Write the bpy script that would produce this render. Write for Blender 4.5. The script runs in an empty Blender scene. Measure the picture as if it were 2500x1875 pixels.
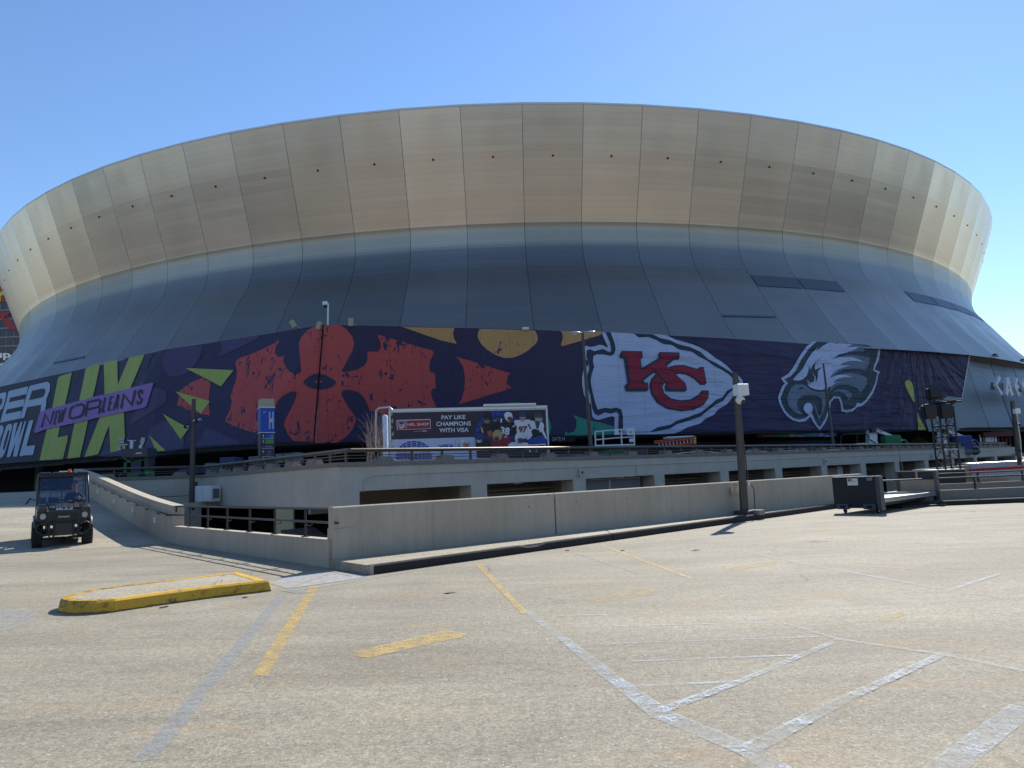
import bpy, bmesh, math, random
from mathutils import Vector, Matrix, geometry
random.seed(7)
R = math.radians
PI = math.pi
scene = bpy.context.scene
COL = scene.collection

# ------------------------------------------------------------------ camera
EYE = 1.65
FPX = 1774.0
PITCH, ROLL = R(7.2), R(2.33)
cam_d = bpy.data.cameras.new('camera')
cam = bpy.data.objects.new('camera', cam_d)
COL.objects.link(cam)
cam.location = (0, 0, EYE)
cam.rotation_mode = 'QUATERNION'
mc = Matrix.Rotation(PI / 2 + PITCH, 4, 'X') @ Matrix.Rotation(-ROLL, 4, 'Z')
cam.rotation_quaternion = mc.to_quaternion()
cam_d.sensor_fit = 'HORIZONTAL'
cam_d.sensor_width = 36.0
cam_d.lens = 36.0 * FPX / 2500.0
cam_d.clip_end = 6000
cam_d.clip_start = 0.05
scene.camera = cam

# ------------------------------------------------------------------ light
SUN_AZ, SUN_EL = R(26), R(41)
world = bpy.data.worlds.new('World')
scene.world = world
world.use_nodes = True
wn = world.node_tree
wn.nodes.clear()
sky = wn.nodes.new('ShaderNodeTexSky')
sky.sky_type = 'NISHITA'
sky.sun_disc = False
sky.sun_elevation = SUN_EL
sky.sun_rotation = SUN_AZ
sky.altitude = 0
sky.air_density = 1.15
sky.dust_density = 0.05
sky.ozone_density = 4.0
bg = wn.nodes.new('ShaderNodeBackground')
bg.inputs['Strength'].default_value = 0.116
wo = wn.nodes.new('ShaderNodeOutputWorld')
hs = wn.nodes.new('ShaderNodeHueSaturation')
hs.inputs['Saturation'].default_value = 1.08
hs.inputs['Hue'].default_value = 0.504
wn.links.new(sky.outputs[0], hs.inputs['Color'])
wn.links.new(hs.outputs[0], bg.inputs[0])
wn.links.new(bg.outputs[0], wo.inputs[0])
sun_d = bpy.data.lights.new('sun', 'SUN')
sun_d.energy = 4.3
sun_d.angle = R(0.5)
sun_d.color = (1.0, 0.955, 0.88)
sun = bpy.data.objects.new('sun', sun_d)
COL.objects.link(sun)
SDIR = Vector((math.sin(SUN_AZ) * math.cos(SUN_EL), math.cos(SUN_AZ) * math.cos(SUN_EL), math.sin(SUN_EL)))
sun.rotation_mode = 'QUATERNION'
sun.rotation_quaternion = SDIR.to_track_quat('Z', 'Y')
sun.location = SDIR * 200
scene.view_settings.view_transform = 'Standard'
scene.view_settings.look = 'None'
scene.view_settings.exposure = 0.55
scene.view_settings.gamma = 1.0
scene.view_settings.use_curve_mapping = False

# ------------------------------------------------------------------ survey helpers (photo bearings -> world metres)
def ray(px, py):
    X = px - 1250; Y = -(py - 937.5)
    cr, sr = math.cos(ROLL), math.sin(ROLL)
    x = (X * cr + Y * sr) / FPX; y = (-X * sr + Y * cr) / FPX
    c, s = math.cos(PITCH), math.sin(PITCH)
    return Vector((x, c - y * s, s + y * c))
CAM = Vector((0, 0, EYE))
def G(px, py, z=0.0):
    d = ray(px, py)
    return CAM + d * ((z - EYE) / d.z)
def V(px, py, y):
    d = ray(px, py)
    return CAM + d * (y / d.y)
def onp(px, py, p, n):
    d = ray(px, py)
    return CAM + d * ((p - CAM).dot(n) / d.dot(n))

# ------------------------------------------------------------------ mesh builder
class MB:
    def __init__(s):
        s.v = []; s.f = []; s.m = []; s.sm = []
    def add(s, vs, fs, mi=0, sm=False):
        b = len(s.v)
        s.v += [tuple(v) for v in vs]
        for f in fs:
            s.f.append([b + i for i in f]); s.m.append(mi); s.sm.append(sm)
        return s
    def box(s, c, d, rz=0, M=None, mi=0, bev=0.0):
        x, y, z = d[0] / 2, d[1] / 2, d[2] / 2
        if bev > 0:
            b = min(bev, x * .9, y * .9, z * .9)
            bm = bmesh.new(); bmesh.ops.create_cube(bm, size=1)
            for v in bm.verts: v.co = Vector((v.co.x * 2 * x, v.co.y * 2 * y, v.co.z * 2 * z))
            bmesh.ops.bevel(bm, geom=bm.edges[:], offset=b, segments=1 if bev < .02 else 2, affect='EDGES', profile=.5)
            vs = [v.co.copy() for v in bm.verts]; bm.verts.index_update()
            fs = [[v.index for v in f.verts] for f in bm.faces]; bm.free()
        else:
            vs = [Vector((a, b2, c2)) for a in (-x, x) for b2 in (-y, y) for c2 in (-z, z)]
            fs = [(0, 1, 3, 2), (4, 6, 7, 5), (0, 4, 5, 1), (2, 3, 7, 6), (0, 2, 6, 4), (1, 5, 7, 3)]
        T = Matrix.Translation(Vector(c)) @ Matrix.Rotation(rz, 4, 'Z')
        if M is not None: T = T @ M
        return s.add([T @ v for v in vs], fs, mi)
    def cyl(s, p0, p1, r0, r1=None, n=12, cap=True, mi=0, sm=True):
        p0 = Vector(p0); p1 = Vector(p1); r1 = r0 if r1 is None else r1
        a = (p1 - p0).normalized()
        u = a.orthogonal().normalized(); w = a.cross(u)
        vs = []
        for p, r in ((p0, r0), (p1, r1)):
            for i in range(n):
                t = 2 * PI * i / n
                vs.append(p + (u * math.cos(t) + w * math.sin(t)) * r)
        s.add(vs, [(i, (i + 1) % n, n + (i + 1) % n, n + i) for i in range(n)], mi, sm)
        if cap:
            s.add(vs[:n], [tuple(range(n))[::-1]], mi); s.add(vs[n:], [tuple(range(n))], mi)
        return s
    def tube(s, pts, r, n=8, mi=0, closed=False):
        pts = [Vector(p) for p in pts]
        rings = []; N = len(pts)
        u = None
        for i, p in enumerate(pts):
            if closed: a = (pts[(i + 1) % N] - pts[i - 1]).normalized()
            else: a = (pts[min(i + 1, N - 1)] - pts[max(i - 1, 0)]).normalized()
            if u is None: u = a.orthogonal().normalized()
            u = (u - a * u.dot(a)).normalized(); w = a.cross(u)
            rr = r[i] if isinstance(r, (list, tuple)) else r
            rings.append([p + (u * math.cos(2 * PI * k / n) + w * math.sin(2 * PI * k / n)) * rr for k in range(n)])
        vs = [v for g in rings for v in g]; fs = []
        for i in range(N if closed else N - 1):
            j = (i + 1) % N
            for k in range(n):
                fs.append((i * n + k, i * n + (k + 1) % n, j * n + (k + 1) % n, j * n + k))
        s.add(vs, fs, mi, True)
        if not closed:
            s.add(rings[0], [tuple(range(n))[::-1]], mi); s.add(rings[-1], [tuple(range(n))], mi)
        return s
    def sph(s, c, r, n=12, m=8, mi=0):
        c = Vector(c); rr = Vector(r) if isinstance(r, (tuple, list)) else Vector((r, r, r))
        vs = []; fs = []
        for j in range(m + 1):
            ph = PI * j / m
            for i in range(n):
                t = 2 * PI * i / n
                vs.append(c + Vector((rr.x * math.sin(ph) * math.cos(t), rr.y * math.sin(ph) * math.sin(t), rr.z * math.cos(ph))))
        for j in range(m):
            for i in range(n):
                fs.append((j * n + i, (j + 1) * n + i, (j + 1) * n + (i + 1) % n, j * n + (i + 1) % n))
        return s.add(vs, fs, mi, True)
    def prism(s, poly, z0, z1, mi=0, mtop=None, T=None):      # poly: 2-D outline (x,y), extruded z0..z1
        tri = tess(poly); n = len(poly)
        f = (lambda v: T @ v) if T is not None else (lambda v: v)
        lo = [f(Vector((p[0], p[1], z0))) for p in poly]; hi = [f(Vector((p[0], p[1], z1))) for p in poly]
        s.add(lo, [t[::-1] for t in tri], mi); s.add(hi, tri, mi if mtop is None else mtop)
        s.add(lo + hi, [(i, (i + 1) % n, n + (i + 1) % n, n + i) for i in range(n)], mi)
        return s
    def hexa(s, b4, t4, mi=0):                               # any 8-corner block
        return s.add(list(b4) + list(t4), [(3, 2, 1, 0), (4, 5, 6, 7), (0, 1, 5, 4), (1, 2, 6, 5), (2, 3, 7, 6), (3, 0, 4, 7)], mi)
    def wallseg(s, a, b, z0a, z1a, z0b, z1b, th, side, mi=0):   # upright slab from a to b, thickness on given side
        a = Vector(a[:2]); b = Vector(b[:2]); d = (b - a).normalized(); nrm = Vector((-d.y, d.x)) * th * side
        P = lambda p, z: (p.x, p.y, z)
        return s.hexa([P(a, z0a), P(b, z0b), P(b + nrm, z0b), P(a + nrm, z0a)], [P(a, z1a), P(b, z1b), P(b + nrm, z1b), P(a + nrm, z1a)], mi)
    def mesh(s, name, mats):
        me = bpy.data.meshes.new(name)
        me.from_pydata([tuple(v) for v in s.v], [], s.f)
        for m in (mats if isinstance(mats, (list, tuple)) else [mats]): me.materials.append(m)
        me.polygons.foreach_set('material_index', s.m)
        me.polygons.foreach_set('use_smooth', s.sm)
        bm = bmesh.new(); bm.from_mesh(me)
        bmesh.ops.recalc_face_normals(bm, faces=bm.faces[:])
        bm.to_mesh(me); bm.free()
        me.update()
        return me
    def build(s, name, mats, parent=None, world=False, label=None, kind=None):
        return link(name, s.mesh(name, mats), parent, world, label, kind)

def link(name, me, parent=None, world=False, label=None, kind=None):
    o = bpy.data.objects.new(name, me); COL.objects.link(o)
    if parent:
        o.parent = parent
        if world: o.matrix_parent_inverse = parent_world(parent).inverted()
    if label: o['label'] = label
    if kind: o['kind'] = kind
    return o
def parent_world(p):
    m = p.matrix_basis.copy()
    if p.parent: m = parent_world(p.parent) @ p.matrix_parent_inverse @ m
    return m
def tess(poly):
    return [tuple(t) for t in geometry.tessellate_polygon([[Vector((p[0], p[1], 0)) for p in poly]])]
def thing(name, label, cat, loc=(0, 0, 0), rz=0, group=None, scale=1.0):
    o = bpy.data.objects.new(name, None); COL.objects.link(o)
    o.empty_display_size = .3
    o.location = loc; o.rotation_euler = (0, 0, rz); o.scale = (scale,) * 3
    o['label'] = label; o['category'] = cat
    if group: o['group'] = group
    return o
def tag(o, label, cat, group=None):
    o['label'] = label; o['category'] = cat
    if group: o['group'] = group
    return o
def dup(root, loc, rz=None, label=None):
    r = root.copy(); COL.objects.link(r); r.location = loc
    if rz is not None: r.rotation_euler = (0, 0, rz)
    if label: r['label'] = label
    for ch in list(root.children):
        c = ch.copy(); COL.objects.link(c); c.parent = r
        for g in ch.children:
            d = g.copy(); COL.objects.link(d); d.parent = c
    return r

# ------------------------------------------------------------------ materials
MATS = {}
def nt(m):
    m.use_nodes = True
    t = m.node_tree; t.nodes.clear()
    out = t.nodes.new('ShaderNodeOutputMaterial'); b = t.nodes.new('ShaderNodeBsdfPrincipled')
    t.links.new(b.outputs[0], out.inputs[0])
    return t, b, out
def rgb(c): return (c[0], c[1], c[2], 1)
def lin(r, g, b):
    f = lambda v: (v / 255 / 12.92) if v / 255 <= .04045 else ((v / 255 + .055) / 1.055) ** 2.4
    return (f(r), f(g), f(b))
def math_n(t, op, a, b=None, c=None, clamp=False):
    n = t.nodes.new('ShaderNodeMath'); n.operation = op; n.use_clamp = clamp
    for i, v in enumerate((a, b, c)):
        if v is None: continue
        if isinstance(v, (int, float)): n.inputs[i].default_value = v
        else: t.links.new(v, n.inputs[i])
    return n.outputs[0]
def noise(t, vec, scale, detail=3, rough=.55, dist=0):
    n = t.nodes.new('ShaderNodeTexNoise'); n.inputs['Scale'].default_value = scale
    n.inputs['Detail'].default_value = detail; n.inputs['Roughness'].default_value = rough; n.inputs['Distortion'].default_value = dist
    t.links.new(vec, n.inputs['Vector']); return n.outputs[0]
def ramp(t, fac, a, b, ca=(0, 0, 0), cb=(1, 1, 1)):
    n = t.nodes.new('ShaderNodeValToRGB'); n.color_ramp.elements[0].position = a; n.color_ramp.elements[1].position = b
    n.color_ramp.elements[0].color = rgb(ca); n.color_ramp.elements[1].color = rgb(cb)
    t.links.new(fac, n.inputs[0]); return n.outputs[0]
def mixc(t, fac, a, b, mode='MIX'):
    n = t.nodes.new('ShaderNodeMix'); n.data_type = 'RGBA'; n.blend_type = mode
    for i, v in ((0, fac), (6, a), (7, b)):
        if isinstance(v, (int, float)): n.inputs[i].default_value = v
        elif isinstance(v, (tuple, list)): n.inputs[i].default_value = rgb(v)
        else: t.links.new(v, n.inputs[i])
    return n.outputs[2]
def scl(t, vec, s, rot=(0, 0, 0)):
    n = t.nodes.new('ShaderNodeMapping'); n.inputs['Scale'].default_value = s; n.inputs['Rotation'].default_value = rot
    t.links.new(vec, n.inputs['Vector']); return n.outputs[0]
def pos(t): return t.nodes.new('ShaderNodeNewGeometry').outputs['Position']
def objc(t): return t.nodes.new('ShaderNodeTexCoord').outputs['Object']
def bump(t, b, h, strength, dist=.02):
    n = t.nodes.new('ShaderNodeBump'); n.inputs['Strength'].default_value = strength; n.inputs['Distance'].default_value = dist
    t.links.new(h, n.inputs['Height']); t.links.new(n.outputs[0], b.inputs['Normal'])
def mat(name, col, rough=.6, metal=0.0, var=.12, scale=3.0, grime=0.0, bmp=0.0, bs=40, spec=.5, coat=0.0):
    if name in MATS: return MATS[name]
    m = bpy.data.materials.new(name); t, b, o = nt(m)
    p = objc(t)
    n = noise(t, p, scale, 5, .6)
    f = math_n(t, 'MULTIPLY_ADD', n, 2 * var, 1 - var)
    n2 = noise(t, p, scale * 7, 3)
    f = math_n(t, 'MULTIPLY', f, math_n(t, 'MULTIPLY_ADD', n2, var, 1 - var / 2))
    cc = mixc(t, 1.0, col, f, 'MULTIPLY')
    if grime > 0:
        g = ramp(t, noise(t, scl(t, p, (1, 1, .25)), scale * .7, 6, .7), .45, .75)
        cc = mixc(t, math_n(t, 'MULTIPLY', g, grime), cc, tuple(c * .45 for c in col))
    t.links.new(cc, b.inputs['Base Color'])
    b.inputs['Roughness'].default_value = rough; b.inputs['Metallic'].default_value = metal
    b.inputs['Specular IOR Level'].default_value = spec; b.inputs['Coat Weight'].default_value = coat
    if bmp > 0: bump(t, b, noise(t, p, bs, 4), bmp, .01)
    MATS[name] = m
    return m
def mat_concrete(name, col, streak=.25, pits=True, agg=False):
    m = bpy.data.materials.new(name); t, b, o = nt(m); p = pos(t)
    n = noise(t, p, .9, 7, .62); n2 = noise(t, p, 9, 4, .6)
    f = math_n(t, 'MULTIPLY_ADD', n, .42, .79)
    f = math_n(t, 'MULTIPLY', f, math_n(t, 'MULTIPLY_ADD', n2, .16, .92))
    st = noise(t, scl(t, p, (5, 5, .22)), 1.6, 5, .6)
    f = math_n(t, 'MULTIPLY', f, math_n(t, 'MULTIPLY_ADD', st, streak * 1.3, 1 - streak * .65))
    cc = mixc(t, 1.0, col, f, 'MULTIPLY')
    warm = ramp(t, noise(t, p, .6, 4), .4, .7)
    cc = mixc(t, math_n(t, 'MULTIPLY', warm, .25), cc, (col[0] * 1.0, col[1] * .88, col[2] * .7))
    dr_ = ramp(t, noise(t, scl(t, p, (2.2, 2.2, .12)), 1.3, 7, .72), .56, .72)
    cc = mixc(t, math_n(t, 'MULTIPLY', dr_, streak * 1.2), cc, tuple(c * .42 for c in col))
    h = n2
    if pits:
        v = t.nodes.new('ShaderNodeTexVoronoi'); v.inputs['Scale'].default_value = 4.2; v.inputs['Randomness'].default_value = 1
        t.links.new(scl(t, p, (1, 1, .7)), v.inputs['Vector'])
        cl = ramp(t, noise(t, p, 1.1, 3), .5, .58)
        pit = math_n(t, 'MULTIPLY', ramp(t, v.outputs['Distance'], .05, .12, (1, 1, 1), (0, 0, 0)), cl)
        cc = mixc(t, math_n(t, 'MULTIPLY', pit, .75), cc, (.06, .055, .05))
    if agg:
        v = t.nodes.new('ShaderNodeTexVoronoi'); v.inputs['Scale'].default_value = 28
        t.links.new(p, v.inputs['Vector'])
        cc = mixc(t, .75, cc, mixc(t, 1.0, v.outputs['Color'], tuple(c * 1.9 for c in col), 'MULTIPLY'))
        cc2 = t.nodes.new('ShaderNodeHueSaturation'); cc2.inputs['Saturation'].default_value = .45
        cc2.inputs['Value'].default_value = .8; t.links.new(cc, cc2.inputs['Color']); cc = mixc(t, .5, cc2.outputs[0], tuple(c * .8 for c in col)); h = v.outputs['Distance']
    t.links.new(cc, b.inputs['Base Color']); b.inputs['Roughness'].default_value = .88
    bump(t, b, h, .45 if agg else .2, .012)
    MATS[name] = m
    return m

def ground_color(t, p):
    """exposed-aggregate parking deck: tan, speckled, with long dirty streaks"""
    a = (.335, .295, .216); bb = (.185, .162, .122)
    big = ramp(t, noise(t, scl(t, p, (.16, .5, 1), (0, 0, R(-24))), 1.0, 7, .68, .6), .33, .68)
    med = noise(t, scl(t, p, (.8, 1.9, 1), (0, 0, R(-26))), 1.0, 7, .72, .8)
    cc = mixc(t, math_n(t, 'MULTIPLY', big, .75), a, bb)
    cc = mixc(t, 1.0, cc, math_n(t, 'MULTIPLY_ADD', med, .6, .7), 'MULTIPLY')
    n1 = noise(t, p, 34, 3, .8); n2 = noise(t, p, 120, 2, .6); n3 = noise(t, p, 12, 5, .8)
    cc = mixc(t, 1.0, cc, math_n(t, 'MULTIPLY_ADD', n3, 1.5, .25), 'MULTIPLY')
    cc = mixc(t, 1.0, cc, math_n(t, 'MULTIPLY_ADD', n1, 2.0, .0), 'MULTIPLY')
    cc = mixc(t, 1.0, cc, math_n(t, 'MULTIPLY_ADD', n2, 1.4, .3), 'MULTIPLY')
    v = t.nodes.new('ShaderNodeTexVoronoi'); v.inputs['Scale'].default_value = 36; t.links.new(p, v.inputs['Vector'])
    peb = ramp(t, v.outputs['Distance'], .12, .3, (1, 1, 1), (0, 0, 0))
    vc = t.nodes.new('ShaderNodeSeparateColor'); t.links.new(v.outputs['Color'], vc.inputs[0])
    cc = mixc(t, math_n(t, 'MULTIPLY', math_n(t, 'MULTIPLY', peb, math_n(t, 'GREATER_THAN', vc.outputs[0], .86)), .8), cc, (.66, .63, .54))
    cc = mixc(t, math_n(t, 'MULTIPLY', math_n(t, 'MULTIPLY', peb, math_n(t, 'LESS_THAN', vc.outputs[1], .2)), .6), cc, (.07, .065, .06))
    return cc, n1, med
def mat_ground(name, rust=True, light=1.0):
    m = bpy.data.materials.new(name); t, b, o = nt(m); p = pos(t)
    cc, n1, med = ground_color(t, p)
    if rust:
        r1 = ramp(t, noise(t, scl(t, p, (.5, 1.6, 1), (0, 0, R(-30))), .8, 5, .7), .56, .72)
        cc = mixc(t, math_n(t, 'MULTIPLY', r1, .38), cc, (.40, .24, .10))
        pt = ramp(t, noise(t, p, .35, 4, .6), .64, .70)
        cc = mixc(t, math_n(t, 'MULTIPLY', pt, .35), cc, (.42, .41, .37))
        dk = ramp(t, noise(t, scl(t, p, (.12, 1.1, 1), (0, 0, R(-22))), 2.2, 8, .75), .60, .72)
        cc = mixc(t, math_n(t, 'MULTIPLY', dk, .35), cc, (.10, .095, .085))
        # hairline cracks
        w = t.nodes.new('ShaderNodeTexVoronoi'); w.feature = 'DISTANCE_TO_EDGE'; w.inputs['Scale'].default_value = .16
        wp = t.nodes.new('ShaderNodeVectorMath'); wp.operation = 'ADD'
        nn = t.nodes.new('ShaderNodeTexNoise'); nn.inputs['Scale'].default_value = .9; nn.inputs['Detail'].default_value = 6
        t.links.new(p, nn.inputs['Vector']); t.links.new(p, wp.inputs[0]); t.links.new(nn.outputs['Color'], wp.inputs[1])
        t.links.new(wp.outputs[0], w.inputs['Vector'])
        ck = math_n(t, 'MULTIPLY', ramp(t, w.outputs['Distance'], .0, .0016, (1, 1, 1), (0, 0, 0)), ramp(t, noise(t, p, .5, 3), .52, .6))
        cc = mixc(t, math_n(t, 'MULTIPLY', ck, .7), cc, (.05, .045, .04))
    if light != 1: cc = mixc(t, 1.0, cc, (light, light, light), 'MULTIPLY')
    t.links.new(cc, b.inputs['Base Color'])
    b.inputs['Roughness'].default_value = .8; b.inputs['Specular IOR Level'].default_value = .3
    bump(t, b, n1, .55, .008)
    MATS[name] = m
    return m
def mat_paint(name, col, wash=.3, gain=.4, cover=.5):
    """worn line paint: a thin even film plus brighter scuffed flecks where the coat is still thick"""
    m = bpy.data.materials.new(name); t, b, o = nt(m); p = pos(t)
    co = ramp(t, noise(t, p, 2.2, 6, .75, .6), .62 - cover * .3, .74 - cover * .3)
    fi = ramp(t, noise(t, p, 38, 3, .8), .42, .58)
    wv_ = ramp(t, noise(t, p, 7, 5, .7), .30, .55)
    al = math_n(t, 'ADD', math_n(t, 'MULTIPLY', wv_, wash), math_n(t, 'MULTIPLY', math_n(t, 'MULTIPLY', co, fi), gain), clamp=True)
    cc = mixc(t, 1.0, col, math_n(t, 'MULTIPLY_ADD', noise(t, p, 55, 3, .7), .9, .55), 'MULTIPLY')
    t.links.new(cc, b.inputs['Base Color']); b.inputs['Roughness'].default_value = .75
    tr = t.nodes.new('ShaderNodeBsdfTransparent'); mx = t.nodes.new('ShaderNodeMixShader')
    t.links.new(al, mx.inputs[0]); t.links.new(tr.outputs[0], mx.inputs[1]); t.links.new(b.outputs[0], mx.inputs[2])
    t.links.new(mx.outputs[0], o.inputs[0])
    MATS[name] = m
    return m
def mat_facade(name, base, rough, lines=True):
    """brushed champagne-gold anodised siding; the rows are geometry, the ribs inside a row are relief"""
    m = bpy.data.materials.new(name); t, b, o = nt(m); p = pos(t)
    sx = t.nodes.new('ShaderNodeSeparateXYZ'); t.links.new(p, sx.inputs[0])
    oi = t.nodes.new('ShaderNodeObjectInfo')
    row = math_n(t, 'FLOOR', math_n(t, 'MULTIPLY', sx.outputs[2], 1.55))
    wn_ = t.nodes.new('ShaderNodeTexWhiteNoise'); wn_.noise_dimensions = '2D'
    cv = t.nodes.new('ShaderNodeCombineXYZ'); t.links.new(row, cv.inputs[0]); t.links.new(math_n(t, 'MULTIPLY', oi.outputs['Random'], 30), cv.inputs[1])
    t.links.new(cv.outputs[0], wn_.inputs['Vector'])
    f = math_n(t, 'MULTIPLY_ADD', wn_.outputs['Value'], .07, .965)
    f = math_n(t, 'MULTIPLY', f, math_n(t, 'MULTIPLY_ADD', oi.outputs['Random'], .20, .88))
    f = math_n(t, 'MULTIPLY', f, math_n(t, 'MULTIPLY_ADD', noise(t, scl(t, p, (1, 1, .35)), .22, 4), .22, .89))
    fr = math_n(t, 'FRACT', math_n(t, 'MULTIPLY', sx.outputs[2], 1.55))
    ln = math_n(t, 'LESS_THAN', fr, .16)
    f = math_n(t, 'MULTIPLY', f, math_n(t, 'SUBTRACT', 1.0, math_n(t, 'MULTIPLY', ln, .055)))
    t.links.new(mixc(t, 1.0, base, f, 'MULTIPLY'), b.inputs['Base Color'])
    b.inputs['Metallic'].default_value = 1.0; t.links.new(math_n(t, 'MULTIPLY_ADD', wn_.outputs['Value'], .03, rough - .015), b.inputs['Roughness'])
    b.inputs['Anisotropic'].default_value = .3
    bump(t, b, math_n(t, 'PINGPONG', math_n(t, 'MULTIPLY', sx.outputs[2], 3.1), .5), .12, .03)
    MATS[name] = m
    return m
def mat_print(name, col, worn=None, wcol=None, fold=True):
    """vinyl mesh banner print. worn = block-print chips in a second ink"""
    m = bpy.data.materials.new(name); t, b, o = nt(m); p = pos(t)
    f = math_n(t, 'MULTIPLY_ADD', noise(t, p, .35, 4), .22, .89)
    sxx = t.nodes.new('ShaderNodeSeparateXYZ'); t.links.new(p, sxx.inputs[0])
    sm_ = math_n(t, 'LESS_THAN', math_n(t, 'FRACT', math_n(t, 'MULTIPLY', math_n(t, 'ADD', sxx.outputs[0], math_n(t, 'MULTIPLY', noise(t, p, .3, 1), .2)), .41)), .022)
    f = math_n(t, 'MULTIPLY', f, math_n(t, 'SUBTRACT', 1.0, math_n(t, 'MULTIPLY', sm_, .22)))
    cc = mixc(t, 1.0, col, f, 'MULTIPLY')
    if worn:
        q = scl(t, p, (1.0, 1.0, .55))
        n = noise(t, q, 2.3, 3, .6, 1.2); cl = noise(t, p, .28, 3, .6)
        k = ramp(t, math_n(t, 'ADD', math_n(t, 'MULTIPLY', n, .8), math_n(t, 'MULTIPLY', cl, .42)), worn, worn + .006)
        cc = mixc(t, k, cc, wcol)
    t.links.new(cc, b.inputs['Base Color']); b.inputs['Roughness'].default_value = .6; b.inputs['Specular IOR Level'].default_value = .3
    # hanging folds: slight everywhere, gathered and deep at the free right-hand end
    sx = t.nodes.new('ShaderNodeSeparateXYZ'); t.links.new(p, sx.inputs[0])
    k = t.nodes.new('ShaderNodeMapRange'); k.inputs['From Min'].default_value = 30; k.inputs['From Max'].default_value = 47
    k.inputs['To Min'].default_value = 0.0; k.inputs['To Max'].default_value = 1.0; t.links.new(sx.outputs[0], k.inputs['Value'])
    # fan of folds radiating from the gathered hem
    dx = math_n(t, 'SUBTRACT', sx.outputs[0], 47.0); dz = math_n(t, 'SUBTRACT', 18.0, sx.outputs[2])
    ang = math_n(t, 'ARCTAN2', dx, dz)
    cv = t.nodes.new('ShaderNodeCombineXYZ'); t.links.new(math_n(t, 'MULTIPLY', ang, 4.0), cv.inputs[0]); t.links.new(math_n(t, 'MULTIPLY', sx.outputs[2], .12), cv.inputs[1])
    fan = noise(t, cv.outputs[0], 1.7, 2, .5, .8)
    dg = scl(t, p, (.12, .12, 1.0), (0, R(17), 0))
    sag = noise(t, dg, 1.25, 3, .55, .5)
    k2 = t.nodes.new('ShaderNodeMapRange'); k2.inputs['From Min'].default_value = 6; k2.inputs['From Max'].default_value = 18
    t.links.new(sx.outputs[0], k2.inputs['Value'])
    h = math_n(t, 'ADD', math_n(t, 'MULTIPLY', fan, math_n(t, 'MULTIPLY', k.outputs[0], 1.0)), math_n(t, 'MULTIPLY', sag, math_n(t, 'MULTIPLY_ADD', k2.outputs[0], .30, .04)))
    bump(t, b, h, 1.0, 1.25)
    MATS[name] = m
    return m
def mat_glass(name, tint, alpha=.3, rough=.03):
    m = bpy.data.materials.new(name); t, b, o = nt(m)
    b.inputs['Base Color'].default_value = rgb(tint); b.inputs['Roughness'].default_value = rough; b.inputs['Specular IOR Level'].default_value = .6
    f = math_n(t, 'MULTIPLY_ADD', noise(t, objc(t), 3, 4), .3, alpha - .1)
    tr = t.nodes.new('ShaderNodeBsdfTransparent'); mx = t.nodes.new('ShaderNodeMixShader')
    t.links.new(f, mx.inputs[0]); t.links.new(tr.outputs[0], mx.inputs[1]); t.links.new(b.outputs[0], mx.inputs[2]); t.links.new(mx.outputs[0], o.inputs[0])
    MATS[name] = m
    return m

M_deck = mat_ground('deck_aggregate')
M_walk = mat_ground('walk_concrete', rust=True, light=1.25)
M_conc = mat_concrete('parapet_concrete', (.46, .40, .31), .3)
M_conc2 = mat_concrete('painted_wall_concrete', (.57, .51, .415), .12, pits=False)
M_dirty = mat_concrete('blackened_kerb', (.03, .028, .025), .5)
M_agg = mat_concrete('pebble_coping', (.32, .25, .185), .2, pits=False, agg=True)
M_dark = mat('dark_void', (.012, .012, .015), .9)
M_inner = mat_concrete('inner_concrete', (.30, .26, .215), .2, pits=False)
M_blackm = mat('black_metal', (.022, .023, .026), .38, .0, .2, 6, bmp=.05)
M_brown = mat('bronze_rail', (.10, .08, .062), .42, .35, .15, 4)
M_pole = mat('bronze_pole', (.085, .075, .065), .5, .2, .12, 3)
M_white = mat('white_paint', (.78, .78, .76), .45, 0, .06, 4, grime=.15)
M_alum = mat('aluminium', (.62, .63, .64), .32, .9, .1, 6)
M_galv = mat('galvanised', (.52, .55, .58), .35, .85, .15, 12)
M_green = mat('equipment_green', (.012, .16, .05), .4, 0, .15, 4)
M_rubber = mat('rubber', (.02, .02, .02), .85, 0, .2, 8, bmp=.3)
M_skin = mat('skin', (.46, .27, .19), .5, 0, .06, 8)
# ================================================================== SETTING
H1 = 1.18                                                   # parapet top
wall_a = G(815, 1368, .15); wall_b = G(2110, 1222, .12)
low_a = G(803, 1387); low_b = G(420, 1327)
kerb_a = G(905, 1404); kerb_b = G(2045, 1241)
ramp_foot = Vector((low_b.x, low_b.y, 0))

# plaza edge polyline (rail line)
A = G(180, 1148, 2.95); B = G(493, 1139.5, 2.95); C0 = G(853, 1100, 2.95)
P0 = V(877, 1150, 29.9); P12 = V(2433, 1100, 82.0)
C0.z = 0; A.z = 0; B.z = 0; P0.z = 0; P12.z = 0
bayv = (P12 - P0) / 12.0
C0 = P0 - bayv * .07
Dn = P0 + bayv * 12.75
def rz_(n): return n / 12.0                                 # slow rise of the plaza edge to the right
def ztop(n): return 2.29 + .33 * rz_(n)
def zbeam(n): return 1.28 + .36 * rz_(n)
def zrail(n): return 2.95 + .14 * rz_(n)
outn = Vector((bayv.y, -bayv.x, 0)).normalized()            # towards the camera side

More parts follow.
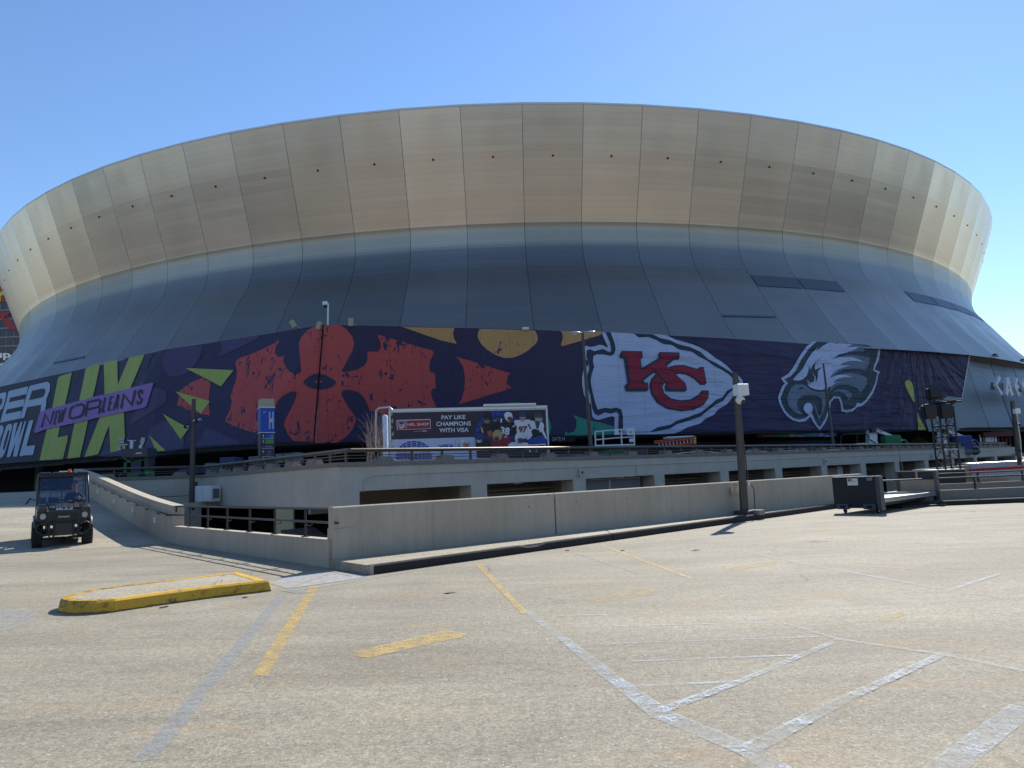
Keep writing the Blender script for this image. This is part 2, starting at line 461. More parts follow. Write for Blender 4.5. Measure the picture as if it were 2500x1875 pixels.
# ground sheets
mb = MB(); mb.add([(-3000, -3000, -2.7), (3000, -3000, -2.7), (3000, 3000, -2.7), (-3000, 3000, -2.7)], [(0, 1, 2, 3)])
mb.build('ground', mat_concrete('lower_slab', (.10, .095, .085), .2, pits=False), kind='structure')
kr = G(2500, 1228)
deckpoly = [(-90, -60), (90, -60), (90, 26.2), (kr.x, kr.y), (G(2140, 1230).x, G(2140, 1230).y), (wall_b.x + .25, wall_b.y + .1), (wall_a.x, wall_a.y + .05), (low_a.x, low_a.y + .05), (low_b.x, low_b.y + .05), (low_b.x - .3, low_b.y + .6), (-17, 27), (-90, 27)]
mb = MB()
# fine grid is not needed: one flat slab
mb.prism(deckpoly, -.35, 0.0)
mb.build('parking_deck', M_deck, kind='structure')
# right-hand far deck beyond the stepped walls
fd = [(G(2300, 1180, .3).x - .5, 29.6), (95, 29.6), (95, 62), (40, 49), (G(2242, 1172, .3).x, 38.5)]
MB().prism(fd, -.2, .3).build('far_deck', M_walk, kind='structure')

# ramp up to the plaza (left)
L0 = [Vector((ramp_foot.x, ramp_foot.y, .004)), V(0, 1340, 21.6), Vector((-34, 8, 0))]
L1 = [Vector((A.x, A.y, 1.86)), V(0, 1204.5, 40.0), Vector((-60, 36, 1.86))]
mb = MB(); vs = []; NS = 14
for i in range(NS + 1):
    t = i / NS
    e = t * t * (3 - 2 * t) * .35 + t * .65
    for a, b2 in zip(L0, L1):
        p = a.lerp(b2, t); p.z = .004 + e * 1.85
        vs.append(p)
fs = [(i * 3 + k, i * 3 + k + 1, (i + 1) * 3 + k + 1, (i + 1) * 3 + k) for i in range(NS) for k in range(2)]
mb.add(vs, fs)
mb.build('ramp', mat_ground('ramp_concrete', rust=False, light=1.3), kind='structure')
def rampz(t): return .004 + (t * t * (3 - 2 * t) * .35 + t * .65) * 1.85

# unseen city blocks, added so the metal siding mirrors them instead of bright horizon
mb = MB(); rs_ = random.Random(11)
for i in range(30):
    az = R(68 + i * 7.6); d = rs_.uniform(190, 300); h = rs_.choice([14, 20, 26, 34, 45, 60, 30])
    mb.box((d * math.sin(az), d * math.cos(az), h / 2 - 3), (rs_.uniform(26, 46), rs_.uniform(22, 34), h), -az, mi=i % 3)
    for k in range(int(h / 4)):
        mb.box((d * math.sin(az), d * math.cos(az), k * 4 + 1), (rs_.uniform(47, 48), rs_.uniform(35, 36), .5), -az, mi=2)
mb.build('added_city_blocks', [mat('added_block_stone', (.30, .27, .23), .8, 0, .2, .1), mat('added_block_brick', (.20, .14, .11), .8, 0, .2, .1), mat('added_block_glass', (.08, .10, .12), .3, 0, .2, .1)], kind='structure')

# plaza deck slab
bk = -outn * .3
pp = [(-110, 36.5), (L1[1].x, L1[1].y), (A.x, A.y + .1), (B.x + .1, B.y + .35), (C0.x + .3, C0.y + .5), (Dn.x + bk.x, Dn.y + bk.y), (Dn.x + 60, Dn.y - 8), (200, 120), (200, 330), (-200, 330), (-200, 60)]
MB().prism(pp, 1.5, 1.86).build('plaza_deck', mat_concrete('plaza_paving', (.30, .275, .24), .1, pits=False), kind='structure')

# sidewalk in front of the tall parapet
t0 = thing('sidewalk', 'raised concrete walk with black dirty kerb along the grey parapet', 'sidewalk', (kerb_a.x, kerb_a.y, 0))
ka, kb = kerb_a, kerb_b
wa = Vector((low_a.x, low_a.y, 0)); wb = Vector((wall_b.x, wall_b.y, 0))
def kl(t, off=0, base=None):
    p = ka.lerp(kb, t); d = (kb - ka).normalized(); nn = Vector((-d.y, d.x, 0))
    return p + nn * off
def wl(t): return wa.lerp(wb, t)
jt = .345
for i, (s0, s1) in enumerate(((0, jt - .0008), (jt + .0008, 1.0))):
    q = [kl(s0, .06), kl(s1, .06), wl(s1), wl(s0)]
    MB().prism([(p.x, p.y) for p in q], .005, .165).build('slab', M_walk, t0, True)
    n = 24; mb = MB()
    ra = random.Random(5 + i)
    prev = None
    for k in range(n + 1):
        s = s0 + (s1 - s0) * k / n
        chip = 0.0
        if abs(s - .205) < .016: chip = .05
        a = kl(s); a2 = kl(s, .12)
        cur = [Vector((a.x, a.y, 0)), Vector((a.x, a.y, .145 - chip + ra.uniform(-.004, .004))), Vector((a.x, a.y, 0)) + (a2 - a) * .2 + Vector((0, 0, .17 - chip)), Vector((a2.x, a2.y, .169 - chip * .2))]
        if prev: mb.add(prev + cur, [(0, 1, 5, 4), (1, 2, 6, 5), (2, 3, 7, 6)], 0)
        prev = cur
    ob = mb.build('kerb', [M_dirty], t0, True)
# left end face of the walk
MB().wallseg(kl(0), wl(0), .004, .163, .004, .163, .06, -1).build('end_face', M_conc, t0, True)

# ---- tall parapet
t0 = thing('parapet_wall', 'long waist-high grey concrete parapet running away to the right behind the kerb', 'wall', (wall_a.x, wall_a.y, .15))
def wseg(name, s0, s1, z0=.14, th=.22, m=None):
    a = Vector((wall_a.x, wall_a.y, 0)).lerp(wb, s0); b = Vector((wall_a.x, wall_a.y, 0)).lerp(wb, s1)
    d = (b - a).normalized(); nn = Vector((-d.y, d.x, 0))
    mb = MB(); c = .02
    prof = [(0, z0), (0, H1 - c), (c, H1), (th - c, H1), (th, H1 - c), (th, z0)]
    pts = [[p + nn * o + Vector((0, 0, z - p.z)) for o, z in prof] for p in (a, b)]
    n = len(prof)
    mb.add(pts[0] + pts[1], [(i, (i + 1) % n, n + (i + 1) % n, n + i) for i in range(n)] + [tuple(range(n))[::-1], tuple(range(n, 2 * n))])
    return mb.build(name, m or M_conc, t0, True)
s_j = (G(1337, 1305, .15) - Vector((wall_a.x, wall_a.y, 0))).length / (wb - wall_a).length
wseg('panel', 0, s_j - .0012); wseg('panel', s_j + .0012, 1.0)

# ---- low kerb wall with railing, left of the parapet
t0 = thing('low_wall', 'knee-high concrete wall carrying the black pipe railing above the pit', 'wall', (low_a.x, low_a.y, 0))
MB().wallseg((low_a.x, low_a.y), (low_b.x, low_b.y), -.3, .55, -.3, .53, .22, -1).build('panel', M_conc, t0, True)
q = Vector((low_a.x, low_a.y, 0)); d = (wall_a - q); d.z = 0
MB().box((low_a.x + .16, low_a.y + .16, .3), (.34, .3, .9), math.atan2((wb - wa).y, (wb - wa).x)).build('pier', M_conc, t0, True)
t0 = thing('pipe_railing', 'black two-pipe handrail with curved brackets on the knee-high wall', 'railing', (low_a.x, low_a.y, .55))
ra_ = V(806, 1244, low_a.y + .1); rb_ = V(425, 1237, low_b.y + .05)
def onl(t, z): 
    p = low_a.lerp(low_b, t); d = (low_b - low_a).normalized(); nn = Vector((d.y, -d.x, 0))
    return Vector((p.x, p.y, z)) + nn * .11
MB().tube([onl(0.0, 1.14), onl(.93, 1.13), onl(1.0, 1.13)], .026).tube([onl(1.0, 1.13), onl(1.0, .95)], .026).build('top_rail', M_blackm, t0, True)
hd = Vector((.06, -.10, 0))
MB().tube([onl(-.01, .87) + hd, onl(1.0, .87) + hd, Vector((low_b.x - .25, low_b.y + .1, .87))], .024).build('hand_rail', M_blackm, t0, True)
for px in (450, 491.6, 538, 592, 652, 725):
    u = (px - 803) / (420 - 803)
    lo, hi = 0.0, 1.0
    for _ in range(30):
        m_ = (lo + hi) / 2
        p = low_a.lerp(low_b, m_); X = 1250 + FPX * p.x / p.y
        if X > px + 3: lo = m_
        else: hi = m_
    tt = (lo + hi) / 2
    MB().box(onl(tt, .845), (.045, .045, .59)).box(onl(tt, .556), (.15, .13, .014)).build('post', M_blackm, t0, True)
    b0 = onl(tt - .022, .87) + hd
    MB().tube([b0 + Vector((0, 0, -.02)), b0 + Vector((.01, 0, -.07)), b0 - hd * .5 + Vector((-.04, .03, -.085)), onl(tt, .80)], .012, 6).build('bracket', M_blackm, t0, True)
# ramp parapet with handrail and lights
t0 = thing('ramp_wall', 'sloping concrete ramp wall with sunlit top, black handrail and small white lights', 'wall', (ramp_foot.x, ramp_foot.y, 0))
ra0 = Vector((ramp_foot.x, ramp_foot.y, 0)); ra1 = Vector((A.x, A.y, 0)); rd = (ra1 - ra0).normalized(); rn = Vector((rd.y, -rd.x, 0))
if rn.y < 0: rn = -rn
mb = MB(); n = 14; th = .34
for i in range(n):
    t1, t2 = i / n, (i + 1) / n
    a = ra0.lerp(ra1, t1); b = ra0.lerp(ra1, t2)
    za, zb = rampz(t1), rampz(t2)
    mb.hexa([(a.x, a.y, -.35), (b.x, b.y, -.35), (b.x + rn.x * th, b.y + rn.y * th, -.35), (a.x + rn.x * th, a.y + rn.y * th, -.35)],
            [(a.x, a.y, za + 1.15), (b.x, b.y, zb + 1.15), (b.x + rn.x * th, b.y + rn.y * th, zb + 1.15), (a.x + rn.x * th, a.y + rn.y * th, za + 1.15)])
mb.build('panel', M_conc, t0, True)
pts = [ra0.lerp(ra1, i / 14) + Vector((0, 0, rampz(i / 14) + .87)) - rn * .1 for i in range(15)]
MB().tube([Vector((low_b.x - .02, low_b.y + .03, .87)) - rn * .1] + pts, .024).build('hand_rail', M_blackm, t0, True)
for i in range(1, 14):
    p = ra0.lerp(ra1, i / 13.5); z = rampz(i / 13.5) + .87
    MB().tube([Vector((p.x, p.y, z - .09)), Vector((p.x, p.y, z - .09)) - rn * .09, Vector((p.x, p.y, z - .01)) - rn * .1], .016, 6).build('bracket', M_blackm, t0, True)
for tt in (.10, .26, .43, .62):
    p = ra0.lerp(ra1, tt); z = rampz(tt) + .52
    MB().box(Vector((p.x, p.y, z)) - rn * .03, (.13, .07, .2), math.atan2(rd.y, rd.x), bev=.01).build('wall_light', M_white, t0, True)

# ---- stepped low walls and railings at the right edge
for (zz0, zt, y0, dpt, lab, xl) in ((0, .155, 25.9, .75, 'dark street-level kerb step at the right edge below both low walls', 2137), (.0, .50, 26.75, .25, 'front one of two low walls behind the flat cart, carrying the nearer pipe rail', 2137), (.2, .64, 29.2, .25, 'rear one of two low walls, in front of the stacked barriers', 2215)):
    xa = V(xl, 1200, y0).x; xb = 60
    o = MB().box(((xa + xb) / 2, y0 + dpt / 2, (zz0 + zt) / 2), (xb - xa, dpt, zt - zz0), bev=.015).build('low_wall', M_dirty if zt < .2 else M_inner)
    tag(o, lab, 'kerb' if zt < .2 else 'wall')
for (y0, zb, zt, xl, px_posts, lab) in ((26.87, .5, .93, 2137, (2152, 2378.5, 2612, 2850), 'thin black pipe rail on the front low wall at the right'), (29.3, .64, 1.04, 2287, (2388, 2497, 2612), 'thin black pipe rail on the rear low wall before the barriers')):
    t0 = thing('pipe_railing', lab, 'railing', (V(xl, 1160, y0).x, y0, zb))
    xa = V(xl, 1160, y0).x
    MB().tube([(xa, y0, zt), (60, y0, zt)], .027).build('top_rail', M_blackm, t0, True)
    for px in px_posts:
        x = V(px, 1170, y0).x
        MB().box((x, y0, (zb + zt) / 2), (.06, .04, zt - zb)).box((x, y0, zb + .01), (.14, .12, .016)).build('post', M_blackm, t0, True)
# back parapet of the far deck
wa2 = V(2240, 1150, 38.3); wb2 = V(2500, 1131, 50)
wb3 = wa2 + (wb2 - wa2) * 3
t0 = MB().wallseg(wa2, wb3, .0, 1.12, .0, 1.12 + .55, .25, 1).build('parapet_wall', M_conc)
tag(t0, 'pale parapet behind the stacked crowd barriers at the right', 'wall')

# ================================================================== PLAZA WALL
t0 = thing('plaza_wall', 'beige concrete plaza edge wall with recessed openings and pebbled coping', 'wall', (C0.x, C0.y, 0))
TH = .9
def P(n, off=0.0, z=0.0): 
    p = P0 + bayv * n - outn * off
    return Vector((p.x, p.y, z))
# solid first length and continuous beam over the openings
def block(n0, n1, o0, o1, z0a, z0b, z1a, z1b):
    return [P(n0, o0, z0a), P(n1, o0, z0b), P(n1, o1, z0b), P(n0, o1, z0a)], [P(n0, o0, z1a), P(n1, o0, z1b), P(n1, o1, z1b), P(n0, o1, z1a)]
MB().hexa(*block(-.135, 0, 0, TH, .68, .68, ztop(0), ztop(0))).build('panel', M_conc2, t0, True)
for k in range(13):
    MB().hexa(*block(k, k + 1, 0, TH, zbeam(k), zbeam(k + 1), ztop(k), ztop(k + 1))).build('beam', M_conc2, t0, True)
    MB().hexa(*block(k + .86, k + 1.0, .002, TH, -2.7, -2.7, zbeam(k) + .03, zbeam(k) + .03)).build('pillar', M_conc2, t0, True)
    # deep concrete upstand seen through the opening
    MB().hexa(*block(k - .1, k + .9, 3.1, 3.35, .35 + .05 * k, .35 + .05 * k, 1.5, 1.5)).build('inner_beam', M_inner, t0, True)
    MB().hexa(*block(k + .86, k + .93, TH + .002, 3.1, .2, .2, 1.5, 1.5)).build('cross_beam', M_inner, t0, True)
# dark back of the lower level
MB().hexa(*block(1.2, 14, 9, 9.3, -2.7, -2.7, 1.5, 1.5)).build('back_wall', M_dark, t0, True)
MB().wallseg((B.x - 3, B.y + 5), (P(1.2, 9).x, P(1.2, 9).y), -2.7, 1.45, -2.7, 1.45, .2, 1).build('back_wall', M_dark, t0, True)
# left and middle fascia
def fas(a, b, z0, z1a, z1b, name='panel'):
    return MB().wallseg(a, b, z0, z1a, z0, z1b, .5, 1 if (b - a).x < 0 else 1).build(name, M_conc2, t0, True)
Cc = P(-.135)
fas(B, Cc, .66, 2.30, 2.30)
fas(A, B, -2.7, 2.30, 2.30)
MB().wallseg(V(395, 1200, 38.6), V(530, 1200, 41.6), .62, .9, .62, .9, .3, 1).build('ledge', M_conc2, t0, True)
mb = MB(); pa = A + Vector((0, -.01, 0)); 
mb.wallseg(A + Vector((.05, -.02, 0)), B + Vector((-.05, -.02, 0)), 1.25, 1.275, 1.25, 1.275, .01, -1)
mb.build('joint_line', M_dark, t0, True)
# coping with upstand blocks
def coping(a, b, za, zb, nblk, f0=.0, w=.42):
    d = (b - a).normalized(); n_ = Vector((d.y, -d.x, 0))
    if n_.y > 0: n_ = -n_
    L = (b - a).length
    mb = MB()
    a1 = a + n_ * .06; b1 = b + n_ * .06; a2 = a - n_ * w; b2 = b - n_ * w
    mb.hexa([(a1.x, a1.y, za), (b1.x, b1.y, zb), (b2.x, b2.y, zb), (a2.x, a2.y, za)], [(a1.x, a1.y, za + .17), (b1.x, b1.y, zb + .17), (b2.x, b2.y, zb + .17), (a2.x, a2.y, za + .17)])
    mb.build('coping', M_agg, t0, True)
    for s in nblk:
        c = a.lerp(b, s); z = za + (zb - za) * s + .168
        hw, hw2 = .42, .26
        lo = [c - d * hw + n_ * .05, c + d * hw + n_ * .05, c + d * hw - n_ * w, c - d * hw - n_ * w]
        hi = [c - d * hw2 + n_ * .04, c + d * hw2 + n_ * .04, c + d * hw2 - n_ * w, c - d * hw2 - n_ * w]
        MB().hexa([(p.x, p.y, z) for p in lo], [(p.x, p.y, z + .22) for p in hi]).build('coping_block', M_agg, t0, True)
nn_ = [(.184 + .4815 * i) for i in range(26)]
coping(Cc, P(12.75), ztop(0), ztop(12.75), [(n + .135) / 12.885 for n in nn_ if n < 12.7])
coping(A, B, 2.30, 2.30, [.25, .82]); coping(B, Cc, 2.30, 2.30, [.07, .2, .33, .46, .59, .72, .85])
# surface conduits, speakers
def conduit(pts, r=.022):
    mb = MB(); mb.tube(pts, r, 6); return mb.build('conduit', M_conc2, t0, True)
zc = lambda n: zbeam(n) + .62
conduit([P(.03, -.02, 1.25), P(.03, -.02, zc(0) - .25), P(.08, -.02, zc(0) - .05), P(.14, -.02, zc(0))] + [P(i * .5, -.02, zc(i * .5)) for i in range(1, 25)])
conduit([P(2.62, -.03, zc(2.6)), P(2.62, -.03, zbeam(2.6) + .02), P(2.52, -.03, zbeam(2.6) - .01)])
conduit([P(9.15, -.03, zc(9.15)), P(9.15, -.03, zbeam(9))]); conduit([P(8.02, -.04, ztop(8)), P(8.05, -.04, zbeam(8)), P(8.1, -.04, 0)], .03)
for n in (1.93, 5.93, 9.1):
    MB().box(P(n, -.09, zc(n) - .28), (.2, .16, .36), math.atan2(bayv.y, bayv.x), bev=.01).box(P(n + .01, -.18, zc(n) - .28), (.09, .02, .13), math.atan2(bayv.y, bayv.x), mi=1).build('speaker_box', [M_conc2, M_dark], t0, True)
for n in (1.35, 2.5):
    MB().box(P(n, .5, zbeam(n) - .04), (.5, .12, .05), math.atan2(bayv.y, bayv.x)).build('strip_light', M_white, t0, True)
for k, (o1_, z_) in enumerate(((1.6, .95), (1.9, .75), (2.4, 1.0))):
    MB().tube([P(.92, o1_, z_), P(12.8, o1_, z_ + .3)], .05 + .02 * k, 6).build('ceiling_pipe', M_inner, t0, True)
for k in range(1, 13):
    MB().cyl(P(k + .55, 1.9, .7), P(k + .55, 1.9, 1.5), .03, n=6).build('pipe_hanger', M_brown, t0, True)
# furniture seen through the openings
ang = math.atan2(bayv.y, bayv.x)
M_ply = mat('plywood', (.42, .30, .20), .7, 0, .15, 2, grime=.3)
M_yel = mat('yellow_paint', (.62, .44, .03), .6, 0, .15, 3, grime=.4)
M_cream = mat('cream_paint', (.50, .47, .30), .7, 0, .08, 1, grime=.15)
M_scr = mat('grey_screen', (.16, .16, .165), .6, 0, .12, 10)
def inn(name, n0, n1, off, z0, z1, m, lab, cat):
    c = P((n0 + n1) / 2, off, (z0 + z1) / 2)
    o = MB().box(c, ((n1 - n0) * bayv.length, .12, z1 - z0), ang, bev=.01).build(name, m); tag(o, lab, cat)
inn('plywood_sheet', 4.02, 4.30, 1.4, -.4, 1.25, M_ply, 'plywood sheet in the opening left of the camera pole', 'panel')
inn('plywood_sheet', 6.1, 6.35, 1.3, -.4, 1.30, M_ply, 'left brown sheet in the opening above the black cart end', 'panel')
inn('plywood_sheet', 6.37, 6.60, 1.3, -.4, 1.30, M_ply, 'middle brown sheet in the opening above the black cart end', 'panel')
inn('white_sheet', 6.62, 6.76, 1.25, -.4, 1.36, M_white, 'white board leaning beside two brown sheets in the opening', 'panel')
t1 = thing('louvre_screen', 'grey mesh screen in a metal frame filling the third opening', 'screen', P(2.02, .5, .4))
for a_, b_ in ((2.02, 2.34), (2.36, 2.75)):
    MB().box(P((a_ + b_) / 2, .5, .82), ((b_ - a_) * bayv.length, .06, .85), ang).build('mesh_panel', M_scr, t1, True)
MB().box(P(2.35, .47, .8), (.1, .1, .95), ang).box(P(2.38, .47, .36), (4.9, .1, .1), ang).box(P(2.38, .47, 1.27), (4.9, .1, .05), ang).build('frame', M_conc2, t1, True)
for (n, w_, lab) in ((.18, .55, 'yellow painted block low in the first opening'), (1.2, .4, 'yellow painted block low in the second opening')):
    o = MB().box(P(n + .1, 4.2, .28), (w_ * 2, .4, .5), ang).build('yellow_block', M_yel); tag(o, lab, 'barrier')
o = MB().box(P(.35, 2.2, .1), (4.5, .25, .5), ang).build('cream_beam', M_cream); tag(o, 'long cream beam seen low inside the first opening', 'beam')
cp = V(697, 1275, 32.5)
o = MB().box((cp.x, cp.y, -1.0), (.75, .75, 3.3), R(12), bev=.02).build('yellow_column', M_cream); tag(o, 'pale yellow square column in the pit behind the pipe railing', 'column')
o = MB().box((V(770, 1290, 30).x, 30, -.75), (3.2, 2.0, .5), R(20)).box((V(745, 1290, 31).x, 31, -.45), (1.6, 1.2, .1), R(50), M=Matrix.Rotation(R(20), 4, 'X')).build('tarp_pile', mat('dark_tarp', (.06, .045, .035), .8, 0, .3, 1)); tag(o, 'heap of brown tarpaulin and sheets in the pit right of the yellow column', 'tarp')

# plaza railing
t0 = thing('plaza_railing', 'long bronze guard rail along the plaza edge above the pebbled coping', 'railing', (C0.x, C0.y, 2.5))
def railrun(a, b, za, zb, posts, capw=.16, m=M_brown):
    d = (b - a).normalized(); rzz = math.atan2(d.y, d.x); nn2 = Vector((-d.y, d.x, 0)) * .1
    if nn2.y < 0: nn2 = -nn2
    a = a + nn2; b = b + nn2
    def bar(dz, w, h, nm, mm):
        mb = MB(); n_ = Vector((-d.y, d.x, 0)) * w / 2
        mb.hexa([Vector((p.x, p.y, z + dz)) + s for p, z, s in ((a, za, -n_), (b, zb, -n_), (b, zb, n_), (a, za, n_))], [Vector((p.x, p.y, z + dz + h)) + s for p, z, s in ((a, za, -n_), (b, zb, -n_), (b, zb, n_), (a, za, n_))])
        mb.build(nm, mm, t0, True)
    mb = MB(); mb.tube([Vector((a.x, a.y, za)), Vector((b.x, b.y, zb))], .085, 12); mb.build('top_rail', m, t0, True)
    bar(-.22, .04, .035, 'lower_rail', M_brown); bar(-.34, .04, .035, 'lower_rail', M_brown)
    for s in posts:
        p = a.lerp(b, s); z = za + (zb - za) * s
        MB().box((p.x, p.y, z - .27), (.11, .07, .46), rzz).build('post', M_brown, t0, True)
railrun(P(-.07), P(12.6), zrail(0), zrail(12.6), [(.153 + .2407 * i + .07) / 12.67 for i in range(52) if .153 + .2407 * i < 12.55])
railrun(A, B, 2.95, 2.95, [.03, .3, .58, .86])
railrun(B, P(-.08), 2.95, 2.95, [.06 + .077 * i for i in range(13)])
o = MB().tube([P(3.1 + .12 * i, .05, 2.52 + .14 * abs(math.sin(i * .42))) for i in range(36)], .02, 6).build('white_cable', M_white); tag(o, 'white cable draped in loops along the plaza coping', 'cable')
o = MB().box(P(7.05, .3, 3.1), (1.6, .35, .12), ang).build('white_plank', M_white); tag(o, 'short white plank lying on the plaza rail', 'plank')

# ================================================================== STADIUM
DC = Vector((-2.405, 179.18, 0)); DA = R(3.75); A0 = R(-46.13)
PROF = [(104.0, 42.06), (102.5, 37.6), (100.3, 31.6), (99.72, 29.9), (99.6, 28.5), (99.65, 27.2), (100.3, 25.2), (101.15, 23.8), (102.35, 22.2), (105.3, 17.9), (108.45, 14.0)]
def prof_r(z):
    # smooth through the waist
    pts = PROF
    if z >= pts[0][1]: return pts[0][0]
    for i in range(len(pts) - 1):
        (r0, z0), (r1, z1) = pts[i], pts[i + 1]
        if z1 <= z <= z0:
            t = (z0 - z) / (z0 - z1)
            if 2 <= i <= 7:
                rm, zm = pts[i - 1]; rp, zp = pts[i + 2]
                m0 = (r1 - rm) / (zm - z1) * (z0 - z1); m1 = (rp - r0) / (z0 - zp) * (z0 - z1)
                return (2*t**3-3*t*t+1)*r0 + (t**3-2*t*t+t)*m0 + (-2*t**3+3*t*t)*r1 + (t**3-t*t)*m1
            return r0 + (r1 - r0) * t
    return pts[-1][0]
def dome(a, r, z): return Vector((DC.x + r * math.sin(a), DC.y - r * math.cos(a), z))
st = thing('stadium', 'huge round stadium clad in champagne metal panels, coloured darker below for reflected sky, that flare at rim and base', 'stadium', (DC.x, DC.y, 1.86))
FAC_M = [mat_facade('champagne_siding', (.68, .60, .53), .38), mat_facade('champagne_sky_dark', (.34, .295, .25), .38)]   # one anodised metal; skirt copy coloured darker to imitate the reflected sky
zs = [42.06 - i * .645 for i in range(16)] + [31.9 - i * .3 for i in range(23)] + [24.8 - i * .645 for i in range(17)] + [14.0]
GAP = .022
def facet_mesh(z_list, rf, gap=GAP, thick=.18):
    mb = MB(); rows = []
    for z in z_list:
        r = rf(z); L = r * math.cos(DA / 2); hw = r * math.sin(DA / 2) - gap
        rows.append((Vector((-hw, -L, z)), Vector((hw, -L, z)), Vector((-hw, -L + thick, z)), Vector((hw, -L + thick, z))))
    for a, b in zip(rows, rows[1:]):
        mb.add([b[0], b[1], a[1], a[0]], [(0, 1, 2, 3)])
        mb.add([b[2], b[0], a[0], a[2]], [(0, 1, 2, 3)]); mb.add([b[1], b[3], a[3], a[1]], [(0, 1, 2, 3)])
    return mb
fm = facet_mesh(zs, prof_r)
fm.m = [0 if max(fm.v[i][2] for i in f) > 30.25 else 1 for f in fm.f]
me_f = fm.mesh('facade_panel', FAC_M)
rk = random.Random(4)
ctr = parent_world(st).inverted() @ Matrix.Translation(DC)
mv = MB()
v0 = Vector((0, -prof_r(36.9) * math.cos(DA / 2) - .02, 36.9)); dn = Vector((0, -1, -.33)).normalized()
mv.cyl(v0 - dn * .02, v0 + dn * .05, .125, n=10); me_v = mv.mesh('vent', M_dark)
M_louv = mat('louvre_dark', (.13, .145, .17), .5, .6, .08, 3)
def louvre_mesh(z0, z1):
    mb = MB()
    rows = []
    zl = [z1 - (z1 - z0) * i / 6 for i in range(7)]
    for z in zl:
        r = prof_r(z) + .06; L = r * math.cos(DA / 2); hw = r * math.sin(DA / 2) - .14
        rows.append((Vector((-hw, -L, z)), Vector((hw, -L, z))))
    for a, b in zip(rows, rows[1:]): mb.add([b[0], b[1], a[1], a[0]], [(0, 1, 2, 3)])
    return mb.mesh('louvre', M_louv)
lv1 = louvre_mesh(22.2, 23.8); lv2 = louvre_mesh(17.75, 18.0)
lv_at = {17: lv1, 18: lv1, 21: lv1, 22: lv1, 23: lv1, 24: lv1, 25: lv1, 16: lv2, 4: lv2}
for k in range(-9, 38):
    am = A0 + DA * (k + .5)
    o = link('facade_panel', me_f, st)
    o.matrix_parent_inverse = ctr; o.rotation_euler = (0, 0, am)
    c = link('vent', me_v, o)
    if k in lv_at: link('louvre', lv_at[k], o)
# everything the panels hang on: inner skin, roof, rim, rear cladding
mb = MB(); N = 96
ring = lambda z, dr: [dome(A0 + DA * (i + .0), prof_r(z) - dr, z) for i in range(N)]
zz = [42.0, 36, 30, 28.5, 27, 25.2, 23.8, 22.2, 18, 14.0]
rg = [ring(z, .3) for z in zz]
vs = [v for g in rg for v in g]
fs = [(i * N + k, i * N + (k + 1) % N, (i + 1) * N + (k + 1) % N, (i + 1) * N + k) for i in range(len(zz) - 1) for k in range(N)]
mb.add(vs, fs); mb.build('inner_skin', mat('skin_grey', (.12, .12, .12), .7), st, True)
mb = MB(); vs = []; fs = []; rr = [(103.98, 42.1), (103.9, 42.35), (100, 42.35), (96, 42.6), (70, 52), (35, 60), (1, 63)]
for r, z in rr: vs += [dome(A0 + DA * i, r, z) for i in range(N)]
fs = [(i * N + k, i * N + (k + 1) % N, (i + 1) * N + (k + 1) % N, (i + 1) * N + k) for i in range(len(rr) - 1) for k in range(N)]
mb.add(vs, fs); mb.build('roof', mat('white_roof', (.7, .7, .68), .6), st, True)
mb = MB()
for k in list(range(38, 87)):
    a1, a2 = A0 + DA * k, A0 + DA * (k + 1)
    for z1, z2 in ((42.06, 30), (30, 28.5), (28.5, 25.2), (25.2, 22.2), (22.2, 14)):
        mb.add([dome(a1, prof_r(z2), z2), dome(a2, prof_r(z2), z2), dome(a2, prof_r(z1), z1), dome(a1, prof_r(z1), z1)], [(0, 1, 2, 3)])
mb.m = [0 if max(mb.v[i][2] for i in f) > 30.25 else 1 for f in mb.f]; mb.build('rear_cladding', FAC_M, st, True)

# ---- podium wall (behind the wrap banner), from the photo's bearings at two known levels
TOPPX = [(-160, 985), (0, 945), (75, 929), (150, 913), (280, 885), (400, 855), (520, 837), (640, 818), (790, 793), (900, 795), (1060, 799), (1180, 802), (1300, 805), (1460, 812), (1610, 818), (1700, 822), (1800, 828), (1900, 834.5), (2000, 842), (2100, 848.5), (2200, 855), (2290, 861), (2365, 867)]
BOTPX = [(-200, 1150), (0, 1135), (220, 1118), (430, 1100), (625, 1086), (767, 1079), (900, 1077), (1100, 1072), (1300, 1066), (1500, 1062), (1700, 1058), (1900, 1053), (2100, 1052), (2330, 1049), (2500, 1045)]
def interp(tab, x):
    if x <= tab[0][0]: (x0, y0), (x1, y1) = tab[0], tab[1]
    elif x >= tab[-1][0]: (x0, y0), (x1, y1) = tab[-2], tab[-1]
    else:
        for (x0, y0), (x1, y1) in zip(tab, tab[1:]):
            if x0 <= x <= x1: break
    return y0 + (y1 - y0) * (x - x0) / (x1 - x0)
ZT, ZB = 14.12, 4.93
def bshift(x): return interp([(0, -30), (790, -23), (2365, 50)], x)
NODES = []
for x, y in TOPPX:
    xb = x + bshift(x); yb = interp(BOTPX, xb)
    NODES.append((Vector((x, y)), Vector((xb, yb)), G(x, y, ZT), G(xb, yb, ZB)))
def unit_out(i):
    T, Bv = NODES[i][2], NODES[i][3]
    a = NODES[max(i - 1, 0)][2] if i != 8 else NODES[7][2]; b = NODES[min(i + 1, len(NODES) - 1)][2]
    d = (b - a); d.z = 0; d.normalize()
    return Vector((d.y, -d.x, 0))
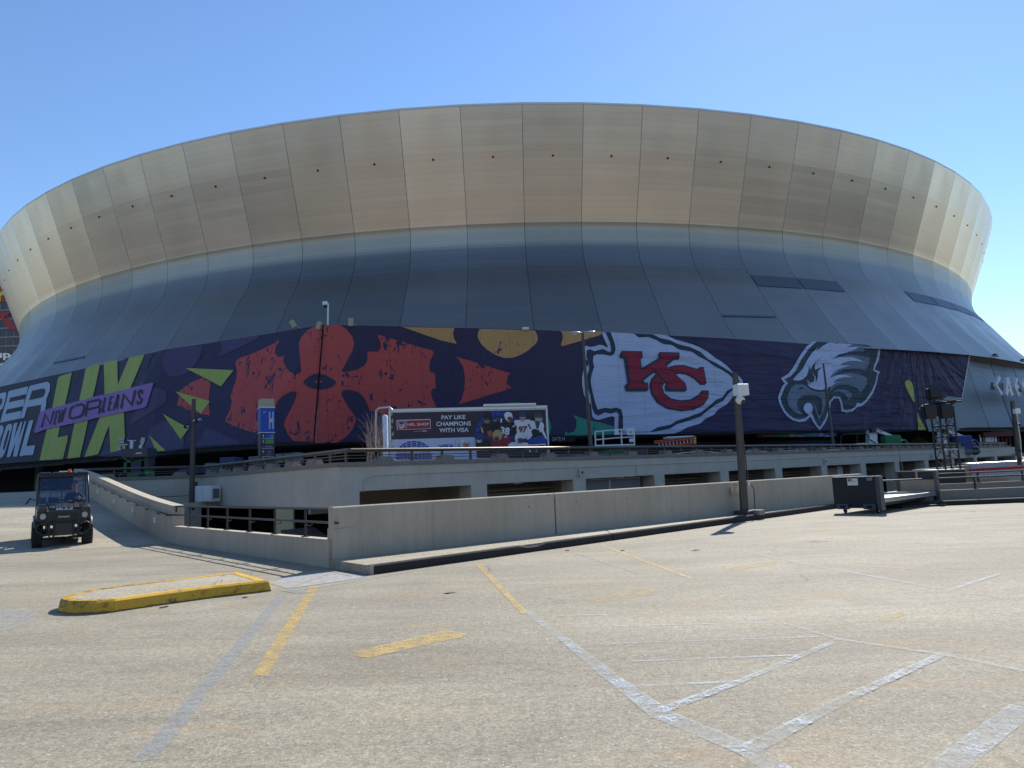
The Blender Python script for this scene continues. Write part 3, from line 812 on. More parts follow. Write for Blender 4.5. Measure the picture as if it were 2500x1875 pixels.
# seg planes for drawing on the banner
SEGS = []
for i in range(len(NODES) - 1):
    T0, T1, B0, B1 = NODES[i][2], NODES[i + 1][2], NODES[i][3], NODES[i + 1][3]
    cp_ = (T0 + T1 + B0 + B1) / 4
    n = ((T1 - B0).cross(T0 - B1)).normalized()
    if n.dot(CAM - cp_) < 0: n = -n
    SEGS.append((NODES[i], NODES[i + 1], cp_, n))
def segof(x, y):
    """photo bearing -> (segment, triangle) of the faceted podium face"""
    k = len(NODES) - 2
    for i in range(1, len(NODES) - 1):
        t, b = NODES[i][0], NODES[i][1]
        xx = b.x + (t.x - b.x) * (y - b.y) / (t.y - b.y)
        if x < xx: k = i - 1; break
    q, b0 = NODES[k + 1][0], NODES[k][1]                    # diagonal top-right to bottom-left
    side = (q.x - b0.x) * (y - b0.y) - (q.y - b0.y) * (x - b0.x)
    return (k, 0 if side < 0 else 1)
def tri_plane(sg):
    k, h = sg
    T0, T1, B0, B1 = NODES[k][2], NODES[k + 1][2], NODES[k][3], NODES[k + 1][3]
    n = ((T1 - B0).cross(T0 - B0) if h == 0 else (T1 - B0).cross(B1 - B0)).normalized()
    if n.dot(CAM - B0) < 0: n = -n
    return B0, n
def on_banner(x, y, off=.1, seg=None):
    p, n = tri_plane(segof(x, y) if seg is None else seg)
    return onp(x, y, p, n) + SEGS[(segof(x, y) if seg is None else seg)[0]][3] * off
def wallquads(mb, i0, i1, off, zt=None):
    for i in range(i0, i1):
        T0, T1, B0, B1 = NODES[i][2], NODES[i + 1][2], NODES[i][3], NODES[i + 1][3]
        n = SEGS[i][3] * off
        mb.add([B0 + n, B1 + n, T1 + n, T0 + n], [(0, 1, 2), (0, 2, 3)])
M_wall = mat_facade('grey_siding', (.21, .23, .24), .5)
MATS['grey_siding'].node_tree.nodes['Principled BSDF'].inputs['Metallic'].default_value = .45
mb = MB(); wallquads(mb, 0, len(NODES) - 1, -1.4)
# roof terrace joining podium wall to the flare
for i in range(len(NODES) - 1):
    T0, T1 = NODES[i][2], NODES[i + 1][2]
    def inn_(p):
        a = math.atan2(p.x - DC.x, -(p.y - DC.y)); return dome(a, 105, 14.1)
    mb.add([T0, T1, inn_(T1), inn_(T0)], [(0, 1, 2, 3)])
    # soffit over the gate recess
    B0, B1 = NODES[i][3], NODES[i + 1][3]
    def inb(p):
        a = math.atan2(p.x - DC.x, -(p.y - DC.y)); return dome(a, 96, ZB)
    mb.add([B0, inb(B0), inb(B1), B1], [(0, 1, 2, 3)])
mb.build('podium_wall', M_wall, st, True)
# grey siding right of the banner: one panel per bay with open joints
SEAMS = [((2228, 857), (2285, 1048)), ((2301, 862), (2364, 1046)), ((2374, 868.5), (2437, 1045.5)), ((2434, 877), (2496, 1044.5)), ((2487, 885), (2550, 1043)), ((2535, 893.5), (2600, 1041.5)), ((2580, 902), (2646, 1040)), ((2622, 911), (2690, 1038)), ((2662, 921), (2730, 1036))]
sq = [(G(*t_, ZT - .03), G(*b_, ZB)) for t_, b_ in SEAMS]
for iq, ((Ta, Ba), (Tb, Bb)) in enumerate(zip(sq, sq[1:])):
    dh = (Tb - Ta).normalized() * .05; db = (Bb - Ba).normalized() * .05
    n = ((Tb - Ba).cross(Ta - Bb)).normalized()
    if n.dot(CAM - Ta) < 0: n = -n
    n *= -.95
    mb = MB(); nr = 14; vs = []
    for i in range(nr + 1):
        t = i / nr
        vs += [(Ta + dh).lerp(Ba + db, t) + n, (Tb - dh).lerp(Bb - db, t) + n]
    mb.add(vs, [(2 * i, 2 * i + 1, 2 * i + 3, 2 * i + 2) for i in range(nr)])
    mb.build('podium_panel', M_wall, st, True)
mb = MB()
for (Ta, Ba), (Tb, Bb) in zip(sq, sq[1:]):
    n = ((Tb - Ba).cross(Ta - Bb)).normalized()
    if n.dot(CAM - Ta) < 0: n = -n
    n *= -1.12
    mb.add([Ba + n, Bb + n, Tb + n, Ta + n], [(0, 1, 2, 3)])
    for P_, Q_, zq in ((Ta, Tb, 14.05), (Ba, Bb, ZB)):
        e = []
        for p in (Q_, P_):
            a = math.atan2(p.x - DC.x, -(p.y - DC.y)); e.append(dome(a, 100 if zq > 6 else 92, zq))
        mb.add([P_ + n, Q_ + n] + e, [(0, 1, 2, 3)])
mb.build('podium_backing', M_dark, st, True)
# gate level: dark glazed wall, mullions, columns
mb = MB()
line = [NODES[0][3] + (NODES[0][3] - NODES[1][3]).normalized() * 60] + [n_[3] for n_ in NODES[:-1]] + [q_[1] for q_ in sq[1:]]
def inset(p, k):
    d = DC - p; d.z = 0; return Vector((p.x, p.y, 0)) + d.normalized() * k
for p, q in zip(line, line[1:]):
    a_, b_ = inset(p, 7.5), inset(q, 7.5)
    mb.add([(a_.x, a_.y, 1.86), (b_.x, b_.y, 1.86), (b_.x, b_.y, 5.2), (a_.x, a_.y, 5.2)], [(0, 1, 2, 3)])
    c_, d_ = inset(p, -.2), inset(q, -.2)
    mb.add([(a_.x, a_.y, 5.02), (b_.x, b_.y, 5.02), (d_.x, d_.y, 5.02), (c_.x, c_.y, 5.02)], [(0, 1, 2, 3)])
mb.build('gate_wall', M_dark, st, True)
M_dglass = mat('door_glass', (.035, .04, .045), .35, 0, .2, 2, spec=.4)
M_mull = mat('dark_mullion', (.035, .036, .04), .5)
dg = MB(); dg.box((0, 0, 1.3), (1.9, .05, 2.5)); me_dg = dg.mesh('door_glass', M_dglass)
for i in range(44):
    px_ = 980 + i * 27
    p_ = G(px_, interp(BOTPX, px_), ZB); p = inset(p_, 6.8); p.z = 1.86; a = math.atan2(p.x - DC.x, -(p.y - DC.y)) + R(0)
    o = link('door_glass', me_dg, st, True); o.matrix_parent_inverse = parent_world(st).inverted(); o.location = p; o.rotation_euler = (0, 0, a)
M_col = mat('column_concrete', (.20, .20, .19), .8, 0, .15, 1)
for (px, d_) in ((60, 88), (95, 82), (33, 92)):
    p = V(px, 1200, d_)
    MB().cyl((p.x, p.y, 1.86), (p.x, p.y, 5), .45, n=14).build('column', M_col, st, True)
for (xa, xb) in ((2185, 2262),):
    pa = V(xa, 1060, 92); pb = V(xb, 1090, 88)
    d = (pb - pa); 
    MB().hexa([(pb.x - .9, pb.y, 1.86), (pb.x + 2.6, pb.y, 1.86), (pb.x + 2.6, pb.y + 2, 1.86), (pb.x - .9, pb.y + 2, 1.86)], [(pa.x - .5, pa.y, 5.1), (pa.x + 2.4, pa.y, 5.1), (pa.x + 2.4, pa.y + 2, 5.1), (pa.x - .5, pa.y + 2, 5.1)]).build('raking_strut', M_inner, st, True)
# ================================================================== WRAP BANNER
INK = (.049, .040, .090)
M_ink = mat_print('print_ink', INK)
M_ink2 = mat_print('print_plum', (.05, .038, .058))
M_red = mat_print('print_red', (.57, .095, .085), .715, INK)
M_ora = mat_print('print_orange', (.60, .33, .13), .76, INK)
M_vio = mat_print('print_violet', (.085, .068, .145), .80, INK)
M_lime = mat_print('print_lime', (.42, .47, .11))
M_lil = mat_print('print_lilac', (.35, .18, .45))
M_ice = mat_print('print_ice', (.46, .53, .62))
M_teal = mat_print('print_teal', (.05, .30, .21), .80, INK)
M_kwhite = mat_print('print_white', (.50, .56, .74))
M_kdark = mat_print('print_slate', (.035, .055, .085))
M_kred = mat_print('print_crimson', (.30, .03, .055))
M_egrey = mat_print('print_grey', (.16, .20, .27))
M_edark = mat_print('print_midnight', (.045, .065, .085))
M_evio = mat_print('print_faint', (.05, .042, .095))
SURF_OFF = {'b': 0}
def cdt(poly, seglines):
    vs = [Vector((p[0], p[1])) for p in poly]; n = len(vs)
    es = [(i, (i + 1) % n) for i in range(n)]
    x0 = min(p[0] for p in poly) - 3; x1 = max(p[0] for p in poly) + 3
    y0 = min(p[1] for p in poly) - 3; y1 = max(p[1] for p in poly) + 3
    for (ax, ay, bx, by) in seglines:
        def at(y): return ax + (bx - ax) * (y - ay) / (by - ay)
        e0, e1 = max(y0, min(ay, by) - 4), min(y1, max(ay, by) + 4)
        if e1 <= e0 or max(at(e0), at(e1)) < x0 or min(at(e0), at(e1)) > x1: continue
        i = len(vs); vs += [Vector((at(e0), e0)), Vector((at(e1), e1))]; es.append((i, i + 1))
    r = geometry.delaunay_2d_cdt(vs, es, [], 0, 1e-4)
    return r[0], r[2]
def inside(poly, x, y):
    c = False; j = len(poly) - 1
    for i in range(len(poly)):
        xi, yi = poly[i][0], poly[i][1]; xj, yj = poly[j][0], poly[j][1]
        if (yi > y) != (yj > y) and x < (xj - xi) * (y - yi) / (yj - yi) + xi: c = not c
        j = i
    return c
BL = [(N_[0].x, N_[0].y, N_[1].x, N_[1].y) for N_ in NODES] + [(NODES[i + 1][0].x, NODES[i + 1][0].y, NODES[i][1].x, NODES[i][1].y) for i in range(len(NODES) - 1)]
def banner_poly(name, poly, mat_, layer, parent, mb=None):
    vs, fs = cdt(poly, BL)
    own = mb is None
    mb = mb or MB()
    cache = {}
    out = []; idx = {}
    for f in fs:
        cx = sum(vs[i].x for i in f) / 3; cy = sum(vs[i].y for i in f) / 3
        if not inside(poly, cx, cy): continue
        sg = segof(cx, cy)
        t = []
        for i in f:
            if (i, sg) not in idx:
                idx[(i, sg)] = len(out); out.append(on_banner(vs[i].x, vs[i].y, .12 + .03 * layer, sg))
            t.append(idx[(i, sg)])
        mb.add([out[k] for k in t], [(0, 1, 2)])
    if own: return mb.build(name, mat_, parent, True)
    return mb
def sm(poly, it=2, closed=True):                       # Chaikin rounding
    for _ in range(it):
        o = []
        n = len(poly)
        for i in range(n):
            a, b = poly[i], poly[(i + 1) % n]
            o += [(a[0] * .75 + b[0] * .25, a[1] * .75 + b[1] * .25), (a[0] * .25 + b[0] * .75, a[1] * .25 + b[1] * .75)]
        poly = o
    return poly
def ragged(poly, amp, step, seed=1):                   # hand-cut edge
    r = random.Random(seed); o = []
    n = len(poly)
    for i in range(n):
        a, b = poly[i], poly[(i + 1) % n]
        L = math.hypot(b[0] - a[0], b[1] - a[1]); k = max(1, int(L / step))
        for j in range(k):
            t = j / k
            o.append((a[0] + (b[0] - a[0]) * t + (r.uniform(-amp, amp) if j else 0), a[1] + (b[1] - a[1]) * t + (r.uniform(-amp, amp) if j else 0)))
    return o
def Z(x0, y0, s): return lambda pts: [(x0 + x * s, y0 + y * s) for x, y in pts]
A1 = Z(0, 900, .14472); A2 = Z(80, 860, .15671); A3 = Z(400, 720, .27125); A4 = Z(880, 780, .217)
A5 = Z(1350, 780, .22905); A6 = Z(1800, 780, .20492); A7 = Z(2100, 850, .1808); A8 = Z(0, 660, .30139)
def stroke(pts, w):
    """thick polyline as one outline"""
    Lf, Rt = [], []
    n = len(pts)
    for i, p in enumerate(pts):
        a = pts[max(i - 1, 0)]; b = pts[min(i + 1, n - 1)]
        def nr(p, q):
            d = math.hypot(q[0] - p[0], q[1] - p[1]) or 1; return (-(q[1] - p[1]) / d, (q[0] - p[0]) / d)
        n1 = nr(a, p) if i > 0 else nr(p, b); n2 = nr(p, b) if i < n - 1 else n1
        mx, my = (n1[0] + n2[0]) / 2, (n1[1] + n2[1]) / 2; l = mx * mx + my * my
        l = max(l, .3); mx, my = mx / l, my / l
        Lf.append((p[0] + mx * w / 2, p[1] + my * w / 2)); Rt.append((p[0] - mx * w / 2, p[1] - my * w / 2))
    return Lf + Rt[::-1]

bn = thing('wrap_banner', 'huge dark blue printed wrap banner with team logos and lettering round the stadium base', 'banner', NODES[8][3])
def edge(tab, xs): return [(x, interp(tab, x)) for x in xs]
TOPE = [(x, y) for x, y in TOPPX]
# base fabric: left of corner, right of corner
XL = [-150, 0, 75, 150, 280, 400, 520, 640, 790]
XR = [790, 900, 1060, 1180, 1300, 1460, 1610, 1700, 1800, 1900, 2000, 2100, 2200, 2290, 2365]
def fabric(xs, right=False):
    top = [(x, interp(TOPPX, x) + .5) for x in xs]
    bot = []
    for x in xs:
        xb = x + bshift(x)
        if right and x > 2300: xb = min(xb, 2332)
        bot.append((xb, interp(BOTPX, xb)))
    return top + bot[::-1]
fl = fabric(XL); fr = fabric(XR, True); fr = [(min(p[0], 2367), p[1]) for p in fr]
banner_poly('fabric', fl, M_ink, 0, bn); banner_poly('fabric', fr, M_ink, 0, bn)
banner_poly('printed_shape', [(-140, 983), (0, 947), (150, 915), (205, 903), (150, 1000), (190, 1119), (0, 1134), (-140, 1144)], M_ink2, .4, bn)
def S(pts, m, layer=1, name='printed_shape'): return banner_poly(name, pts, m, layer, bn)
# faint violet shapes
S(sm(A3([(0, 540), (30, 505), (355, 445), (358, 520), (320, 600), (250, 690), (170, 730), (90, 742), (30, 710), (0, 640)]), 1), M_vio)
S(A3([(525, 425), (885, 362), (850, 400), (750, 450), (600, 520), (510, 562), (505, 545), (540, 480)]), M_vio)
S(ragged(A3([(380, 1198), (470, 1220), (560, 1265), (690, 1320), (690, 1348), (290, 1362), (350, 1300)]), .6, 6), M_vio)
S(A8([(1140, 900), (1360, 980), (1365, 1010), (1350, 1080), (1240, 1150), (1060, 1258), (1110, 1150), (1150, 1000)]), M_vio)
S(sm(A8([(1185, 1478), (1200, 1340), (1260, 1260), (1340, 1215), (1420, 1215), (1500, 1290), (1505, 1380), (1490, 1462)]), 1), M_vio)
S(A8([(1225, 675), (1262, 670), (1230, 730), (1205, 805), (1150, 790), (1150, 740), (1000, 720), (1100, 702)]), M_evio)
S(A8([(840, 1470), (1000, 1390), (1085, 1330), (1040, 1400), (1035, 1500), (830, 1512)]), M_vio)
S(sm(A7([(600, 400), (680, 370), (760, 420), (790, 520), (740, 600), (640, 560)]), 1), M_evio)
S(A7([(700, 650), (800, 620), (850, 700), (830, 860), (740, 840)]), M_evio)
S(A7([(360, 30), (430, 30), (660, 330), (600, 360)]), M_evio)
# red fragments, orange, teal
S(ragged(A3([(155, 865), (260, 790), (362, 750), (440, 790), (425, 860), (415, 960), (430, 1090), (330, 1072), (130, 995), (150, 920)]), .5, 6), M_red)
flower = A3([(1225, 455), (1228, 425), (1250, 380), (1300, 325), (1370, 283), (1440, 272), (1580, 272), (1640, 310), (1688, 368), (1710, 430), (1695, 500), (1660, 565), (1600, 680), (1604, 692), (1625, 697), (1740, 672), (1800, 640), (1830, 590), (1832, 508), (1880, 512), (1925, 512), (1952, 475), (1950, 430), (1920, 362)]) \
    + A4([(225, 178), (280, 200), (450, 242), (660, 310), (790, 345), (816, 360), (818, 382), (795, 430), (775, 480), (768, 540), (785, 592), (834, 606), (845, 775), (800, 780), (788, 820), (800, 880), (835, 950), (870, 1040), (700, 1120), (300, 1100), (240, 1060)]) \
    + A3([(1905, 1045), (1850, 1040), (1838, 1000), (1800, 920), (1740, 870), (1660, 852), (1610, 858), (1594, 878), (1605, 920), (1650, 1000), (1722, 1100), (1727, 1130), (1700, 1200), (1650, 1265), (1560, 1328), (1370, 1330), (1180, 1316), (1130, 1260), (1097, 1190), (1092, 1155), (1110, 1110), (1180, 980), (1207, 900), (1198, 875), (1170, 868), (1090, 905), (1045, 945), (1015, 1000), (1005, 1090), (975, 1100), (830, 1243), (760, 1225), (640, 1182), (568, 1143), (567, 1115), (610, 1035), (625, 960), (612, 915), (640, 830), (663, 770), (672, 700), (657, 630), (663, 598), (700, 570), (780, 545), (900, 490), (1020, 432), (1043, 408), (1047, 430), (1018, 465), (1012, 530), (1040, 560), (1085, 560), (1100, 540), (1088, 600), (1110, 660), (1150, 698), (1180, 715), (1187, 758), (1200, 718), (1240, 703), (1248, 680), (1240, 600)])
S(flower, M_red)
S(sm(A3([(1258, 790), (1310, 740), (1375, 709), (1440, 713), (1510, 750), (1560, 787), (1500, 832), (1430, 852), (1370, 852), (1310, 833)]), 1), M_ink, 2)
S(sm(A3([(1365, 790), (1400, 770), (1432, 776), (1395, 797)]), 1), M_red, 3)
S(ragged(A4([(1065, 418), (1250, 470), (1450, 535), (1560, 570), (1683, 605), (1650, 640), (1640, 720), (1695, 775), (1400, 862), (1100, 952), (1140, 880), (1165, 780), (1172, 640), (1150, 530), (1110, 460)]), .4, 5), M_red)
S(A4([(460, 84), (1055, 97), (1035, 150), (1045, 205), (1080, 275), (900, 235), (700, 165), (560, 115)]), M_ora)
S(A4([(1337, 106), (1955, 124), (1988, 190), (1985, 240), (1960, 280), (1880, 350), (1790, 402), (1700, 433), (1610, 433), (1520, 402), (1420, 340), (1350, 270), (1318, 210), (1314, 160)]), M_ora)
S(A5([(72, 124), (508, 132), (500, 165), (340, 215), (90, 286), (75, 268), (98, 200), (92, 150)]), M_ora)
S(sm(A4([(1540, 990), (1600, 955), (1670, 936), (1735, 930), (1840, 940), (1950, 985), (2080, 1070), (2130, 1150), (2138, 1230), (2110, 1320), (2000, 1380), (1640, 1350), (1500, 1200)]), 1), M_teal)
S(A5([(205, 1018), (330, 1062), (520, 1105), (640, 1140), (636, 1226), (120, 1241), (116, 1190), (160, 1211), (215, 1195), (240, 1150), (243, 1075)]), M_teal)
# lime triangles
for q in (A3([(210, 662), (642, 682), (530, 828)]), A3([(115, 870), (430, 960), (348, 1075)]), A3([(5, 1072), (240, 1205), (168, 1302)]), A8([(1222, 1335), (1358, 1464), (1280, 1470)])):
    S(q, M_lime, 2)
S(sm(A7([(580, 490), (592, 443), (622, 430), (662, 445), (695, 505), (706, 600), (720, 770), (640, 620)]), 1), M_lime, 2)
S(A7([(765, 815), (865, 750), (900, 890)]), M_lime, 2); S(A7([(748, 870), (872, 1108), (765, 1108)]), M_lime, 2)
# lettering: SUPER BOWL LIX
L_ = lambda pts, m=M_ice, la=2: banner_poly('printed_letter', pts, m, la, bn)
L_(A1([(-40, 445), (120, 405), (138, 425), (112, 570), (75, 680), (20, 725), (-40, 740)])); L_(sm(A1([(-10, 540), (60, 508), (72, 530), (60, 600), (30, 635), (-5, 650)]), 1), M_ink2, 3)
L_(A1([(185, 388), (505, 308), (480, 440), (200, 502), (180, 580), (445, 522), (425, 642), (145, 700), (122, 777), (390, 722), (365, 852), (30, 922), (75, 760), (150, 500), (168, 410)]))
L_(A1([(545, 297), (820, 232), (850, 240), (872, 275), (870, 370), (840, 450), (808, 535), (810, 600), (790, 705), (705, 790), (725, 618), (490, 660), (435, 840), (370, 850), (450, 560), (520, 320)]))
L_(A1([(572, 386), (760, 344), (788, 355), (795, 400), (775, 455), (745, 492), (522, 542)]), M_ink2, 3)
L_(sm(A1([(-60, 985), (60, 962), (92, 995), (80, 1080), (30, 1200), (38, 1265), (-10, 1390), (-60, 1400)]), 1))
L_(sm(A1([(130, 985), (175, 945), (225, 942), (240, 985), (180, 1200), (110, 1440), (60, 1515), (15, 1512), (8, 1430), (70, 1180)]), 1))
L_(sm(A1([(160, 1065), (188, 1040), (190, 1080), (112, 1365), (85, 1388), (82, 1350)]), 1), M_ink2, 3)
L_(A1([(265, 932), (328, 918), (262, 1195), (375, 912), (410, 903), (342, 1200), (445, 900), (470, 895), (395, 1190), (318, 1490), (248, 1492), (292, 1250), (200, 1500), (150, 1505), (146, 1490)]))
L_(A1([(520, 890), (594, 875), (476, 1318), (624, 1300), (592, 1440), (575, 1466), (455, 1470), (380, 1485), (358, 1480), (420, 1250)]))
LIX_L = A2([(415, 430), (430, 397), (470, 373), (636, 325), (572, 640), (500, 950), (415, 1335), (577, 1300), (565, 1390), (498, 1670), (133, 1694), (240, 1230), (330, 870)])
LIX_I = A2([(850, 280), (868, 252), (980, 200), (1060, 183), (1070, 230), (1010, 510), (960, 715), (890, 1070), (830, 1350), (762, 1640), (567, 1662), (680, 1110), (750, 770)])
LIX_X = A2([(1135, 170), (1345, 127), (1355, 510), (1530, 90), (1768, 41), (1690, 240), (1550, 565), (1430, 880), (1450, 960), (1465, 1300), (1475, 1520), (1240, 1565), (1222, 1140), (1160, 1290), (1085, 1500), (1050, 1590), (960, 1615), (832, 1637), (950, 1330), (1070, 1030), (1148, 850), (1145, 660)])
for q in (LIX_L, LIX_I, LIX_X): L_(q, M_lime, 2)
S(ragged(A2([(215, 910), (330, 880), (950, 715), (1550, 567), (1895, 483), (1918, 490), (1912, 520), (1810, 850), (1775, 872), (1450, 940), (900, 1065), (245, 1210), (70, 1270), (52, 1250), (130, 1000), (152, 945)]), .15, 4), M_lil, 4, 'printed_ribbon')
W_ = lambda pts, w: L_(A2(stroke(pts, w)), M_ink2, 5)
W_([(178, 1182), (232, 975), (312, 1130), (366, 926)], 32)
W_([(372, 1135), (412, 930)], 27); W_([(408, 934), (440, 926)], 26); W_([(392, 1030), (422, 1022)], 26); W_([(366, 1132), (402, 1122)], 26)
W_([(462, 905), (444, 1114)], 26); W_([(444, 1112), (506, 940)], 20); W_([(508, 905), (488, 1100)], 24); W_([(488, 1098), (555, 872)], 26)
W_([(690, 848), (800, 820), (842, 845), (842, 900), (812, 985), (780, 1010), (665, 1042), (622, 1030), (612, 990), (635, 885), (690, 848), (705, 844)], 36)
W_([(862, 1008), (898, 790)], 34); W_([(885, 792), (1075, 750), (1100, 775), (1080, 850), (1050, 866), (900, 902)], 34); W_([(1062, 862), (1092, 890), (1068, 968)], 34)
W_([(1170, 718), (1122, 945)], 34); W_([(1115, 940), (1166, 926)], 28)
W_([(1258, 700), (1216, 920)], 30); W_([(1250, 712), (1300, 700)], 26); W_([(1235, 806), (1282, 796)], 26); W_([(1212, 912), (1266, 900)], 26)
W_([(1296, 908), (1378, 668)], 32); W_([(1378, 668), (1352, 892)], 32); W_([(1330, 842), (1368, 832)], 24)
W_([(1420, 882), (1458, 670), (1586, 826), (1642, 598)], 42)
W_([(1748, 660), (1745, 610), (1715, 600), (1690, 640), (1700, 690), (1738, 745), (1722, 795), (1685, 812), (1665, 770)], 34)
# arrowhead emblem
KO = [(505, 137), (850, 150), (1050, 157), (1110, 160), (1200, 172), (1290, 215), (1380, 240), (1480, 268), (1560, 305), (1640, 350), (1720, 415), (1780, 450), (1850, 505), (1915, 580), (1965, 600), (2008, 650), (2010, 690), (1975, 735), (1910, 810), (1880, 860), (1830, 915), (1760, 950), (1700, 1018), (1610, 1060), (1560, 1108), (1420, 1150), (1350, 1190), (1280, 1215), (1090, 1222), (640, 1226), (648, 1045), (620, 1030), (580, 1040), (480, 1070), (430, 1060), (408, 1030), (395, 900), (345, 860), (318, 790), (302, 700), (300, 620), (318, 530), (368, 485), (362, 445), (320, 405), (303, 345), (320, 300), (345, 282), (380, 295), (430, 290), (480, 272), (520, 275), (570, 302), (572, 285), (545, 230)]
KD = [(548, 137), (850, 152), (1048, 160), (1130, 200), (1230, 222), (1320, 265), (1450, 297), (1560, 350), (1640, 425), (1740, 475), (1810, 520), (1880, 562), (1950, 615), (1975, 660), (1965, 710), (1910, 745), (1850, 800), (1800, 870), (1720, 910), (1640, 970), (1560, 1035), (1430, 1080), (1300, 1120), (1230, 1165), (1060, 1197), (880, 1203), (682, 1203), (690, 1015), (668, 985), (600, 1003), (540, 990), (470, 1027), (430, 1000), (405, 940), (385, 800), (350, 700), (345, 620), (375, 530), (370, 470), (345, 400), (350, 330), (380, 318), (430, 340), (520, 315), (590, 352), (610, 330), (598, 250), (570, 185)]
KW = [(600, 140), (800, 150), (850, 157), (900, 195), (1000, 190), (1080, 220), (1160, 265), (1250, 275), (1330, 325), (1460, 345), (1540, 400), (1620, 440), (1700, 500), (1790, 545), (1850, 585), (1895, 625), (1908, 680), (1895, 735), (1840, 760), (1790, 830), (1720, 860), (1640, 930), (1560, 990), (1440, 1035), (1300, 1080), (1240, 1120), (1100, 1150), (1020, 1195), (733, 1200), (732, 1030), (715, 960), (660, 938), (600, 950), (540, 940), (465, 960), (440, 900), (410, 780), (388, 660), (400, 580), (425, 510), (412, 440), (420, 390), (450, 375), (520, 375), (600, 392), (640, 372), (654, 320), (645, 260), (620, 190)]
em = banner_poly('printed_emblem', A5(KO), M_kwhite, 2, bn); em['label'] = 'arrowhead team emblem'
def sub(parent, name, pts, m, la): return banner_poly(name, pts, m, la, parent)
sub(em, 'outline', A5(KD), M_kdark, 3); sub(em, 'field', A5(KW), M_kwhite, 4)
sub(em, 'letter', A5([(1545, 510), (1590, 510), (1619, 680), (1600, 702), (1550, 700), (1480, 632), (1400, 592), (1330, 580), (1285, 590), (1215, 510), (1290, 488), (1380, 486), (1480, 518), (1520, 528)]), M_kdark, 5)
sub(em, 'letter', A5([(1075, 585), (1170, 680), (1148, 720), (1170, 785), (1240, 842), (1340, 862), (1450, 852), (1540, 795), (1565, 757), (1643, 760), (1640, 835), (1590, 912), (1480, 967), (1350, 980), (1200, 957), (1090, 892), (1025, 795), (1008, 700), (1030, 635)]), M_kdark, 5)
sub(em, 'letter', A5([(1548, 522), (1578, 522), (1607, 668), (1560, 684), (1485, 617), (1400, 577), (1330, 566), (1282, 574), (1232, 515), (1300, 498), (1380, 498), (1480, 530), (1530, 543)]), M_kred, 6)
sub(em, 'letter', A5([(1082, 605), (1152, 674), (1138, 720), (1155, 790), (1232, 857), (1340, 877), (1455, 867), (1552, 805), (1577, 771), (1631, 771), (1627, 830), (1578, 900), (1480, 950), (1350, 963), (1210, 940), (1108, 877), (1046, 787), (1028, 700), (1046, 645)]), M_kred, 6)
sub(em, 'letter', A5([(715, 338), (930, 342), (936, 408), (915, 430), (930, 520), (1110, 412), (1098, 385), (1115, 350), (1325, 355), (1330, 410), (1310, 436), (1270, 432), (1192, 500), (1390, 678), (1407, 745), (1390, 771), (1180, 768), (1168, 720), (1185, 690), (1060, 565), (948, 650), (950, 672), (990, 675), (1000, 745), (980, 769), (755, 769), (742, 710), (775, 680), (735, 418), (695, 416), (690, 385)]), M_kdark, 7)
sub(em, 'letter', A5([(722, 350), (920, 352), (925, 395), (903, 412), (918, 552), (1142, 416), (1118, 400), (1118, 362), (1315, 366), (1316, 400), (1262, 405), (1168, 478), (1382, 688), (1395, 738), (1202, 738), (1190, 705), (1200, 692), (1062, 540), (922, 638), (925, 690), (985, 690), (990, 735), (778, 735), (785, 690), (808, 685), (765, 395), (724, 390)]), M_kred, 8)
# bird-head emblem
EO = [(888, 266), (1500, 300), (1585, 318), (1610, 318), (1640, 330), (1692, 328), (1680, 420), (1668, 490), (1640, 540), (1618, 600), (1640, 608), (1686, 630), (1662, 655), (1645, 760), (1605, 870), (1530, 980), (1470, 1032), (1412, 1048), (1350, 1100), (1290, 1113), (1224, 1098), (1215, 1010), (1192, 942), (1140, 942), (1098, 985), (1082, 1080), (1060, 1160), (1025, 1245), (965, 1322), (890, 1232), (868, 1180), (850, 1162), (790, 1215), (720, 1226), (640, 1202), (590, 1165), (540, 1110), (490, 1015), (469, 940), (490, 870), (520, 800), (550, 768), (505, 705), (590, 650), (640, 590), (680, 520), (740, 420), (810, 325)]
ED = [(935, 268), (1500, 302), (1585, 322), (1590, 358), (1662, 356), (1648, 440), (1638, 490), (1612, 545), (1598, 610), (1652, 636), (1625, 760), (1580, 860), (1510, 962), (1460, 1003), (1408, 994), (1390, 1035), (1340, 1074), (1280, 1082), (1243, 1072), (1235, 1000), (1205, 922), (1130, 918), (1075, 985), (1060, 1080), (1030, 1180), (962, 1288), (905, 1205), (885, 1145), (862, 1112), (800, 1175), (720, 1196), (650, 1176), (600, 1140), (550, 1080), (512, 1000), (500, 940), (525, 870), (555, 800), (590, 764), (545, 716), (620, 680), (680, 610), (740, 490), (820, 372), (900, 290)]
EWh = [(1070, 280), (1145, 288), (1160, 298), (1180, 288), (1345, 300), (1280, 335), (1420, 330), (1380, 362), (1280, 400), (1180, 425), (1110, 478), (1180, 455), (1330, 455), (1410, 475), (1480, 512), (1380, 500), (1300, 502), (1235, 525), (1190, 555), (1320, 550), (1250, 575), (1170, 602), (1110, 650), (1080, 702), (1150, 672), (1200, 662), (1290, 668), (1360, 695), (1250, 690), (1170, 712), (1110, 760), (1240, 745), (1150, 762), (1095, 800), (1060, 810), (1040, 870), (1048, 818), (980, 846), (900, 838), (840, 812), (800, 770), (860, 775), (915, 745), (932, 700), (935, 625), (980, 575), (900, 605), (895, 565), (920, 505), (1015, 438), (930, 490), (870, 555), (845, 605), (830, 555), (820, 620), (800, 680), (750, 722), (700, 735), (635, 725), (690, 660), (750, 600), (800, 500), (870, 400), (938, 335), (915, 382), (1000, 315)]
e2 = banner_poly('printed_emblem', A6(EO), M_kwhite, 2, bn); e2['label'] = 'eagle head team emblem'
sub(e2, 'outline', A6(ED), M_edark, 3)
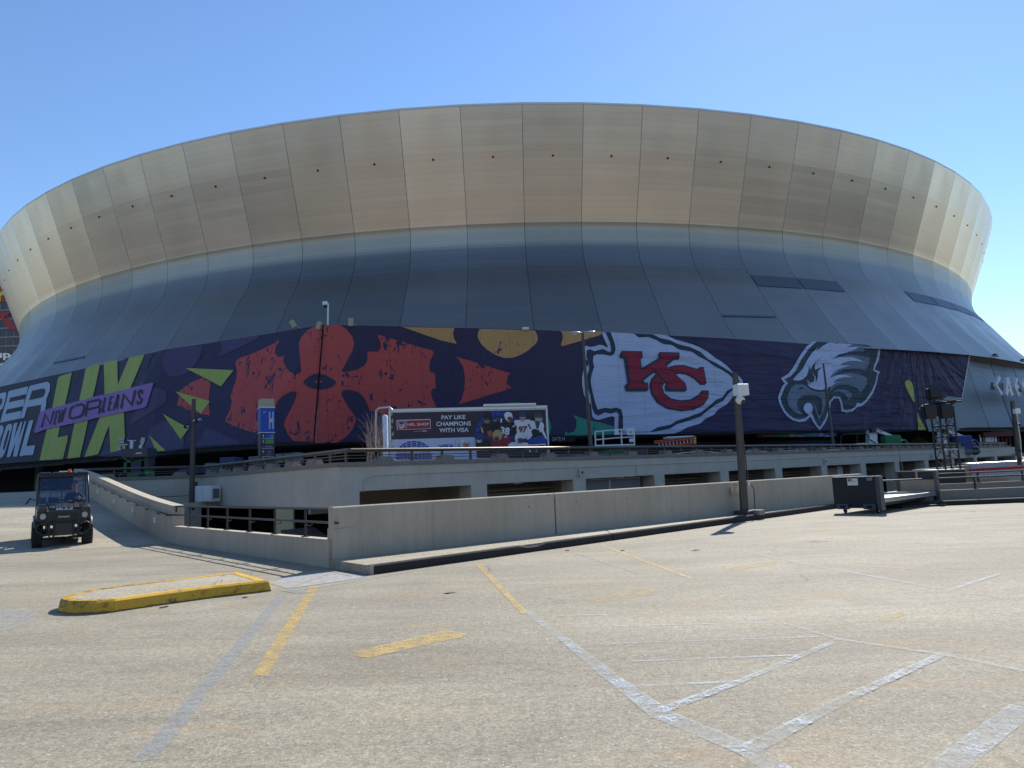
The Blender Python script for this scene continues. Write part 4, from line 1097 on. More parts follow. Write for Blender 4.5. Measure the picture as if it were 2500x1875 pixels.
sub(e2, 'feather', A6([(1345, 300), (1506, 312), (1485, 386), (1300, 390), (1190, 420), (1110, 472), (1150, 420), (1280, 398), (1380, 362), (1420, 332), (1280, 335)]), M_egrey, 4)
sub(e2, 'feather', A6([(1130, 462), (1300, 428), (1430, 434), (1558, 455), (1545, 530), (1510, 611), (1380, 590), (1250, 600), (1180, 630), (1105, 690), (1110, 650), (1170, 602), (1320, 550), (1190, 555), (1300, 500), (1480, 512), (1330, 455)]), M_egrey, 4)
sub(e2, 'feather', A6([(1085, 862), (1085, 790), (1130, 735), (1250, 690), (1200, 662), (1260, 640), (1350, 636), (1430, 652), (1520, 700), (1522, 760), (1480, 830), (1440, 880), (1405, 820), (1300, 783), (1200, 780), (1130, 810)]), M_egrey, 4)
sub(e2, 'feather', A6([(1100, 880), (1170, 838), (1260, 838), (1346, 882), (1330, 930), (1303, 965), (1262, 892), (1180, 855)]), M_egrey, 4)
sub(e2, 'crest', A6(EWh), M_kwhite, 5)
sub(e2, 'beak', A6([(670, 780), (620, 812), (582, 880), (565, 960), (590, 1040), (640, 1100), (720, 1142), (762, 1138), (700, 1080), (682, 1010), (700, 950), (760, 912), (850, 905), (930, 918), (978, 955), (985, 1060), (962, 1150), (935, 1142), (915, 1060), (870, 970), (900, 1080), (945, 1207), (1000, 1110), (1030, 1000), (1022, 870), (940, 870), (860, 850), (800, 802), (762, 780)]), M_egrey, 5)
sub(e2, 'tongue', A6([(760, 1052), (780, 1012), (815, 997), (850, 1008), (872, 1050), (862, 1110), (830, 1142), (790, 1120), (762, 1082)]), M_kwhite, 6)
sub(e2, 'nostril', A6([(700, 835), (730, 807), (767, 828), (720, 842)]), M_edark, 6)
sub(e2, 'eye', A6([(798, 738), (818, 740), (835, 765), (885, 745), (895, 700), (860, 640), (905, 690), (905, 745), (870, 775), (830, 775)]), M_kwhite, 6)
# seam at the corner and laced free edge
M_seam = mat('banner_seam', (.01, .01, .014), .7)
banner_poly('seam_gap', stroke([(789.8, 794), (783, 880), (775, 990), (768.5, 1076)], 1.5), M_seam, 7, bn)
mb = MB()
for i in range(36):
    x0, y0 = 2363 + (2331.5 - 2363) * i / 36, 871 + (1046 - 871) * i / 36
    x1, y1 = 2363 + (2331.5 - 2363) * (i + .55) / 36, 871 + (1046 - 871) * (i + .55) / 36
    banner_poly('', stroke([(x0, y0), (x1, y1)], 2.6), None, 3, None, mb)
mb.build('lacing', mat('lace_white', (.7, .7, .72), .6), bn, True, kind='stuff')
mb = MB()
for i in range(13):
    y = 1000 + i * 6.1; x = 774 - (y - 1000) * .07
    banner_poly('', stroke([(x - 1, y), (x + 1.2, y)], 1.3), None, 8, None, mb)
mb.build('corner_lacing', MATS['lace_white'], bn, True, kind='stuff')

# ---- text helper (built-in font outlines turned into mesh)
def text_geo(s, italic=0.0, bold=0.0):
    c = bpy.data.curves.new('txt', 'FONT'); c.body = s; c.shear = italic; c.offset = bold; c.fill_mode = 'BOTH'; c.resolution_u = 3
    c.align_x = 'LEFT'
    o = bpy.data.objects.new('txt', c); COL.objects.link(o)
    dg_ = bpy.context.evaluated_depsgraph_get(); dg_.update()
    me = o.evaluated_get(dg_).to_mesh()
    vs = [v.co.copy() for v in me.vertices]; fs = [tuple(p.vertices) for p in me.polygons]
    o.evaluated_get(dg_).to_mesh_clear()
    bpy.data.objects.remove(o); bpy.data.curves.remove(c)
    x0 = min(v.x for v in vs); x1 = max(v.x for v in vs); y0 = min(v.y for v in vs); y1 = max(v.y for v in vs)
    return [((v.x - x0) / (x1 - x0), (v.y - y0) / (y1 - y0)) for v in vs], fs
def text_quad(mb, s, TL, TR, BR, BL_, fn, italic=0.0, bold=0.0, mi=0):
    """fn maps the photo bearing (px,py) to a point on the real surface"""
    vs, fs = text_geo(s, italic, bold)
    out = []
    for u, v in vs:
        tx = TL[0] + (TR[0] - TL[0]) * u; ty = TL[1] + (TR[1] - TL[1]) * u
        bx = BL_[0] + (BR[0] - BL_[0]) * u; by = BL_[1] + (BR[1] - BL_[1]) * u
        out.append(fn(bx + (tx - bx) * v, by + (ty - by) * v))
    mb.add(out, fs, mi); return mb
def text_local(mb, s, origin, ux, uy, w, h, italic=0, bold=0, mi=0):
    vs, fs = text_geo(s, italic, bold); o = Vector(origin); ux = Vector(ux); uy = Vector(uy)
    mb.add([o + ux * (u * w) + uy * (v * h) for u, v in vs], fs, mi); return mb

# ================================================================== BUILDING SIGN (right)
sg = thing('building_sign', 'pale channel letters on a horizontal beam fixed to the grey siding at far right', 'sign', G(2440, 985, 8))
SC = V(2440, 985, 96.0)
sn = Vector((-math.sin(R(37)), -math.cos(R(37)), 0)).normalized()
sn = Vector((-.55, -.83, 0)).normalized()
# real wall point under the sign
q_ = sq[3]; r_ = sq[4]; SPp = (q_[0] + q_[1] + r_[0] + r_[1]) / 4; sn = (r_[1] - q_[0]).cross(r_[0] - q_[1]); sn.z = 0; sn.normalize()
if sn.dot(CAM - SPp) < 0: sn = -sn
def on_sign(x, y, off=0.0): return onp(x, y, SPp + sn * off, sn)
AS = Z(2220, 900, .12658)
M_chan = mat('channel_letter', (.66, .72, .78), .4, 0, .05, 2)
def extr(name, poly, off0, off1, m, parent):
    tri = tess(poly); f = [on_sign(x, y, off1) for x, y in poly]; b = [p - sn * (off1 - off0) for p in f]; n = len(poly)
    MB().add(f + b, tri + [tuple(n + i for i in t[::-1]) for t in tri] + [(i, (i + 1) % n, n + (i + 1) % n, n + i) for i in range(n)]).build(name, m, parent, True)
extr('backing_beam', AS([(1650, 262), (2420, 355), (2420, 460), (1650, 392)]), .25, .75, mat('beam_bronze', (.22, .20, .18), .5, .3), sg)
extr('letter', AS([(1735, 130), (1768, 190), (1702, 320), (1803, 460), (1785, 525), (1672, 320)]), .8, 1.15, M_chan, sg)
extr('letter', AS([(1880, 165), (1920, 170), (2015, 500), (1975, 530), (1958, 488), (1942, 430), (1938, 398), (1922, 290), (1905, 398), (1938, 398), (1942, 430), (1920, 432), (1905, 530), (1868, 500)]), .8, 1.15, M_chan, sg)
extr('letter', AS([(2075, 170), (2105, 210), (2065, 305), (2120, 330), (2120, 385), (2080, 385), (2140, 490), (2120, 550), (2030, 340)]), .8, 1.15, M_chan, sg)
extr('letter', AS([(2235, 190), (2262, 220), (2215, 330), (2290, 470), (2270, 560), (2170, 300)]), .8, 1.15, M_chan, sg)

# ================================================================== TOWER WITH POSTER (far left)
tw = thing('parking_tower', 'tall dark gridded building behind the stadium at far left, draped with a red poster', 'building', V(-40, 900, 300))
Y0 = 300
p_r = V(62, 900, Y0).x; ztop_ = V(20, 692, Y0).z; ztop_b = 14
MB().box((p_r - 80, Y0 + 20, ztop_ / 2 + 1), (160, 40, ztop_ - 1)).build('wall', mat('tower_dark', (.05, .055, .075), .5, 0, .2, .2), tw, True)
mb = MB()
for i in range(12):
    z = V(20, 735 + i * 22, Y0).z
    mb.box((p_r - 80, Y0 - .1, z), (160, .2, .5))
    for k in range(26):
        mb.box((p_r - 2 - k * 3.2, Y0 - .12, z + 1.3), (.22, .2, 2.4))
mb.build('railing_grid', mat('tower_frame', (.20, .21, .24), .5), tw, True)
tp = lambda x, y, off=.6: V(x, y, Y0 - off)
AT = Z(0, 680, .1688)
def tpoly(pts, m, off, name='poster_print'):
    p = AT(pts); tri = tess(p); MB().add([tp(x, y, off) for x, y in p], tri).build(name, m, tw, True)
M_tred = mat('poster_red', (.34, .025, .035), .6, 0, .25, .3); M_tlime = mat('poster_lime', (.55, .55, .05), .6)
tpoly([(-600, 70), (120, 70), (120, 330), (-600, 330)], M_tred, .5)
tpoly([(-200, 190), (140, 190), (140, 330), (-200, 330)], M_tlime, .7)
tpoly([(10, 330), (10, 260), (25, 240), (60, 240), (75, 260), (75, 330)], M_tred, .9)
tpoly([(-300, 480), (100, 490), (180, 480), (60, 560), (180, 600), (240, 620), (280, 660), (270, 740), (160, 745), (130, 720), (100, 700), (60, 620), (0, 560), (-300, 700)], M_tred, .7)
tpoly([(180, 600), (230, 600), (250, 650), (220, 700), (180, 680), (170, 640)], MATS['tower_dark'], .9)
tpoly([(155, 870), (200, 895), (280, 910), (280, 920), (200, 905), (150, 880)], M_tred, .9)
mb = MB(); text_quad(mb, 'up', (-12, 862), (26, 862), (26, 879), (-12, 879), lambda x, y: tp(x, y, 1.1), bold=.03)
text_quad(mb, 'io', (-4, 882), (12, 882), (12, 897), (-4, 897), lambda x, y: tp(x, y, 1.1), bold=.03)
mb.build('poster_lettering', M_white, tw, True)
# ================================================================== GROUND MARKINGS
M_py = mat_paint('line_yellow', (.56, .39, .14), .52, .42, .75)
M_pyf = mat_paint('line_yellow_faded', (.52, .38, .17), .26, .5, .5)
M_pb = mat_paint('line_bluegrey', (.34, .365, .37), .42, .2, .6)
M_pbf = mat_paint('line_blue_faded', (.50, .57, .62), .19, .62, .5)
M_pwf = mat_paint('patch_faded', (.46, .46, .45), .3, .3, .6)
M_pw = mat_paint('patch_white', (.46, .46, .45), .6, .3, .8)
LW = [.68]
def mark(polys, m, lab, cat='road marking', name='painted_line', z=.004):
    mb = MB()
    for p in polys:
        mb.add([G(x, y, z) for x, y in p], tess(p))
    o = mb.build(name, m); tag(o, lab, cat); return o
def ln(a, b, wa_, wb_=None):                           # tapered line a->b, widths in metres on the slab
    wb_ = wa_ if wb_ is None else wb_
    A_, B_ = G(*a), G(*b); d = (B_ - A_).normalized(); n = Vector((-d.y, d.x, 0)); wa_ *= LW[0]; wb_ *= LW[0]
    return [A_ + n * wa_ / 2, B_ + n * wb_ / 2, B_ - n * wb_ / 2, A_ - n * wa_ / 2]
def mline(segs, m, lab, z=.004, name='painted_line'):
    mb = MB()
    for s in segs:
        q = ln(*s); mb.add([(p.x, p.y, z) for p in q], [(0, 1, 2, 3)])
    o = mb.build(name, m); tag(o, lab, 'road marking'); return o
mark([[(758, 1431), (778, 1432), (652, 1650), (614, 1650)]], M_py, 'bright yellow bay line nearest the camera at left')
mline([((690, 1452), (352, 1858), .22, .21)], M_pb, 'long blue-grey painted-out stripe running toward the camera at left', .006)
mline([((1166, 1378), (1283, 1500), .14, .13)], M_py, 'short worn yellow line starting at the kerb, left of centre', .005)
mline([((1470, 1332), (1688, 1413), .11, .11)], M_py, 'yellow line starting beside the kerb joint')
mline([((1676, 1300), (1712, 1307), .1, .1)], M_pyf, 'small yellow stub under the kerb near the camera pole')
mline([((1872, 1338), (1962, 1358), .1, .1)], M_pyf, 'short faint yellow line right of centre')
mline([((1960, 1292), (2160, 1316), .09, .09)], M_pyf, 'far thin yellow line in front of the flat cart')
mark([[(860, 1590), (1000, 1560), (1090, 1538), (1140, 1548), (1125, 1556), (1060, 1570), (900, 1606), (868, 1602)]], M_py, 'worn yellow arrow stencil in the left half of the deck', 'road marking', 'painted_arrow')
mark([[(1420, 1462), (1500, 1450), (1560, 1434), (1605, 1440), (1590, 1450), (1510, 1464), (1460, 1470)]], M_pyf, 'faded yellow arrow stencil in the middle of the deck', 'road marking', 'painted_arrow')
mark([[(1765, 1388), (1850, 1374), (1905, 1366), (1890, 1378), (1830, 1388), (1800, 1394)]], M_pyf, 'faint yellow arrow stencil beyond the centre bays', 'road marking', 'painted_arrow')
mark([[(2140, 1512), (2200, 1490), (2210, 1500), (2160, 1520)]], M_pyf, 'tiny faded yellow smudge at the right of the deck', 'road marking', 'painted_arrow')
mline([((1283, 1492), (1375, 1560), .14, .16), ((1375, 1560), (1500, 1660), .16, .2), ((1500, 1660), (1615, 1745), .2, .26), ((1615, 1745), (1830, 1835), .26, .24), ((1830, 1835), (1930, 1900), .24, .24)], M_pbf, 'long blue-white scuffed line curving across the middle of the deck', .006)
mline([((1370, 1533), (1905, 1519), .07, .06)], M_pbf, 'upper bright pale cross-hatch line')
mline([((1360, 1504), (1815, 1493), .05, .05)], M_pbf, 'thin pale cross-hatch line above the bright one')
mline([((1420, 1574), (2000, 1555), .06, .05)], M_pbf, 'pale cross-hatch line just below the bright one')
mline([((1545, 1615), (1950, 1600), .06, .07)], M_pbf, 'fourth pale cross-hatch line')
mline([((1500, 1678), (1810, 1664), .08, .1)], M_pbf, 'lowest pale cross-hatch line')
mline([((1905, 1520), (2050, 1562), .06, .08), ((2050, 1562), (2310, 1600), .1, .1), ((2310, 1600), (2500, 1640), .1, .1)], M_pbf, 'pale line running off toward the right edge', .007)
mline([((2050, 1562), (1800, 1668), .1, .11), ((1800, 1668), (1605, 1740), .12, .16)], M_pbf, 'diagonal pale line closing the hatched bay', .008)
mline([((2300, 1600), (2050, 1715), .12, .14), ((2050, 1715), (1830, 1832), .15, .2)], M_pbf, 'second wide diagonal pale band right of the hatched bay', .009)
mline([((2500, 1728), (2290, 1890), .24, .26)], M_pbf, 'wide pale band crossing the bottom right corner', .005)
mline([((1830, 1350), (2020, 1388), .09, .09), ((2020, 1388), (2292, 1437), .11, .11)], M_pbf, 'long white line in the right half of the deck', .006)
mline([((2440, 1402), (2315, 1443), .09, .11), ((2440, 1402), (2060, 1380), .09, .05)], M_pbf, 'white angled line meeting at a point near the right edge', .007)
mline([((1400, 1350), (1560, 1400), .12, .14)], M_pb, 'blue-grey painted-out strip between two yellow lines')
mline([((705, 1447), (1010, 1395), .09, .1)], M_pb, 'thin blue-grey stripe from the island end to the kerb corner', .008)
mline([((712, 1436), (900, 1410), .09, .07)], M_pb, 'upper blue-grey stripe beside the kerb corner', .009)
mline([((700, 1441), (748, 1449), .3, .3)], M_pb, 'short blue-grey patch at the head of the bay line', .010)
mark([[(660, 1425), (700, 1408), (735, 1404), (795, 1394), (830, 1396), (900, 1407), (820, 1420), (705, 1437)]], M_pw, 'pale repainted concrete patch between the yellow island and the kerb corner', 'road marking', 'paint_patch')
mline([((662, 1424), (703, 1438), .1, .1), ((706, 1436), (815, 1397), .12, .1), ((815, 1397), (862, 1408), .12, .1)], M_pyf, 'faded yellow zigzag across the pale patch', .013)
mark([[(-40, 1492), (60, 1488), (95, 1500), (80, 1518), (30, 1536), (-40, 1548)]], M_pwf, 'pale worn patch at the left edge of the deck', 'road marking', 'paint_patch', .005)
# litter
for (x, y, w, lab) in ((1700, 1343, .12, 'flattened white scrap on the deck right of the yellow line'), (1100, 1446, .11, 'crumpled pale scrap on the deck below the kerb')):
    p = G(x, y, .01)
    o = MB().add([(p.x - w, p.y, .012), (p.x - w * .3, p.y - .06, .03), (p.x + w * .2, p.y - .03, .014), (p.x + w, p.y + .01, .022), (p.x + w * .4, p.y + .07, .03), (p.x - w * .4, p.y + .05, .012)], [(0, 1, 5), (1, 2, 5), (2, 4, 5), (2, 3, 4)]).build('litter', M_inner); tag(o, lab, 'litter')
for i, (x, y) in enumerate(((598, 1460), (1520, 1345), (1385, 1345), (400, 1484))):
    p = G(x, y); o = MB().box((p.x, p.y, .012), (.07 + .02 * i, .02, .012), R(20 * i)).build('debris', M_dirty)
    tag(o, ['dark sliver of debris near the yellow island end', 'dark twig lying across the yellow line beside the kerb joint', 'dark sliver on the deck under the chipped kerb', 'small dark chip below the yellow island'][i], 'debris')

# ================================================================== YELLOW ISLAND
ISL = [(148, 1463.6), (149, 1459), (155, 1455), (174, 1450), (215, 1441.5), (271, 1432), (400, 1417.5), (499, 1406), (580, 1396), (658, 1417), (630, 1418.5), (520, 1430), (400, 1446), (282, 1463), (230, 1466.5), (190, 1467.5), (163, 1466.5)]
ISL = [(147.5, 1463.6), (149, 1459), (155, 1455), (174, 1450), (215, 1441.5), (271, 1432), (400, 1417.5), (499, 1406), (580, 1396), (655, 1416.5), (630, 1419), (520, 1431), (400, 1446.5), (282, 1463), (235, 1467.2), (195, 1468.2), (163, 1467)]
top = [G(x, y, .17) for x, y in ISL]
cen = sum(top, Vector()) / len(top)
isl = thing('traffic_island', 'long low concrete island with thick yellow painted kerb and rounded left end', 'traffic island', (cen.x, cen.y, 0))
def offp(ps, d):
    out = []; n = len(ps)
    for i in range(n):
        a, b, c = ps[i - 1], ps[i], ps[(i + 1) % n]
        e1 = (b - a); e2 = (c - b); e1.z = e2.z = 0
        n1 = Vector((e1.y, -e1.x, 0)).normalized(); n2 = Vector((e2.y, -e2.x, 0)).normalized()
        m_ = (n1 + n2); m_ = m_ / max(m_.length_squared / 2, .5) if m_.length > 0 else n1
        out.append(b + m_ * d)
    return out
area = sum(top[i].x * top[(i + 1) % len(top)].y - top[(i + 1) % len(top)].x * top[i].y for i in range(len(top)))
sg_ = 1 if area > 0 else -1
M_ykerb = bpy.data.materials.new('kerb_yellow'); t_, b_, o_ = nt(M_ykerb); p_ = pos(t_)
sz_ = t_.nodes.new('ShaderNodeSeparateXYZ'); t_.links.new(p_, sz_.inputs[0])
gr_ = ramp(t_, math_n(t_, 'ADD', noise(t_, p_, 5, 7, .75), math_n(t_, 'MULTIPLY', ramp(t_, noise(t_, p_, .55, 2), .5, .62), .12)), .60, .72)
yc = mixc(t_, 1.0, (.66, .38, .025), math_n(t_, 'MULTIPLY_ADD', noise(t_, p_, 22, 4), .5, .72), 'MULTIPLY')
yc = mixc(t_, math_n(t_, 'MULTIPLY', gr_, .85), yc, (.05, .045, .03))
end_ = math_n(t_, 'MULTIPLY', ramp(t_, sz_.outputs[0], -6.6, -5.6, (1, 1, 1), (0, 0, 0)), ramp(t_, noise(t_, p_, 7, 6, .8), .42, .6)) if False else math_n(t_, 'MULTIPLY', math_n(t_, 'MULTIPLY', math_n(t_, 'LESS_THAN', sz_.outputs[0], -5.7), math_n(t_, 'GREATER_THAN', sz_.outputs[2], .07)), ramp(t_, noise(t_, p_, 6, 7, .8), .44, .60))
yc = mixc(t_, math_n(t_, 'MULTIPLY', end_, .8), yc, (.035, .03, .02))
rub = math_n(t_, 'LESS_THAN', sz_.outputs[2], math_n(t_, 'MULTIPLY', noise(t_, p_, 9, 4), .045))
yc = mixc(t_, math_n(t_, 'MULTIPLY', rub, .7), yc, (.05, .045, .035))
t_.links.new(yc, b_.inputs['Base Color']); b_.inputs['Roughness'].default_value = .65; bump(t_, b_, noise(t_, p_, 45, 4), .35, .01)
MATS['kerb_yellow'] = M_ykerb
o0 = [Vector((p.x, p.y, 0)) for p in offp(top, sg_ * .035)]; o1 = [Vector((p.x, p.y, .145)) for p in offp(top, sg_ * .005)]
o2 = [Vector((p.x, p.y, .172)) for p in offp(top, -sg_ * .025)]; o3 = [Vector((p.x, p.y, .172)) for p in offp(top, -sg_ * .15)]; o4 = [Vector((p.x, p.y, .12)) for p in offp(top, -sg_ * .151)]
rings_ = [o0, o1, o2, o3, o4]; n_i = len(top); vs = [v for g in rings_ for v in g]
fs = [(i * n_i + k, i * n_i + (k + 1) % n_i, (i + 1) * n_i + (k + 1) % n_i, (i + 1) * n_i + k) for i in range(4) for k in range(n_i)]
MB().add(vs, fs).build('kerb', M_ykerb, isl, True)
MB().prism([(p.x, p.y) for p in o3], .02, .166).build('infill', M_walk, isl, True)
# stencilled number on the rounded end
q0 = G(176, 1489, 0); 
mbt = MB()
for i in range(2):
    s = Vector((o0[15].x, o0[15].y, 0)) if False else None
fn_ = lambda x, y: onp(x, y, G(185, 1491, 0), Vector((-.35, -1, 0)).normalized()) + Vector((-.01, -.05, 0))
text_quad(mbt, '77', (169, 1477), (186, 1477), (186, 1488), (169, 1488), lambda x, y: fn_(x, y), bold=-.01)
mbt.build('stencil', M_dirty, isl, True)

# ================================================================== POLES
def sqpole(mb, a, b, wa_, wb_):
    a = Vector(a); b = Vector(b)
    f = lambda c, w: [c + Vector((x * w / 2, y * w / 2, 0)) for x, y in ((-1, -1), (1, -1), (1, 1), (-1, 1))]
    mb.hexa(f(a, wa_), f(b, wb_))
_d = (wb - wa); _d.z = 0; _d.normalize(); pb_ = onp(1818, 1251, Vector((wall_a.x, wall_a.y, 0)) + Vector((_d.y, -_d.x, 0)) * .34, Vector((_d.y, -_d.x, 0))); pb_.z = .165; ptp = V(1790, 910, pb_.y)
t0 = thing('camera_pole', 'square bronze pole on the sidewalk carrying a white box and dome camera', 'pole', pb_)
mb = MB(); sqpole(mb, pb_ + Vector((0, 0, .1)), (ptp.x + .06, ptp.y, ptp.z), .21, .14); mb.build('mast', M_pole, t0, True)
MB().box(pb_ + Vector((0, 0, .06)), (.5, .5, .12), R(40), bev=.015).build('base_plate', M_pole, t0, True)
MB().box(pb_ + Vector((.36, -.05, .05)), (.32, .4, .16), R(40), bev=.02).build('junction_box', M_inner, t0, True)
bx = V(1807, 953, pb_.y - .1)
mb = MB(); mb.box(bx + Vector((.0, -.08, 0)), (.40, .30, .36), R(15), bev=.02).build('equipment_box', M_white, t0, True)
dc_ = V(1800, 978, pb_.y - .15)
cmh = MB().sph(dc_ + Vector((.06, -.1, -.0)), (.15, .15, .13)).box(dc_ + Vector((.04, -.1, .12)), (.12, .2, .08)).build('dome_camera', M_white, t0, True)
MB().sph(dc_ + Vector((.1, -.16, -.04)), .09).build('lens', M_blackm, cmh, True)
MB().tube([ptp.lerp(pb_, .18) + Vector((.12, -.06, 0)), ptp.lerp(pb_, .5) + Vector((.13, -.06, 0)), pb_ + Vector((.16, -.1, 1.0)), pb_ + Vector((.32, -.1, .8)), pb_ + Vector((.3, -.1, .15))], .016, 6).build('cable', M_blackm, t0, True)
MB().box(pb_ + Vector((.17, -.06, .95)), (.08, .12, .16)).build('switch', M_alum, t0, True)
# parapet sign
spn = (wb - wa); spn.z = 0; spn.normalize(); sn_ = Vector((spn.y, -spn.x, 0))
sp_ = V(1796, 1193, wall_a.lerp(wb, .62).y); 
wp_ = Vector((wall_a.x, wall_a.y, 0))
def on_wall(x, y, off=.02): return onp(x, y, wp_ + sn_ * off, sn_)
t0 = thing('parking_sign', 'small cream sign on the parapet beside the pole reading ROW C LEVEL 3', 'sign', on_wall(1795, 1206))
cn = [on_wall(x, y) for x, y in ((1784, 1180), (1807, 1178.5), (1808, 1205), (1786, 1206.5))]
MB().hexa([c - sn_ * .015 for c in cn], [c for c in cn]).build('plate', mat('sign_cream', (.62, .55, .38), .5, 0, .05, 4), t0, True)
mb = MB(); fw = lambda x, y: on_wall(x, y, .024)
text_quad(mb, 'ROW', (1790, 1182), (1801, 1181.4), (1801, 1185.6), (1790, 1186), fw)
text_quad(mb, 'C', (1792.5, 1188.5), (1799, 1188), (1799, 1196.6), (1792.5, 1197), fw)
text_quad(mb, 'LEVEL 3', (1788, 1200), (1804, 1199), (1804, 1203), (1788, 1204), fw)
mb.build('lettering', M_blackm, t0, True)
# left pole with small cameras
lp0 = V(468, 1228, 41.0); lp1 = V(473, 974, 41.0)
t0 = thing('camera_pole', 'tall square grey pole with small cameras standing before the left plaza wall', 'pole', lp0)
mb = MB(); sqpole(mb, lp0 + Vector((0, 0, -.4)), lp1, .24, .16); mb.build('mast', M_pole, t0, True)
for (x, y, s) in ((455, 1041, -1), (481, 1026, 1)):
    p = V(x, y, 40.8)
    c_ = MB().sph(p, (.17, .15, .13)).box(p + Vector((0, 0, .16)), (.36, .1, .07)).build('camera', M_blackm, t0, True)
    MB().sph(p + Vector((-.12 * s, -.1, -.03)), .07).sph(p + Vector((.14 * s, -.1, .0)), .07).build('lens', M_galv, c_, True)
MB().tube([V(476, 1023, 40.9), V(486, 1020, 40.8), V(492, 1026, 40.8)], .04, 6).build('bracket', M_galv, t0, True)
MB().box(V(478, 1181, 40.95), (.16, .12, .24)).tube([V(476, 1157, 41.), V(474, 1165, 40.9), V(474, 1190, 40.9)], .02, 6).build('switch', M_blackm, t0, True)
# cabinet on the wall
t0 = thing('electrical_cabinet', 'pale grey double-door cabinet with louvred side on the plaza wall next to the left pole', 'cabinet', V(500, 1226, 40.6))
c0, c1 = V(474.5, 1206, 40.9), V(514, 1206, 40.2)
hgt = V(494, 1187, 40.5).z - V(494, 1226, 40.5).z
d_ = (c1 - c0); d_.z = 0; L_c = d_.length; az_ = math.atan2(d_.y, d_.x); mid = (c0 + c1) / 2
nrm_ = Vector((d_.y, -d_.x, 0)).normalized()
MB().box(mid - nrm_ * .35, (L_c, .6, hgt), az_, bev=.015).build('body', M_white, t0, True)
for s in (-1, 1): MB().box(mid + d_.normalized() * s * L_c * .25 - nrm_ * .04, (L_c * .49 - .02, .03, hgt - .06), az_, bev=.008).build('door', M_white, t0, True)
MB().box(mid + d_.normalized() * (L_c / 2 + .012) - nrm_ * .35, (.02, .4, hgt * .6), az_).build('louvre', M_scr, t0, True)
# twin-arm lamp posts on the plaza
def lamp(pxt, pyt, pxb, dist, lab, s=1.0):
    tp_ = V(pxt, pyt, dist); bt = V(pxb, 1088, dist); bt.z = 1.86
    t0 = thing('lamp_post', lab, 'lamp post', bt, group='twin-arm lamp posts on the plaza')
    MB().cyl(bt, tp_, .125 * s, .075 * s, n=10).build('mast', M_pole, t0, True)
    MB().cyl(bt, bt + Vector((0, 0, .25)), .28, n=12).build('base', M_pole, t0, True)
    for sgn in (-1, 1):
        h = MB(); c = tp_ + Vector((sgn * .42 * s, 0, .01))
        h.sph(c, (.33 * s, .16, .06), 14, 6); h.tube([tp_ + Vector((0, 0, -.05)), c - Vector((sgn * .2, 0, 0))], .035, 6)
        hh = h.build('lamp_head', M_galv, t0, True)
        MB().sph(c + Vector((0, 0, -.05)), (.2 * s, .1, .04), 12, 4).build('lens', M_white, hh, True)
lamp(1422, 812, 1443, 40, 'tall twin-arm lamp post in front of the arrowhead emblem', 1.0)
lamp(2010, 887, 2035, 62, 'tall twin-arm lamp post in front of the eagle head emblem', 1.0)
# far right mast with box
r0 = V(2490, 1136, 44); r1 = V(2467, 979, 44)
t0 = thing('camera_pole', 'square pole with white box on the far parapet at the right edge', 'pole', r0)
mb = MB(); sqpole(mb, r0, (r1.x + .1, 44, r1.z), .2, .16); mb.build('mast', M_pole, t0, True)
MB().box(V(2482, 1004, 43.7), (.32, .25, .3), bev=.02).build('equipment_box', M_white, t0, True)
MB().tube([V(2482, 1011, 43.8), V(2491, 1075, 43.8), V(2495, 1130, 43.8)], .035, 6).build('conduit', M_galv, t0, True)
for y in (1037, 1100, 1120): MB().sph(V(2489, y, 43.8), .1, 8, 6).build('camera', M_blackm, t0, True)

# ---- floodlights and camera stick on the podium roof edge
def flood(px, py, tilt, lab):
    p = on_banner(px, py, .3)
    t0 = thing('floodlight', lab, 'floodlight', p, group='floodlights on the podium roof edge')
    MB().box(p, (.42, .2, .66), M=Matrix.Rotation(R(tilt), 4, 'Y'), bev=.05).build('housing', mat('flood_tan', (.42, .34, .24), .5), t0, True)
    MB().tube([p + Vector((0, .1, 0)), p + Vector((.5, .5, -.35)), p + Vector((1.0, .8, -.55))], .05, 6).build('arm', MATS['flood_tan'], t0, True)
flood(721, 793, -28, 'left tan floodlight, tilted, on the podium roof edge')
flood(784, 797, 18, 'tan floodlight at the banner corner beside the camera mast'); flood(855, 787, 4, 'upright tan floodlight right of the camera mast')
p = on_banner(800, 794, .1); q = V(801, 741, p.y)
t0 = thing('camera_mast', 'thin white camera mast rising above the banner corner', 'camera', p)
MB().cyl(p, q, .07, n=8).build('mast', M_white, t0, True)
MB().box(q + Vector((-.22, -.05, .0)), (.4, .3, .32), bev=.06).build('camera_body', M_white, t0, True); MB().sph(q + Vector((-.2, -.08, -.22)), .15).build('lens', M_blackm, t0, True)
for (x, y, lab) in ((1281, 803, 'small white cylinder lamp on the banner top above the orange disc'),):
    p = on_banner(x, y, .3); o = MB().cyl(p - Vector((.28, 0, 0)), p + Vector((.28, 0, 0)), .14, n=10).build('wall_lamp', M_white); tag(o, lab, 'lamp')
for (x, y, lab) in ((2437, 875, 'dark perched fixture on the grey siding top left of the two'), (2495, 880, 'dark fixture on the grey siding top at the right edge')):
    a_ = A0 + DA * (21.9 if x < 2450 else 23.3); p = dome(a_, 108.6, 14.25)
    o = MB().box(p, (1.6, .3, .12), a_).box(p + Vector((0, 0, .15)), (.5, .4, .3), a_).build('roof_fixture', M_blackm); tag(o, lab, 'fixture')
